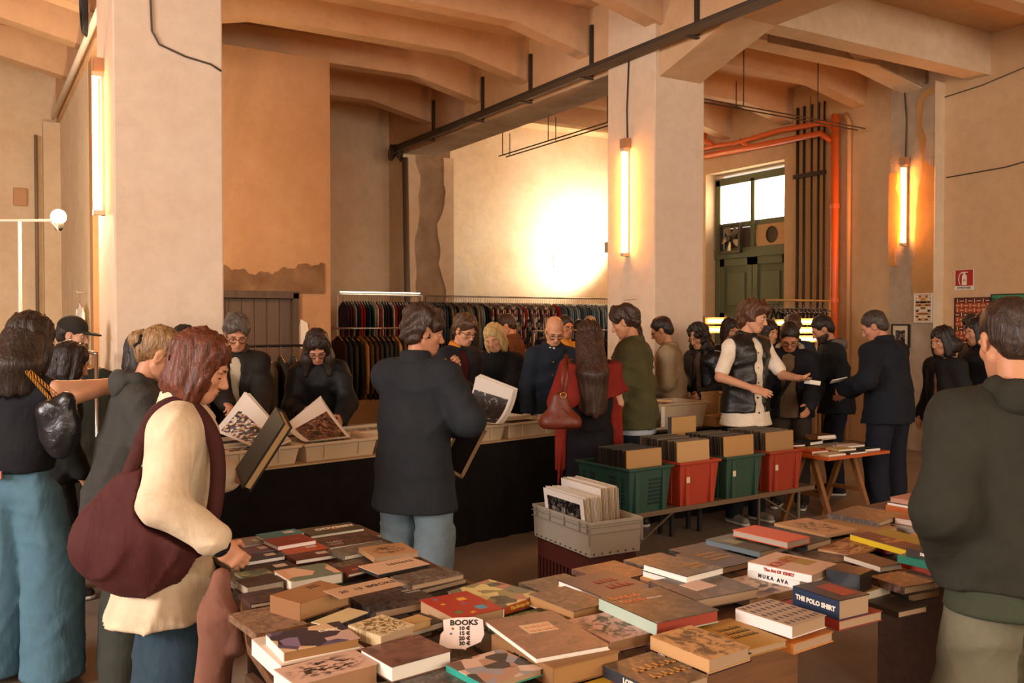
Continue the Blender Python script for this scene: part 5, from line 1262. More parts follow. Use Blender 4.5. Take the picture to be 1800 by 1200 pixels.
for j in range(24):
    grp = 0 if j < 12 else 1
    xx = (-.135 + .0085 * j) if grp == 0 else (.02 + .0105 * (j - 12)); hh = (.29 if grp == 0 else .31) + rnd.uniform(-.006, .006); yo = -.03 if grp == 0 else .06
    th = R(-7 if grp == 0 else -3)
    mt = plain(('E6DDD2', 'D8C8AC', 'DDD2C2', 'C4A67C')[0 if j in (0, 9) else (j * 7) % 4], .7)
    first = j == 0
    r_ = thing('photo_print', 'foremost print with a black and white portrait of two hats in the grey box' if first else ('white print standing in the near half of the grey box' if grp == 0 else 'white print standing in the rear half of the grey box'), 'print', (0, 0, 0), 0, 'prints standing in the grey box')
    r_.matrix_world = Mg @ Matrix.Translation((xx, yo, .012)) @ Matrix.Rotation(th, 4, 'Y')
    MB().box((0, -.2, 0), (.0016, .2, hh)).build('paper', mt, r_)
    if first: MB().box((-.0006, -.165, .02), (0, .165, hh - .035)).build('picture', photo_mat(61, ('0F0D0C', '17130F', 'C9BBAA'), 8, 'photo'), r_)

# --- clear tote and cardboard boxes on the second table
tt = thing('plastic_tote', 'clear plastic tote full of paper ephemera', 'tote', (5.12, 5.99, .731), R(4))
tray_mb(.62, .40, .22, .005, .03, .016).build('tote_body', glassy('D9C3A0', .55), tt, bevel=.006)
MB().box((-.24, -.201, .03), (-.20, -.196, .2)).build('label_strip', PAPER, tt)
for j in range(16):
    a = rnd.uniform(0, 3.1); p_ = Matrix.Translation((5.12 + rnd.uniform(-.15, .15), 5.99 + rnd.uniform(-.045, .045), .748 + .0138 * j)) @ Matrix.Rotation(a, 4, 'Z') @ Matrix.Rotation(rnd.uniform(-.055, .055), 4, 'X')
    l_ = link('leaflet', MB().box((-.09, -.06, 0), (.09, .06, .002)).mesh('leaflet', plain(('E0D4BE', 'C9A66E', 'B85A2E', '7E8A84', 'D8B48A')[j % 5], .7))); l_.matrix_world = p_
    tag(l_, 'paper leaflet in a jumble on top of the clear tote', 'leaflet', 'leaflets in the clear tote')
for nm, lb, lo_, sz in (('cardboard_box', 'low tan cardboard box beside the clear tote', (5.58, 5.84, .731), (.22, .16, .09)), ('cardboard_box', 'tall tan cardboard box behind the leather vest', (5.86, 6.12, .731), (.24, .2, .26))):
    o = thing(nm, lb, 'box', lo_, R(6)); tray_mb(sz[0], sz[1], sz[2], .004, .002, .003).build('box_body', plain('B08450', .8), o); MB().box((-sz[0] / 2, -sz[1] / 2 - .1, sz[2] - .002), (sz[0] / 2, -sz[1] / 2, sz[2])).build('flap', plain('B98E5A', .8), o)
# --- small trestle table with an orange top
sx0, sy0, sz0 = 5.56, 4.64, .60
so = thing('trestle_table', 'small trestle table with orange top and wooden A-frame legs', 'table', (sx0, sy0, 0), R(2))
MB().box((0, 0, sz0 - .022), (.76, .60, sz0)).build('tabletop', wood('B5501E', 'C9652A', 0, .4), so)
OAK = wood('7A4E28', '946236', 2)
for x in (.14, .62):
    for s_ in (-1, 1):
        m = MB(); y = .30; z1 = sz0 - .022
        for yy in (.1,): m.add([(x - .02, y + s_ * .04 - .02, z1), (x + .02, y + s_ * .04 - .02, z1), (x + .02, y + s_ * .04 + .02, z1), (x - .02, y + s_ * .04 + .02, z1), (x - .02, y + s_ * .25 - .02, 0), (x + .02, y + s_ * .25 - .02, 0), (x + .02, y + s_ * .25 + .02, 0), (x - .02, y + s_ * .25 + .02, 0)], [(0, 1, 2, 3), (7, 6, 5, 4), (0, 4, 5, 1), (1, 5, 6, 2), (2, 6, 7, 3), (3, 7, 4, 0)])
        m.build('leg', OAK, so)
    MB().box((x - .012, .14, .26), (x + .012, .46, .29)).build('cross_bar', OAK, so)
# ================================================================== BOOKS
PAGE = plain('D9CDB8', .8); PAGEW = plain('E9E2D6', .75); PAGET = plain('A98C6C', .8)
INK = {'w': plain('E8DCC8', .6), 'k': plain('17130F', .6), 'r': plain('9A2E1C', .6), 'g': plain('C98A3A', .5), 'o': plain('E07A4A', .5), 'y': plain('D8B24A', .5)}
def art(kind, cols, seed=0, sc=5): return photo_mat(seed + 100, cols, sc * (3.2 if kind == 'photo' else (1.0 if kind == 'stripes' else 2.2)), kind)
def sketch(bg, ink, seed, sc=6, r0=.5):
    k = ('sketch', bg, ink, seed)
    if k in MATS: return MATS[k]
    t = NT('printed_sketch_' + str(len(MATS))); co = t.coord('Generated', (1, 1, 1), (0, 0, 0), (-.5, -.5, 0))
    cl = t.coord('Generated', (sc, sc, .001), (0, 0, 0), (seed * 3.1, seed * 1.7, 0))
    g = t.n('ShaderNodeVectorMath', operation='LENGTH'); sp_ = t.n('ShaderNodeVectorMath', operation='MULTIPLY'); sp_.inputs[1].default_value = (1, 1, 0); t.l(co, sp_.inputs[0]); t.l(sp_.outputs[0], g.inputs[0])
    mk = t.ramp(g.outputs['Value'], [(r0 * .5, 'FFFFFF'), (r0 * .85, '000000')]); n = t.ramp(t.noise(cl, 1.0, 5, .65, .8), [(.47, '000000'), (.55, 'FFFFFF')])
    t.col(t.mix(t.mix(1.0, mk, n, 'MULTIPLY'), bg, ink)); t.set(Roughness=.5); MATS[k] = t.m; return t.m
def squiggle(code, h, mat):
    """rows of small strokes for print too small to read in the photo: ~rows,strokes"""
    rows, n = [int(v) for v in code[1:].split(',')]; m = MB(); q = random.Random(rows * 7 + n)
    for r_ in range(rows):
        x = -n * h * .25 * q.uniform(.8, 1)
        for i in range(n):
            w_ = h * q.uniform(.18, .5); y0 = -r_ * h * 1.3 + (rows - 1) * h * .65
            m.box((x, y0 - h * .4, 0), (x + w_ * .35, y0 + h * q.uniform(.2, .45), .0004)); m.box((x, y0 - h * .4, 0), (x + w_, y0 - h * .22, .0004)); x += w_ + h * .14
    return m.mesh('title', mat)
def book(label, quad, base, thick, cover, spine=None, pages=PAGE, side='L', title=None, spine_text=None, tilt=0, patch=None, hard=True, rect=None, group='books on the L-shaped table', cat='book', name='book'):
    """quad: the four corners of the cover as seen in the photo (left, back, right, near), laid on the plane of its top"""
    SPECS.append((base, len(SPECS), dict(label=label, quad=quad, thick=thick, cover=cover, spine=spine, pages=pages, side=side, title=title, spine_text=spine_text, patch=patch, hard=hard, group=group, cat=cat, name=name)))
SPECS, PLACED = [], []
def sat(A, B):
    """how deep two rectangles (centre, angle, half sizes) overlap in plan, and the direction that frees A"""
    best = None; d = A['c'] - B['c']
    for ang in (A['a'], A['a'] + math.pi / 2, B['a'], B['a'] + math.pi / 2):
        n = np.array((math.cos(ang), math.sin(ang)))
        ext = lambda q_: q_['hx'] * abs(math.cos(q_['a'] - ang)) + q_['hy'] * abs(math.sin(q_['a'] - ang))
        pen = ext(A) + ext(B) - abs(d @ n)
        if pen <= 0: return 0, n
        if best is None or pen < best[0]: best = (pen, n if d @ n > 0 else -n)
    return best
def settle(rect, want, thick, ground, group=None, slack=.016):
    """rest a book on what lies under it; a neighbour of the same layer pushes it aside instead"""
    for it in range(6):
        moved = False
        for p in PLACED:
            if p['g'] != group or p['z1'] <= want + slack: continue
            pen, n = sat(rect, p)
            if pen <= .0015 or rect['shift'] > .11: continue
            pen += .001
            lx_ = abs(math.cos(rect['a'] - math.atan2(n[1], n[0])))      # take it off the side that collides
            if lx_ > .7 and rect['hx'] - pen / 2 > .055: rect['hx'] -= pen / 2; rect['c'] = rect['c'] + n * pen / 2
            elif lx_ <= .7 and rect['hy'] - pen / 2 > .055: rect['hy'] -= pen / 2; rect['c'] = rect['c'] + n * pen / 2
            else: rect['c'] = rect['c'] + n * pen
            rect['shift'] += pen; moved = True
        if not moved: break
    z = ground
    for p in PLACED:
        if p['g'] == group and sat(rect, p)[0] > .0015: z = max(z, p['z1'])
    if z > want + .02: LOG.append((round(z - want, 3), rect.get('n')))
    rect.update(z0=z, z1=z + thick, g=group); PLACED.append(rect); return z
LOG = []
def flush_books():
    for want, i, sp_ in sorted(SPECS, key=lambda t_: (t_[0], t_[1])):
        base = want
        for it in range(3):
            A, B, C, D = [W(px, py, base + sp_['thick']) for px, py in sp_['quad']]
            ctr = (A + B + C + D) / 4; u = ((B - A) + (C - D)) / 2; v = ((A - D) + (B - C)) / 2
            a1 = math.atan2(u.y, u.x); a2 = math.atan2(-v.x, v.y); ang = (a1 + a2) / 2 if abs(a1 - a2) < 1.2 else a1
            if PLACED and PLACED[-1].get('i') == i: PLACED.pop()
            rect = dict(c=np.array((ctr.x, ctr.y)), a=ang, hx=u.length / 2, hy=v.length / 2, shift=0, i=i, n=sp_['label'])
            base = settle(rect, want, sp_['thick'], FZ)
        make_book(rect, base, **sp_)
def make_book(rect, base, label, quad, thick, cover, spine, pages, side, title, spine_text, patch, hard, group, cat, name):
    lx, ly = rect['hx'] * 2, rect['hy'] * 2
    o = thing(name, label, cat, (rect['c'][0], rect['c'][1], base), rect['a'], group)
    hx, hy = lx / 2, ly / 2; ct = .0022 if hard else .0008; ov = .003 if hard else 0
    spine = spine or cover
    MB().box((-hx, -hy, thick - ct), (hx, hy, thick)).build('cover', cover, o)
    MB().box((-hx, -hy, 0), (hx, hy, ct)).build('back_cover', spine, o)
    ex = {'L': (-hx, -hy, -hx + ct, hy), 'R': (hx - ct, -hy, hx, hy), 'F': (-hx, -hy, hx, -hy + ct)}.get(side)
    if ex: MB().box((ex[0], ex[1], ct), (ex[2], ex[3], thick - ct)).build('spine', spine, o)
    MB().box((-hx + (ct if side == 'L' else ov), -hy + (ct if side == 'F' else ov), ct), (hx - (ct if side == 'R' else ov), hy - ov, thick - ct)).build('pages', pages, o)
    if title:
        for tx in (title if isinstance(title, list) else [title]):
            txt, ink, fx, fy, size = tx[:5]
            me = squiggle(txt, size * ly, INK[ink]) if txt[0] == '~' else text_mesh(txt, size * ly, INK[ink], .0003, bold=tx[5] if len(tx) > 5 else 0.0)
            xs_ = [v.co.x for v in me.vertices]; wt_ = max(xs_) - min(xs_); f_ = min(1, .86 * lx / wt_); room = max(0, lx / 2 * .95 - wt_ * f_ / 2)
            ob = link('title', me, o, (max(-room, min(room, fx * lx)), fy * ly, thick + .0005)); ob.scale = (f_, f_, 1)
    if spine_text:
        txt, ink, f = spine_text; me = text_mesh(txt, thick * f, INK[ink], .0003, bold=.001)
        xs_ = [v.co.x for v in me.vertices]; f_ = min(1, .88 * (ly if side == 'L' else lx) / (max(xs_) - min(xs_)))
        if side == 'L': ob = link('spine_title', me, o, (-hx - .0006, 0, thick / 2)); ob.rotation_euler = (R(90), 0, R(-90)); ob.scale = (f_, f_, 1)
        elif side == 'F': ob = link('spine_title', me, o, (0, -hy - .0006, thick / 2)); ob.rotation_euler = (R(90), 0, 0)
    if patch:
        for (x0, y0, x1, y1, pm) in patch: MB().box((x0 * lx, y0 * ly, thick), (x1 * lx, y1 * ly, thick + .0004)).build('cover_patch', pm, o)
    return o
P_ = plain; B0 = FZ + .022
STK = plain('D8C8BC', .6)
stick = [(.1, -.12, .36, .22, STK)]
for lb, q, c in (('grey', [(413, 951), (453, 942), (468, 951), (425, 961)], '8A8580'), ('teal', [(453, 940), (518, 927), (530, 936), (467, 947)], '2E7E86'), ('purple', [(420, 965), (466, 954), (482, 964), (430, 976)], '6A4A5E'),
                 ('orange', [(488, 962), (553, 951), (577, 963), (500, 973)], 'C9551C'), ('navy blue', [(420, 978), (484, 966), (500, 976), (432, 988)], '232A3C'), ('maroon', [(503, 975), (577, 963), (594, 973), (520, 985)], '5A1F18'), ('black', [(424, 990), (502, 976), (530, 988), (440, 1001)], '1B171A')):
    book(lb + ' slim notebook with a white price sticker', q, B0, .016, P_(c, .5), patch=stick, group='slim stickered notebooks', pages=PAGEW, side='R' if lb in ('teal', 'orange') else 'L')
book('red slim notebook with a faint emblem', [(467, 948), (530, 936), (551, 948), (487, 961)], B0, .018, P_('8E2219', .45), title=[('~1,3', 'o', .15, 0, .2)], pages=PAGEW, side='R', group='slim stickered notebooks')
book('olive cover book with bold white title and orange band', [(530, 932), (611, 915), (640, 928), (541, 942)], B0, .014, art('photo', ('2A2614', '4A4222', '6A5C30'), 1), title=[('ODYSSEY', 'w', .24, .1, .3, .002)], patch=[(.0, -.1, .16, .2, P_('A86A24', .5))])
book('dark purple book with glowing streaks on its cover', [(556, 948), (642, 932), (668, 948), (579, 962)], B0, .02, art('photo', ('1E1216', '3A1E22', '6A3020', 'B0602A'), 2, 5), title=[('~2,5', 'w', -.28, -.15, .16)], pages=PAGEW, side='R')
book('grey landscape photo book', [(585, 966), (668, 948), (690, 958), (606, 980)], B0, .016, art('photo', ('4A463E', '7A705F', 'A08C70'), 3))
book('tan book with a small ink drawing', [(632, 962), (708, 952), (742, 974), (665, 985)], B0 + .02, .018, sketch('A87E54', '3A2618', 2, 7, .45), pages=PAGET)
book('brown album with sepia dune picture', [(585, 986), (637, 973), (668, 984), (606, 1001)], B0, .02, art('photo', ('3A2A18', '6A4E2C', 'A08050'), 4, 3), pages=PAGET)
book('peach poster booklet with handwritten title', [(634, 995), (718, 976), (751, 990), (665, 1010)], B0 + .01, .012, art('photo', ('C98E58', 'D9A46A', 'D9864A'), 5), title=[('~1,7', 'k', .12, .12, .22)], spine=P_('1E1A18', .6), pages=P_('2A211C', .8))
book('paperback with stepped ochre and green cover', [(487, 1003), (573, 987), (594, 1005), (510, 1024)], B0, .034, art('cells', ('C98A4A', '5F6A4C', 'C07A24', 'B97A3A'), 6, 1.2), pages=PAGE, side='R')
book('thick dark brown paperback by the cream jacket', [(420, 1020), (480, 1005), (493, 1020), (432, 1033)], B0, .03, P_('33221A', .5), pages=P_('A0907C', .8), side='R')
book('green and yellow pamphlet under the dark paperback', [(420, 1006), (462, 997), (480, 1005), (424, 1018)], B0, .008, art('photo', ('3C4A34', '4E5A3C', 'C0A02A'), 7, 2))
book('large thick tan hardback with plain cover', [(485, 1046), (560, 1017), (607, 1033), (527, 1062)], B0 + .01, .05, P_('8E6036', .6), pages=P_('A97E50', .8), side='L', title=[('~2,7', 'k', .18, .25, .09)])
book('dark red book with faint white lettering', [(594, 1010), (632, 998), (657, 1006), (605, 1024)], B0, .012, P_('5A2418', .5), title=[('~1,4', 'o', 0, -.1, .2)])
book('grey stone-relief photo book', [(690, 1011), (775, 995), (816, 1006), (722, 1031)], B0 + .02, .018, art('photo', ('2A211A', '5E4A38', '8E7458'), 8, 4), spine=P_('5E4A38', .6), pages=PAGET)
book('dark album under the stone-relief book', [(705, 1022), (780, 1004), (818, 1014), (735, 1040)], B0, .018, P_('2A1E16', .5), pages=PAGET)
book('dark fantasy art book', [(622, 1050), (728, 1029), (764, 1050), (660, 1079)], B0, .024, art('photo', ('14110F', '2E2624', '5E4A44', '2A3A40'), 9, 5), pages=PAGET, title=[('~2,6', 'w', .36, .25, .1)])
book('tan book with carved wood pattern', [(414, 1076), (485, 1063), (541, 1093), (441, 1120)], B0, .02, art('photo', ('4A3018', '8A5E2E', 'A87842'), 10, 4), pages=P_('A07440', .8))
book('dark maroon book beside the cream jacket', [(424, 1036), (482, 1028), (522, 1046), (430, 1066)], B0, .014, art('photo', ('2A1614', '3A1E1A', '6A3020'), 11, 3))
book('bright patchwork cover book on a white one', [(473, 1115), (598, 1089), (626, 1119), (496, 1148)], B0 + .042, .026, art('cells', ('B88A78', '4A3A5E', 'A8402A', 'C99A5A', '7A5E7E', '2E2430'), 12, 1.6), spine=P_('E8E0D4', .5), pages=P_('9A7040', .8), title=[('Color', 'w', .25, .15, .15)])
book('white bound book under the patchwork cover', [(452, 1121), (575, 1096), (645, 1136), (485, 1172)], B0, .042, P_('D8C4B0', .5), spine=P_('ECE6DC', .5), pages=P_('8E6840', .8))
book('pale pink book with a black ink bird drawing', [(487, 1176), (620, 1140), (664, 1164), (517, 1206)], B0 - .018, .05, sketch('C9A48C', '2A211C', 5, 7, .62), spine=P_('EAE2DA', .5), pages=P_('A57C58', .8))
book('cream floral paperback beside the patchwork cover', [(592, 1112), (652, 1078), (686, 1101), (622, 1142)], B0 + .01, .03, sketch('C9B288', '6A5224', 7, 9, .8), pages=PAGET)
book('folded pale leaflet behind the patchwork cover', [(566, 1096), (607, 1061), (627, 1078), (590, 1102)], B0 + .03, .003, P_('C0A878', .6), hard=False, side=None)
book('slim brown paperback with gilt edge', [(652, 1128), (728, 1090), (740, 1100), (670, 1140)], B0 + .008, .022, P_('B08850', .55), pages=P_('C9A66A', .7))
book('dark novel under the red book', [(672, 1102), (740, 1072), (770, 1092), (700, 1116)], B0 - .01, .02, art('photo', ('17120F', '33261E', '5A4434'), 13))
book('red hardback with small coloured blobs', [(706, 1063), (785, 1042), (840, 1078), (756, 1097)], B0, .046, P_('9E2C1A', .45), spine=PAGEW, pages=P_('A9855E', .8), side='R', patch=[(-.32, .1, -.24, .16, P_('B89A2A')), (.08, .14, .24, .26, P_('C99A22')), (.02, -.02, .1, .03, P_('6E5A86')), (.12, -.34, .3, -.18, P_('4A8A9A')), (-.34, -.34, -.2, -.24, P_('4A6A3A')), (-.1, -.42, -.02, -.36, P_('C99A22')), (.32, -.2, .38, -.16, P_('5E6A3A')), (-.3, .34, -.22, .4, P_('5E5A86'))])
book('rust brown hardback with white page block', [(622, 1140), (735, 1117), (802, 1144), (692, 1167)], B0, .038, art('photo', ('4A2A1A', '7A4226', '8E5030'), 14, 2), pages=PAGEW, side=None)
book('album with framed portrait photo', [(690, 1188), (800, 1153), (856, 1186), (740, 1222)], B0 - .016, .02, art('photo', ('2A1E18', '4E3C30', '8A7462'), 15, 3), pages=PAGET)
book('yellow comic annual with orange spine', [(796, 1046), (852, 1012), (941, 1044), (852, 1079)], B0, .026, art('cells', ('8A7A3A', '4A4A38', 'C9B24A', 'A8552E', '6A6A54'), 16, 2.2), spine=P_('A84A1C', .45), pages=PAGET, side='F', spine_text=('The Strange Reader', 'y', .5))
book('brown photo book of a sleeping figure', [(924, 1037), (976, 1021), (1062, 1059), (1000, 1078)], B0, .036, art('photo', ('3A281A', '6E4E30', '96704A'), 17, 2.5), spine=PAGEW, pages=P_('A87A48', .8), side='R')
book('dark book with green leaf tips', [(848, 1088), (928, 1062), (985, 1078), (880, 1108)], B0, .02, sketch('26211A', '7A8A3A', 3, 4, .9))
book('wide brown painting book with a cream label', [(853, 1090), (972, 1072), (1070, 1133), (943, 1157)], B0 + .05, .012, art('photo', ('5A4A34', '8E5E2E', '9A5A2E', 'A8743C'), 18, 2.5), spine=P_('E8E0D4', .5), pages=PAGEW, patch=[(-.2, .02, .22, .24, P_('C9B08A', .6))], title=[('~2,7', 'o', .01, .13, .075)])
book('thick brown paperback under the painting book', [(868, 1112), (978, 1092), (1082, 1142), (972, 1180)], B0, .048, P_('8A6238', .6), pages=P_('A57A48', .8), spine_text=('OVER', 'k', .6))
book('photo magazine with a teal spine', [(828, 1156), (915, 1132), (975, 1162), (892, 1202)], B0, .018, art('cells', ('A8744A', '6A4A38', 'C9A080', '3E3430', '8E8A8E'), 19, 2), spine=P_('2E9E8A', .4), pages=PAGET)
book('yellow music book with a red disc', [(940, 1196), (1046, 1168), (1100, 1194), (1000, 1226)], B0, .016, P_('B89422', .5), patch=[(.14, -.05, .34, .2, P_('A8401E', .5))], title=[('~1,7', 'k', -.2, .1, .1)])
book('slate blue book with a yellow spine edge', [(991, 1020), (1069, 999), (1148, 1032), (1064, 1055)], B0, .02, art('photo', ('3A3846', '4A3E48', '4E3A40'), 20, 2), spine=P_('E0A82A', .5), pages=PAGEW, side='R', title=[('~2,4', 'r', .08, 0, .2)])
book('dark green exhibition book with glowing title', [(1065, 1052), (1160, 1026), (1250, 1072), (1152, 1097)], B0 + .012, .034, art('photo', ('2A2416', '4A3E28', '7A6A48'), 21, 1.8), spine=P_('AFC2B0', .45), pages=P_('9A3A22', .7), title=[('~2,6', 'o', -.2, .3, .12), ('~1,8', 'w', .16, .2, .06)])
book('pink cover book with painted birds', [(1005, 1089), (1086, 1070), (1148, 1106), (1072, 1132)], B0, .03, sketch('C0988A', '4E4A34', 9, 5, .72), pages=P_('A07850', .8))
book('sandy paperback with collage of figures', [(1152, 1117), (1215, 1096), (1310, 1136), (1245, 1162)], B0 + .026, .034, sketch('B98A54', '5E4626', 11, 4, .85), spine=P_('C99A66', .5), pages=PAGET)
book('thin maroon book under the sandy paperback', [(1146, 1130), (1214, 1106), (1312, 1146), (1240, 1178)], B0, .022, P_('3A1A16', .5), spine=P_('3A1A1A', .5), spine_text=('LAST WELL TRADERS', 'w', .55), pages=PAGET)
book('mustard yellow book covered in scribbles', [(1228, 1100), (1286, 1085), (1374, 1122), (1314, 1146)], B0, .02, P_('A87A26', .55), title=[('~3,8', 'k', 0, .05, .11)], pages=PAGET)
book('bronze book with gold flower lettering', [(1085, 1166), (1141, 1138), (1226, 1185), (1152, 1224)], B0, .03, art('photo', ('4A381E', '6A4E28', 'A87830'), 22, 3), spine=P_('2E333C', .4), spine_text=('LOTUS', 'w', .55), title=[('~2,6', 'g', .1, 0, .2)], pages=PAGET)
book('beige cover book with rows of dark dots', [(1295, 1068), (1355, 1051), (1447, 1080), (1394, 1102)], B0 + .03, .034, art('photo', ('B08A5A', 'B08A5A', 'B9946A'), 23, 1), spine=P_('E4DED8', .45), pages=PAGET, patch=[(x_, y_, x_ + .055, y_ + .09, P_('3A3C50' if (i_ + j_) % 2 else '4E4444')) for i_, x_ in enumerate([-.44, -.3, -.16, -.02, .12, .26, .38]) for j_, y_ in enumerate([-.42, -.22, -.02, .18, .36])])
book('orange hardback under the dotted book', [(1290, 1082), (1358, 1063), (1462, 1096), (1396, 1120)], B0, .028, P_('C0702C', .5), spine=P_('D88A44', .45), pages=PAGET)
book('thick navy book titled The Polo Shirt', [(1394, 1030), (1450, 1017), (1522, 1044), (1478, 1056)], B0 + .03, .056, P_('1A1C24', .35), spine=P_('24344E', .4), spine_text=('THE POLO SHIRT', 'w', .33), pages=PAGET, patch=[(-.1, -.34, .38, .28, P_('8E2A1C', .4))])
book('red book under the polo shirt book', [(1378, 1056), (1450, 1040), (1545, 1072), (1476, 1094)], B0, .028, P_('8A2A20', .5), spine=P_('8E2E26', .45), pages=PAGET)
book('glossy black boxed set', [(1452, 999), (1478, 988), (1534, 1001), (1512, 1010)], B0 + .03, .058, P_('3A2A1E', .3), spine=P_('34373C', .15), pages=P_('2A211A', .4))
book('tan book under the boxed set', [(1462, 1020), (1490, 1006), (1556, 1026), (1522, 1044)], B0, .03, P_('A07846', .6), pages=PAGE)
book('pale book titled Kinky with an oval picture', [(1319, 987), (1365, 968), (1466, 991), (1430, 1012)], B0 + .032, .026, P_('C9A286', .5), spine=P_('E8E2DC', .45), title=[('KINKY', 'r', -.3, .12, .34, .001)], spine_text=('The Art Of  KINKY', 'r', .5), pages=PAGET, patch=[(.02, -.22, .38, .28, P_('A0803E', .6))])
book('white book with spaced capitals under the Kinky book', [(1325, 999), (1372, 980), (1455, 1003), (1412, 1026)], B0 + .006, .026, P_('DCD2C6', .5), spine=P_('E6E2DC', .45), spine_text=('M U K A   A V A', 'k', .6), pages=PAGE)
book('large white book with a photo of a reclining figure', [(1245, 1023), (1333, 1005), (1408, 1026), (1320, 1056)], B0, .026, sketch('C4A88E', '4A3A2C', 13, 4, .7), pages=P_('A07850', .8))
book('brown album with a blank card on it', [(1160, 1034), (1245, 1010), (1313, 1044), (1222, 1072)], B0 + .01, .03, art('photo', ('4A3624', '5A4838', '8A6032'), 24, 2), pages=PAGET)
book('blank pale pink card lying on the brown album', [(1200, 1028), (1228, 1018), (1255, 1028), (1226, 1039)], B0 + .042, .0015, P_('CFAE98', .7), hard=False, side=None, cat='card', name='card')
book('grey-brown book at the top of a striped stack', [(1138, 989), (1192, 976), (1263, 995), (1207, 1017)], B0 + .045, .02, art('photo', ('33291C', '5E4E34', '7E6A44'), 25, 3), spine=PAGEW, pages=PAGEW, side='R', title=[('~2,6', 'g', .2, -.1, .12)])
book('book with black and yellow edges in the striped stack', [(1134, 1000), (1188, 987), (1262, 1006), (1205, 1029)], B0 + .022, .022, P_('1E1A16', .5), spine=P_('C9962E', .5), pages=PAGEW, side='R')
book('tan book at the bottom of the striped stack', [(1133, 1012), (1187, 998), (1262, 1018), (1204, 1041)], B0, .02, P_('A87850', .5), pages=PAGE)
book('dark brown book with gold title lines', [(1195, 975), (1249, 959), (1322, 983), (1268, 1001)], B0 + .004, .022, art('photo', ('2A1A12', '3E2618', '5A3420'), 26, 1.5), pages=PAGET, title=[('~3,8', 'g', .05, .08, .12)])
book('grey-green book with a small label', [(1250, 955), (1298, 940), (1391, 963), (1334, 980)], B0, .02, art('photo', ('33382C', '464C3A', '4E5440'), 27, 1.5), spine=P_('5E6A70', .5), pages=PAGET, patch=[(-.36, .02, -.12, .3, P_('8A8A68', .6)), (.02, -.1, .12, .06, P_('9A4A24', .5))])
book('bright orange hardback on a dark one', [(1296, 930), (1329, 921), (1416, 943), (1383, 955)], B0 + .026, .024, P_('D0501C', .45), pages=P_('A99888', .8), side='R')
book('dark green hardback under the orange one', [(1300, 939), (1334, 929), (1432, 952), (1392, 966)], B0, .026, P_('2C2E26', .5), pages=PAGET)
book('tan portfolio with an ink face drawing', [(1372, 919), (1417, 908), (1498, 929), (1450, 943)], B0 + .024, .012, sketch('B08456', '2A1E14', 15, 6, .5), pages=PAGET)
book('dark album under the tan portfolio', [(1385, 927), (1420, 916), (1500, 937), (1455, 953)], B0, .022, P_('2A1E16', .5), pages=PAGET)
book('brown kraft folder of loose sheets', [(1430, 918), (1478, 905), (1570, 926), (1512, 942)], B0 + .006, .012, P_('A07848', .65), pages=PAGET)
book('large landscape painting book', [(1466, 901), (1500, 888), (1584, 900), (1548, 921)], B0 + .026, .02, art('photo', ('2A1C14', '4E3A26', '8A6A3E'), 28, 5), pages=PAGET)
book('open tan sketch folder with red strokes', [(1408, 963), (1490, 943), (1567, 957), (1510, 973)], B0 + .012, .008, sketch('A87C4E', '6A2A14', 17, 4, .8), pages=PAGET)
book('brown photo book under the sketch folder', [(1384, 966), (1452, 950), (1530, 974), (1462, 992)], B0 - .012, .018, art('photo', ('3A2A1A', '5E4428', '8A683E'), 29, 3), pages=PAGET)
book('maroon and mustard book with a yellow spine', [(1521, 940), (1567, 926), (1637, 955), (1592, 971)], B0 + .02, .022, P_('8A7A24', .5), spine=P_('D0B022', .45), pages=PAGET, patch=[(-.5, -.5, -.02, .5, P_('571C1E', .5))], title=[('IN\nALBE', 'g', -.2, 0, .14)])
book('red and white book beneath the mustard one', [(1500, 945), (1545, 932), (1610, 955), (1560, 968)], B0, .02, P_('B8A894', .6), spine=P_('8E2A20', .5), pages=PAGE)
book('pink clothbound book topping the far stack', [(1569, 872), (1602, 866), (1664, 876), (1640, 888)], B0 + .05, .022, P_('A8745E', .6), pages=P_('B9846E', .8), side='R')
book('slim black and white book in the far stack', [(1564, 881), (1600, 874), (1664, 885), (1638, 897)], B0 + .03, .012, P_('2A2420', .5), spine=P_('D8CCBE', .5), pages=PAGE)
book('orange book at the foot of the far stack', [(1562, 886), (1600, 879), (1666, 892), (1640, 904)], B0, .028, P_('B0561E', .5), pages=PAGET)
book('sienna paperback with a pale page block', [(1577, 908), (1602, 898), (1668, 908), (1645, 922)], B0 + .03, .026, P_('7A3E1A', .5), pages=P_('C0A898', .8), side='R')
book('grey book under the sienna paperback', [(1572, 919), (1600, 909), (1668, 920), (1644, 936)], B0, .026, P_('8A7A6E', .5), pages=PAGE)
book('orange cookbook with a glossy spine', [(1591, 930), (1616, 922), (1690, 938), (1655, 945)], B0 + .03, .016, P_('C07A1C', .35), spine=P_('D08A22', .35), pages=PAGE)
book('dark brown cookbook with white spine lettering', [(1604, 961), (1630, 952), (1700, 968), (1676, 984)], B0 + .06, .024, P_('33231C', .5), spine=P_('38241C', .45), spine_text=('DELICIOUS', 'w', .5), pages=PAGET)
book('teal green hardback in the cookbook stack', [(1587, 974), (1622, 962), (1702, 982), (1670, 998)], B0 + .032, .026, P_('1E6A54', .4), spine=P_('23725C', .4), pages=PAGET)
book('red book in the cookbook stack', [(1584, 985), (1620, 974), (1702, 994), (1668, 1010)], B0 + .012, .018, P_('A8321E', .45), pages=PAGE)
book('yellow illustrated magazine beside the olive jacket', [(1572, 998), (1604, 990), (1672, 1003), (1640, 1020)], B0 + .01, .012, art('cells', ('B0902A', 'C09A36', '5E4A1E', 'B87A4A'), 30, 1.8), pages=PAGET)
book('black and amber photo book near the table edge', [(1542, 1012), (1577, 1002), (1634, 1019), (1588, 1036)], B0 + .028, .024, art('photo', ('1E1612', '4A2A14', '8A4E1C'), 31, 3), pages=PAGET)
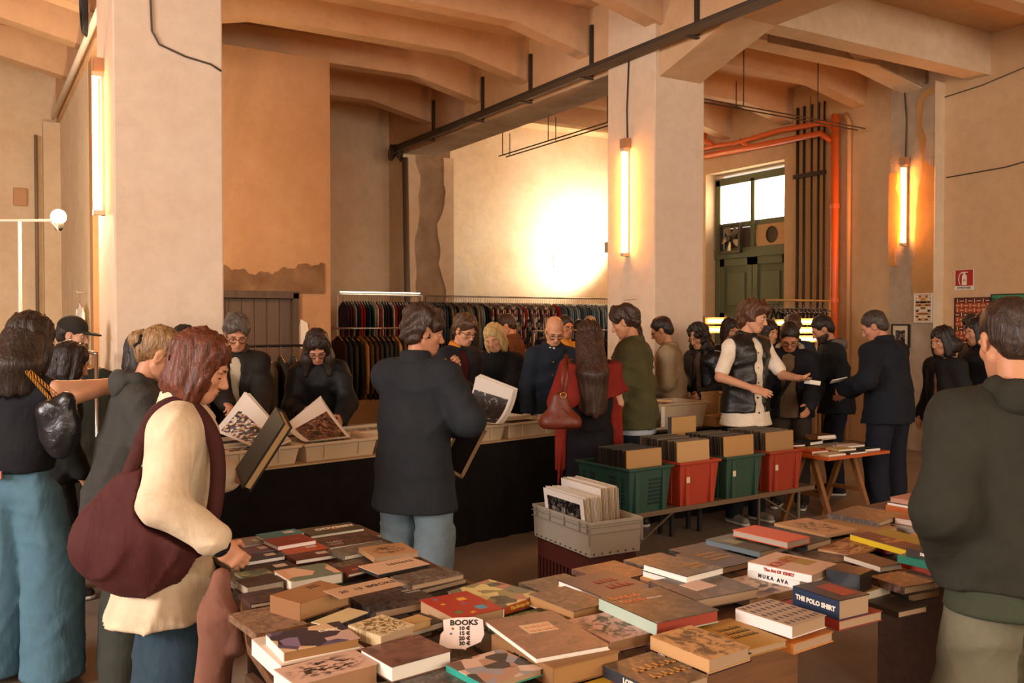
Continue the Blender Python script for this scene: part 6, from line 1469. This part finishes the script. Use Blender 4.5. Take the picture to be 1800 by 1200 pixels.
book('black notebook under the amber photo book', [(1545, 1022), (1580, 1012), (1640, 1032), (1594, 1050)], B0, .026, P_('1C1713', .5), pages=PAGET)
book('brown book slanting between the stacks', [(1499, 977), (1520, 968), (1580, 990), (1540, 997)], B0 + .006, .018, P_('6A4A2C', .55), spine=P_('D8C8B4', .5), pages=PAGE)
book('grey paperback close to the glossy boxed set', [(1500, 1030), (1536, 1018), (1580, 1036), (1545, 1052)], B0, .02, P_('2E241C', .5), pages=PAGET)
# lower layer that shows between the stacks
q = random.Random(11); lowm = [art('photo', c, 40 + i, 3) for i, c in enumerate((('2A1C14', '4A3424', '6A4E34'), ('3A2E24', '6A5840', '8A7454'), ('1E1A18', '3A322C', '5A4A3C'), ('4A2A1C', '6A3E26', '8A5632')))] + [P_('4A3222', .6), P_('6A4A30', .6), P_('2A2420', .6)]
cells_ = [(x, y + .115 * (x - .6)) for x in np.arange(.78, 4.1, .225) for y in (1.82, 2.08, 2.33)] + [(x + (y - 2.6) * .17 * (1.5 - x), y) for x in (.79, 1.04, 1.30) for y in (2.60, 2.83, 3.06, 3.29, 3.52)]
lown = ['dark brown', 'drab tan', 'charcoal', 'rust brown', 'plain brown', 'light brown', 'black']
for i, (x, y) in enumerate(cells_):
    x += q.uniform(-.02, .02); y += q.uniform(-.015, .015); lx, ly, th = q.uniform(.165, .2), q.uniform(.19, .225), q.uniform(.012, .02)
    mi_ = q.randrange(len(lowm)); m_ = lowm[mi_]; o = thing('book', 'worn ' + lown[mi_] + ' flat book in the bottom layer of the book table', 'book', (x, y, FZ), R(q.uniform(-2, 2) + 4), 'bottom layer of books'); rect = dict(c=np.array((x, y)), a=o.rotation_euler.z, hx=lx / 2, hy=ly / 2, shift=0); z_ = settle(rect, FZ, th, FZ, None, -.001); lx, ly = rect['hx'] * 2, rect['hy'] * 2; o.location = (rect['c'][0], rect['c'][1], z_)
    MB().box((-lx / 2, -ly / 2, th - .002), (lx / 2, ly / 2, th)).build('cover', m_, o); MB().box((-lx / 2, -ly / 2, 0), (lx / 2, ly / 2, .002)).box((-lx / 2, -ly / 2, .002), (-lx / 2 + .002, ly / 2, th - .002)).build('back_cover', m_, o)
    MB().box((-lx / 2 + .002, -ly / 2 + .003, .002), (lx / 2 - .003, ly / 2 - .003, th - .002)).build('pages', PAGET, o)
book('long tan price card with four scribbled prices', [(588, 1042), (676, 1008), (690, 1026), (604, 1056)], B0 + .062, .0015, P_('B08A66', .7), hard=False, side=None, cat='sign', name='price_sign', group=None, title=[('BOOKS', 'k', .34, 0, .3), ('10', 'k', .12, 0, .28), ('15', 'k', -.1, 0, .28), ('20', 'k', -.32, 0, .28)])
flush_books()
# hand-written price cards
o = thing('price_sign', 'white speech-bubble card reading Books with prices', 'sign', (W(772, 1140, FZ + .03) + W(852, 1138, FZ + .03)) / 2)
ctr = Vector(o.location); A = W(775, 1140, FZ + .03); B = W(855, 1138, FZ + .03); u = (B - A).normalized(); wd = (B - A).length
up = (Vector((0, 0, 1)) * .62 + Vector((-u.y, u.x, 0)) * .78).normalized(); nr = u.cross(up).normalized()
Ms = Matrix((u, up, nr)).transposed().to_4x4(); h2 = wd * .72
outl = [(-.5, .12), (-.3, 0), (.0, -.02), (.08, -.05), (.1, 0), (.42, .16), (.5, .36), (.48, .78), (.3, .86), (-.12, .86), (-.42, .80), (-.4, .5), (-.47, .4)]
MB().prism([(x * wd, y * wd * .9) for x, y in outl], -.001, .001, 2).xf(Ms).build('card', plain('DCCBC2', .7), o)
def on_card(txt, x, y, size, ink):
    ob = link('lettering', text_mesh(txt, size * wd, INK[ink], .0003, bold=.0006), o); ob.matrix_basis = Ms @ Matrix.Translation((x * wd, y * wd * .9, .0016))
on_card('BOOKS', .05, .70, .19, 'k')
for i, (t_, c) in enumerate((('10 €', 'r'), ('15 €', 'k'), ('20 €', 'k'), ('30 €', 'k'))): on_card(t_, .06, .54 - .14 * i, .13, 'k')
for (x, y, c) in ((-.2, .54, 'A8402E'), (-.24, .40, '4A7A9A')): MB().lathe([(.03 * wd, 0), (.03 * wd, .0006)], (x * wd, y * wd * .9, .001), 10).xf(Ms).build('price_dot', plain(c, .6), o)
# books on the small trestle table
q = random.Random(21)
SB = [('cream', 'C9B088'), ('black', '1E1C1C'), ('dark green', '22352A'), ('orange', 'C2551E'), ('burnt red', '9A3018'), ('white', 'D8CCB8'), ('mustard', 'B08A22'), ('tan', 'B08A56'), ('grey', '8A857C'), ('purple', '5A3A4A'), ('charcoal', '2A2C2E'), ('amber', 'C07A24'), ('pale yellow', 'C9B070'), ('brown', '6A4226')]
occ = [(.16, .12), (.40, .10), (.63, .13), (.15, .30), (.40, .30), (.64, .32), (.16, .48), (.40, .48), (.63, .50), (.2, .62), (.44, .63), (.63, .65), (.38, .2), (.5, .55)]
for i, ((nm, c), (x, y)) in enumerate(zip(SB, occ)):
    th = q.uniform(.012, .03); lv = .0 if i < 12 else .032
    p_ = Matrix.Translation((sx0, sy0, sz0)) @ Matrix.Rotation(R(2), 4, 'Z') @ Vector((x * .97, y * .82, lv + .0)); lx, ly = q.uniform(.17, .21), q.uniform(.12, .14)
    rect = dict(c=np.array((p_.x, p_.y)), a=R(q.uniform(-8, 8)), hx=lx / 2, hy=ly / 2, shift=1); p_.z = settle(rect, sz0, th, sz0, 'trestle')
    o = thing('book', nm + ' covered small book on the orange trestle table', 'book', p_, rect['a'], 'books on the trestle table')
    MB().box((-lx / 2, -ly / 2, th - .002), (lx / 2, ly / 2, th)).build('cover', P_(c, .5), o); MB().box((-lx / 2, -ly / 2, 0), (lx / 2, ly / 2, .002)).box((-lx / 2, -ly / 2, .002), (-lx / 2 + .002, ly / 2, th - .002)).build('back_cover', P_(c, .5), o)
    MB().box((-lx / 2 + .002, -ly / 2 + .002, .002), (lx / 2 - .002, ly / 2 - .002, th - .002)).build('pages', PAGEW, o)

# ================================================================== CLOTHES RACKS
def garment_me(kind, seed):
    q = random.Random(seed); m = MB(); n = 10
    L = {'shirt': .74, 'jacket': .78, 'coat': .98, 'straps': .8}[kind]; th = {'shirt': .7, 'jacket': 1.2, 'coat': 1.35, 'straps': .8}[kind]
    rows = [(.0, .055, .02), (-.02, .10, .025), (-.065, .19, .03), (-.12, .225, .034), (-.24, .215, .04), (-.45, .21 + q.uniform(-.01, .02), .038), (-.62, .22, .036), (-L, .225 + q.uniform(-.015, .02), .034)]
    if kind == 'straps': rows = [(-.26, .15, .02), (-.3, .2, .03), (-.45, .2, .034), (-.62, .21, .036), (-L, .22, .034)]
    vs, fs = [], []
    for i, (z, hw, t_) in enumerate(rows):
        off = q.uniform(-.012, .012)
        for k in range(n):
            a = 2 * math.pi * k / n; wv = 1 + .12 * math.sin(3 * a + i * 1.1 + seed)
            vs.append((t_ * th * math.sin(a) * wv + off, hw * math.cos(a), z + .008 * math.sin(2 * a + seed)))
    for i in range(len(rows) - 1):
        for k in range(n): k2 = (k + 1) % n; fs.append((i * n + k, i * n + k2, (i + 1) * n + k2, (i + 1) * n + k)[::-1])
    fs.append(tuple(range(n))); fs.append(tuple(range((len(rows) - 1) * n, len(rows) * n))[::-1]); m.add(vs, fs)
    if kind != 'straps':
        sl = .26 if kind == 'shirt' and seed % 2 else .58
        for s_ in (-1, 1):
            m.tube([(0, s_ * .17, -.07), (.006, s_ * .225, -.13), (.01 * s_, s_ * (.25 + q.uniform(-.02, .02)), -.13 - sl * .5), (.0, s_ * (.25 + q.uniform(-.03, .02)), -.12 - sl)], [.04, .058 * th ** .4, .052 * th ** .4, .045 * th ** .4], 7)
    else:
        for s_ in (-1, 1): m.tube([(0, s_ * .03, .0), (0, s_ * .09, -.15), (0, s_ * .14, -.28)], .012, 5)
    half = {'shirt': .0165, 'jacket': .025, 'coat': .042, 'straps': .026}[kind]; mx = max(abs(v[0]) for v in m.v)
    m.v = [(v[0] * half / mx, v[1], v[2]) for v in m.v]              # clothes hang pressed flat on a full rail
    me = m.mesh('garment', [plain('444444')], True); return me
GM = {k: [garment_me(k, i) for i in range(4)] for k in ('shirt', 'jacket', 'coat', 'straps')}
HG = MB().tube(smooth_path([(0, 0, .01), (0, 0, .05), (0, -.018, .075), (0, -.004, .098), (0, .016, .086)], 3), .0025, 5).tube([(0, -.19, -.062), (0, -.1, -.026), (0, 0, .008), (0, .1, -.026), (0, .19, -.062)], .006, 6)
HG_W = HG.mesh('hanger', plain('A8743E', .5), True); HG_M = HG.mesh('hanger', plain('8A8A88', .3, .8), True)
def sway(x, amp=7): return R(-4 + amp * math.sin(1.9 * x + .6))   # neighbours on a rail turn together
def hang(kind, name, label, x, y, z, rz, mat, group, wood_=False, sc=1.0, cat='shirt'):
    o = thing(name, label, cat, (x, y, z - .1), rz, group); o.scale = (1, sc, sc)
    g = link('fabric', GM[kind][rnd.randrange(4)], o, (0, 0, -.005)); g.material_slots[0].link = 'OBJECT'; g.material_slots[0].material = mat
    link('hanger', HG_W if wood_ else HG_M, o)
    return o
CHROME = plain('B8B0A4', .25, .9); WHITEM = plain('E6DED2', .4)
def rack(label, p0, p1, z, mat, feet=True, low=.12, name='clothes_rack'):
    p0, p1 = Vector((*p0, 0)), Vector((*p1, 0)); d = (p1 - p0).normalized(); n_ = Vector((-d.y, d.x, 0)); ln = (p1 - p0).length
    o = thing(name, label, 'clothes rack', p0)
    MB().tube([Vector((0, 0, z)), d * ln + Vector((0, 0, z))], .013, 8).build('rail', mat, o, smooth=True)
    for k in (0, ln):
        MB().tube([d * k + Vector((0, 0, .06)), d * k + Vector((0, 0, z))], .013, 8).build('upright', mat, o, smooth=True)
        MB().tube([d * k - n_ * .26 + Vector((0, 0, .07)), d * k + n_ * .26 + Vector((0, 0, .07))], .013, 8).build('foot', mat, o, smooth=True)
        for s_ in (-1, 1): MB().lathe([(.012, -.03), (.03, -.03), (.03, .03), (.012, .03)], seg=10).xf(Matrix.Translation(d * k + n_ * .26 * s_ + Vector((0, 0, .031))) @ Matrix.Rotation(math.pi / 2, 4, 'X')).build('castor', plain('1E1B18', .5), o, smooth=True)
    if low: MB().tube([Vector((0, 0, low)), d * ln + Vector((0, 0, low))], .011, 8).build('lower_bar', mat, o, smooth=True)
    return o
cm = lambda c: cloth(c, .85, var=.2)
HAW = [photo_mat(200 + i, c, 3.2, 'cells') for i, c in enumerate((('A8321E', 'D8C8A8', '1E1A18', 'C97A2A'), ('1B1A22', 'C0A24A', '6A2418', '2E4A5A'), ('D0B08A', 'A84A2A', '3A5A4A', '8A1E1A'), ('2A2A34', 'B85A3A', 'D8CCB4', '7A2A2A'), ('6A2A20', 'C98E5A', '2A3040', 'E0D0B0')))]
sets = [(4.71, 5.89, [('purple', '3A2E48'), ('maroon', '5A1E1E'), ('red', '9A2018'), ('pale green', '9AA088'), ('navy', '1E2638'), ('red', 'A8241A'), ('black', '17171A'), ('white', 'D0C4B0'), ('dark teal', '1E4048'), ('maroon', '4A1818')]),
        (6.12, 7.03, [('slate grey', '5A5E62'), ('black', '1B1C20'), ('washed blue', '5E6E7A'), ('stone', '8E8672'), ('denim blue', '3E5060'), ('pale denim', '8898A0'), ('beige', 'A08A6A')]),
        (8.425, 9.53, [('pale denim', '7E8C92'), ('denim blue', '4A5C66'), ('grey denim', '6E7678'), ('dark denim', '2C3A44'), ('pale denim', '8A969A')])]
z_up = 2.03; yr = 12.62
rack('tall white rack with upper rail of red and maroon shirts', (4.62, yr), (5.97, yr), z_up, WHITEM)
rack('tall steel rack with upper rail of patterned and denim shirts', (6.03, yr), (9.62, yr), z_up, CHROME)
led = tag(MB().box((4.66, yr - .02, z_up + .03), (5.93, yr + .005, z_up + .045)).build('light_strip', emit('FFE8C8', 4)), 'bright strip light on the rail above the red shirts', 'light strip')
for x0, x1, cs in sets:
    x = x0; i = 0
    while x < x1:
        nm, c = cs[i % len(cs)] if rnd.random() < .6 else cs[rnd.randrange(len(cs))]
        hang('shirt', 'hanging_shirt', nm + ' shirt on the upper rail of the ' + ('red and maroon' if x1 < 6 else ('grey and blue' if x1 < 8 else 'pale denim')) + ' section', x, yr + rnd.uniform(-.004, .004), z_up, sway(x) + R(rnd.uniform(-.5, .5)), cm(c), 'shirts on the upper rail', cat='shirt'); x += rnd.uniform(.0425, .0445); i += 1
x = 7.07; i = 0
while x < 8.33:
    nm = ['red floral', 'black and gold', 'cream floral', 'rust patterned', 'brick patterned'][i % 5]
    hang('shirt', 'hanging_shirt', nm + ' shirt among the patterned shirts on the upper rail', x, yr + rnd.uniform(-.004, .004), z_up, sway(x) + R(rnd.uniform(-.5, .5)), HAW[i % 5] if rnd.random() < .9 else cm('A02018'), 'shirts on the upper rail', sc=.98); x += rnd.uniform(.0425, .0445); i += 1
hang('shirt', 'hanging_shirt', 'plain scarlet shirt between the patterned and the denim shirts', 8.375, yr - .01, z_up, sway(8.375), cm('A8281A'), 'shirts on the upper rail')
def row(lbl, p0, p1, z, kind, cols, group, wood_=True, step=(.05, .075), name='hanging_jacket', cat='jacket', thin=1.0):
    p0, p1 = Vector(p0), Vector(p1); ln = (p1 - p0).length; d = (p1 - p0).normalized(); rz = math.atan2(d.y, d.x); t_ = .095; i = 0; step = (max(step[0], {'jacket': .062, 'coat': .1, 'straps': .066}[kind] * thin), max(step[1], {'jacket': .066, 'coat': .104, 'straps': .07}[kind] * thin))
    while t_ < ln - .09:
        nm, c = cols[i % len(cols)]
        p = p0 + d * t_; hang(kind, name, nm + ' ' + lbl, p.x, p.y, z, rz + sway(t_ * 2, 5) + R(rnd.uniform(-.6, .6)), c if not isinstance(c, str) else cm(c), group, wood_, 1.0, cat).scale.x = thin; t_ += rnd.uniform(*step); i += 1
rack('low rack of dark jackets on wooden hangers behind the long charcoal coat', (3.85, 10.75), (5.15, 10.75), 1.55, CHROME)
row('jacket on the low rack behind the long charcoal coat', (3.85, 10.75), (5.15, 10.75), 1.55, 'jacket', [('dark brown', '33231A'), ('charcoal', '2A2826'), ('dark olive', '34301F'), ('black', '1C1A19'), ('tan', '9A6A34'), ('umber', '4A3422'), ('brown', '3E2A1C')], 'jackets on the low rack')
rack('low rack of near-black jackets behind the dark denim jacket', (5.85, 9.25), (7.0, 9.25), 1.52, CHROME)
row('jacket on the rack behind the dark denim jacket', (5.85, 9.25), (7.0, 9.25), 1.52, 'coat', [('black', '16171A'), ('dark olive', '23231C'), ('charcoal', '222428'), ('dark brown', '2A1F18')], 'jackets behind the dark denim jacket', False, thin=.62)
rack('black rack with chrome hooks before the plank door', (2.12, 8.6), (2.98, 8.55), 1.40, plain('17151A', .4, .3))
row('coat on the black rack before the plank door', (2.12, 8.6), (2.98, 8.55), 1.40, 'coat', [('dark grey', '2A2724'), ('camel', 'A8743A'), ('olive brown', '3E3424'), ('black', '1A1817'), ('charcoal', '2B2A2A')], 'coats before the plank door', True, (.09, .13), 'hanging_coat', 'coat')
rack('short rack beside the wide pillar', (.72, 6.42), (.72, 6.92), 1.42, CHROME)
row('coat hanging beside the wide pillar', (.72, 6.42), (.72, 6.92), 1.42, 'coat', [('dark olive', '2E2E22'), ('black green', '20241E'), ('charcoal', '26241F'), ('dark brown', '2B2219')], 'coats beside the wide pillar', True, (.11, .14), 'hanging_coat', 'coat')
rack('wooden rail rack near the green door', (8.42, 7.98), (9.57, 7.98), 1.90, wood('B08848', 'C09A5A', 0))
row('strappy top on the wooden rail near the green door', (8.42, 7.98), (9.57, 7.98), 1.90, 'straps', [('black', '17151A'), ('dark brown', '2A1E18'), ('plum', '2E1E24')], 'tops near the green door', False, (.06, .09), 'hanging_camisole', 'camisole')
# white T-shirt on a hanger against the lit wall
hs_ = hang('shirt', 'hanging_shirt', 'white T-shirt hanging alone on the lit wall behind the cap', 1.03, 10.55, 1.93, R(2), cm('EAE4DA'), 'single shirt on the wall', True)
hk = tag(MB().tube([(1.1, 10.55, 1.94), (1.0, 10.55, 1.94), (1.0, 10.55, 1.96)], .006, 6).build('wall_hook', CHROME), 'small hook holding the white T-shirt', 'hook')
# light bars on stands
def light_bar(label, loc, w_, tiers):
    o = thing('light_bar', label, 'lamp', (loc[0], loc[1], 0), -YAW, 'wooden light bars')
    for s_ in (-1, 1): MB().box((s_ * w_ / 2 - .015, .03, 0), (s_ * w_ / 2 + .015, .06, loc[2] + .06)).build('post', wood('9A7440', 'B08850', 2), o)
    for i in range(tiers):
        z = loc[2] - i * .1; MB().box((-w_ / 2, .0, z - .035), (w_ / 2, .03, z + .04)).build('board', wood('B58A4A', 'C79C5C', 0), o)
        MB().tube([(-w_ / 2 + .03, -.02, z), (w_ / 2 - .03, -.02, z)], .013, 8).build('tube', emit('FFC890', 22), o)
    return o
p = WD(1258, 10.2); light_bar('wooden light bar glowing left of the person in the leather vest', (p.x, p.y, 1.64), .24, 2)
p = WD(1410, 10.6); light_bar('tiered wooden light bar glowing behind the bending person', (p.x, p.y, 1.63), .36, 3)
p = WD(1372, 10.8); light_bar('small wooden light bar beside the tiered one', (p.x, p.y, 1.62), .14, 1)
# ================================================================== SIGNS AND POSTERS ON THE WALLS
def wall_panel(name, label, cat, y, z, w_, h_, mat, frame=None, fw=.012, x=XR, th=.012):
    """flat panel on a wall that faces -X; local x runs along -Y (to the right as seen)"""
    o = thing(name, label, cat, (x, y, z)); o.rotation_euler = (R(90), 0, R(-90))
    MB().box((-w_ / 2, -h_ / 2, 0), (w_ / 2, h_ / 2, th)).build('panel', mat, o)
    if frame:
        f = MB()
        for a, b in (((-w_ / 2 - fw, -h_ / 2 - fw, 0), (w_ / 2 + fw, -h_ / 2, th + .008)), ((-w_ / 2 - fw, h_ / 2, 0), (w_ / 2 + fw, h_ / 2 + fw, th + .008)), ((-w_ / 2 - fw, -h_ / 2, 0), (-w_ / 2, h_ / 2, th + .008)), ((w_ / 2, -h_ / 2, 0), (w_ / 2 + fw, h_ / 2, th + .008))): f.box(a, b)
        f.build('frame', frame, o)
    return o
def lay(o, name, mb, mat, z): return mb.build(name, mat, o, loc=(0, 0, z))
def wpt(px, py, x):           # where a photo pixel meets the wall plane at x
    d = ray(px, py); t_ = x / d.x; return d.y * t_, CAM_H + d.z * t_
# fire extinguisher sign
y, z = wpt(1695, 490, XR); 
o = wall_panel('fire_sign', 'red and white fire extinguisher sign on the right wall', 'sign', y, z - .01, .25, .25, plain('E4D8C6', .5), th=.003)
lay(o, 'red_field', MB().box((-.115, -.075, 0), (.115, .12, .001)), plain('A8281C', .5), .003)
WH = plain('E8DCC8', .5)
lay(o, 'extinguisher_symbol', MB().box((-.028, -.065, 0), (.035, .045, .001)).prism([(-.028, .045), (-.01, .07), (.017, .07), (.035, .045)], 0, .001).box((-.008, .07, 0), (.014, .085, .001)).box((-.04, .085, 0), (.05, .095, .001)).tube(smooth_path([(-.01, .085, .001), (-.055, .07, .001), (-.07, .0, .001), (-.05, -.06, .001)], 4), .005, 5), WH, .004)
lay(o, 'mark', MB().box((-.012, -.02, 0), (.018, .005, .001)), plain('C9A22A', .5), .0055)
ob = link('lettering', text_mesh('ESTINTORE', .034, INK['k'], .0003, bold=.0008), o, (0, -.1, .004))
# woven-pattern poster
y, z = wpt(1710, 565, XR)
o = wall_panel('poster', 'orange and dark woven-pattern poster on the right wall', 'poster', y, z, .44, .56, plain('8A3A22', .35), plain('2A1C16', .5))
n_ = 0
cA, cB, cC = plain('C9552E', .35), plain('D8C0A0', .4), plain('3A2420', .4)
for i in range(8):
    for j in range(10):
        vx, vy = -.22 + .055 * i, -.28 + .056 * j
        mm = MB()
        if (i + j) % 2:
            for s_ in range(3): mm.box((vx + .006 + s_ * .016, vy + .004, 0), (vx + .016 + s_ * .016, vy + .052, .0012), s_ % 2)
        else:
            for s_ in range(3): mm.box((vx + .003, vy + .006 + s_ * .016, 0), (vx + .052, vy + .016 + s_ * .016, .0012), s_ % 2)
        mm.build('woven_tile', [cA if (i * 3 + j) % 3 else cC, cB], o, loc=(0, 0, .012))
# green poster with Japanese lettering
y, z = wpt(1775, 560, XR)
o = wall_panel('poster', 'green poster with large black Japanese lettering', 'poster', y, z, .42, .56, plain('3E8A5A', .4), plain('2A2218', .5))
me = text_mesh('私の多くの', .085, plain('101812', .5), .0004, bold=.001)
link('lettering', me, o, (0, .205, .0135))
for j in range(6): lay(o, 'print_block', MB().box((-.16, .1 - j * .065, 0), (.16 - (j * 37 % 11) * .01, .13 - j * .065, .0006)), plain('1E2A20', .5), .0125)
# small prints on the stripped pilaster
y, z = wpt(1621, 541, 10.26)
o = wall_panel('poster', 'small ornate symmetrical print in a white frame', 'poster', y, z, .22, .34, plain('CBA882', .3), plain('DCD0BE', .4), .014, 10.29)
q = random.Random(3); oc = [plain(c, .3) for c in ('A8552A', '2A2226', 'C98A3A', 'E0D0B4', '5A3A2A')]
for j in range(9):
    for i in range(3):
        r1, r2 = q.uniform(.012, .03), q.uniform(.008, .016); yy = -.145 + .036 * j; mt = oc[q.randrange(5)]
        for s_ in (-1, 1): lay(o, 'ornament', MB().prism([(s_ * (.02 + .03 * i) + r1 * math.cos(a), yy + r2 * math.sin(a)) for a in [2 * math.pi * k / 8 for k in range(8)]], 0, .0006 + .0002 * i), mt, .0125)
y, z = wpt(1581, 590, 10.26)
o = wall_panel('poster', 'small dark framed picture with a wide pale mount', 'poster', y, z, .22, .26, plain('CDBB9C', .5), plain('1E1814', .4), .02, 10.29)
lay(o, 'picture', MB().box((-.07, -.09, 0), (.07, .07, .001)), photo_mat(71, ('15120F', '3A4A4A', '8A6A4A'), 8, 'cells'), .0125)
lay(o, 'tape', MB().box((0, 0, 0), (.001, .001, .001)), PAPER, .001) if False else None
# plan pinned to the orange-lit pillar
y, z = wpt(1108, 553, X2)
o = wall_panel('notice', 'paper floor plan pinned to the orange-lit pillar', 'notice', y, z, .30, .40, plain('D8C0A4', .7), x=X2, th=.002)
INKL = plain('6A4A34', .7)
pl_ = MB().box((-.13, -.02, 0), (.13, -.016, .0005))
for a, b in (((-.1, .15), (.1, .154)), ((-.1, .02), (-.097, .15)), ((-.02, .06), (-.017, .15)), ((-.1, .06), (-.02, .063)), ((.04, .02), (.043, .1))): pl_.box((*a, 0), (*b, .0005))
for j in range(5): pl_.box((.0, -.07 - j * .022, 0), (.12, -.064 - j * .022, .0005))
lay(o, 'drawing_lines', pl_, INKL, .0022)
# little dark camera box beside the far spotlight lamp on the plastered pillar
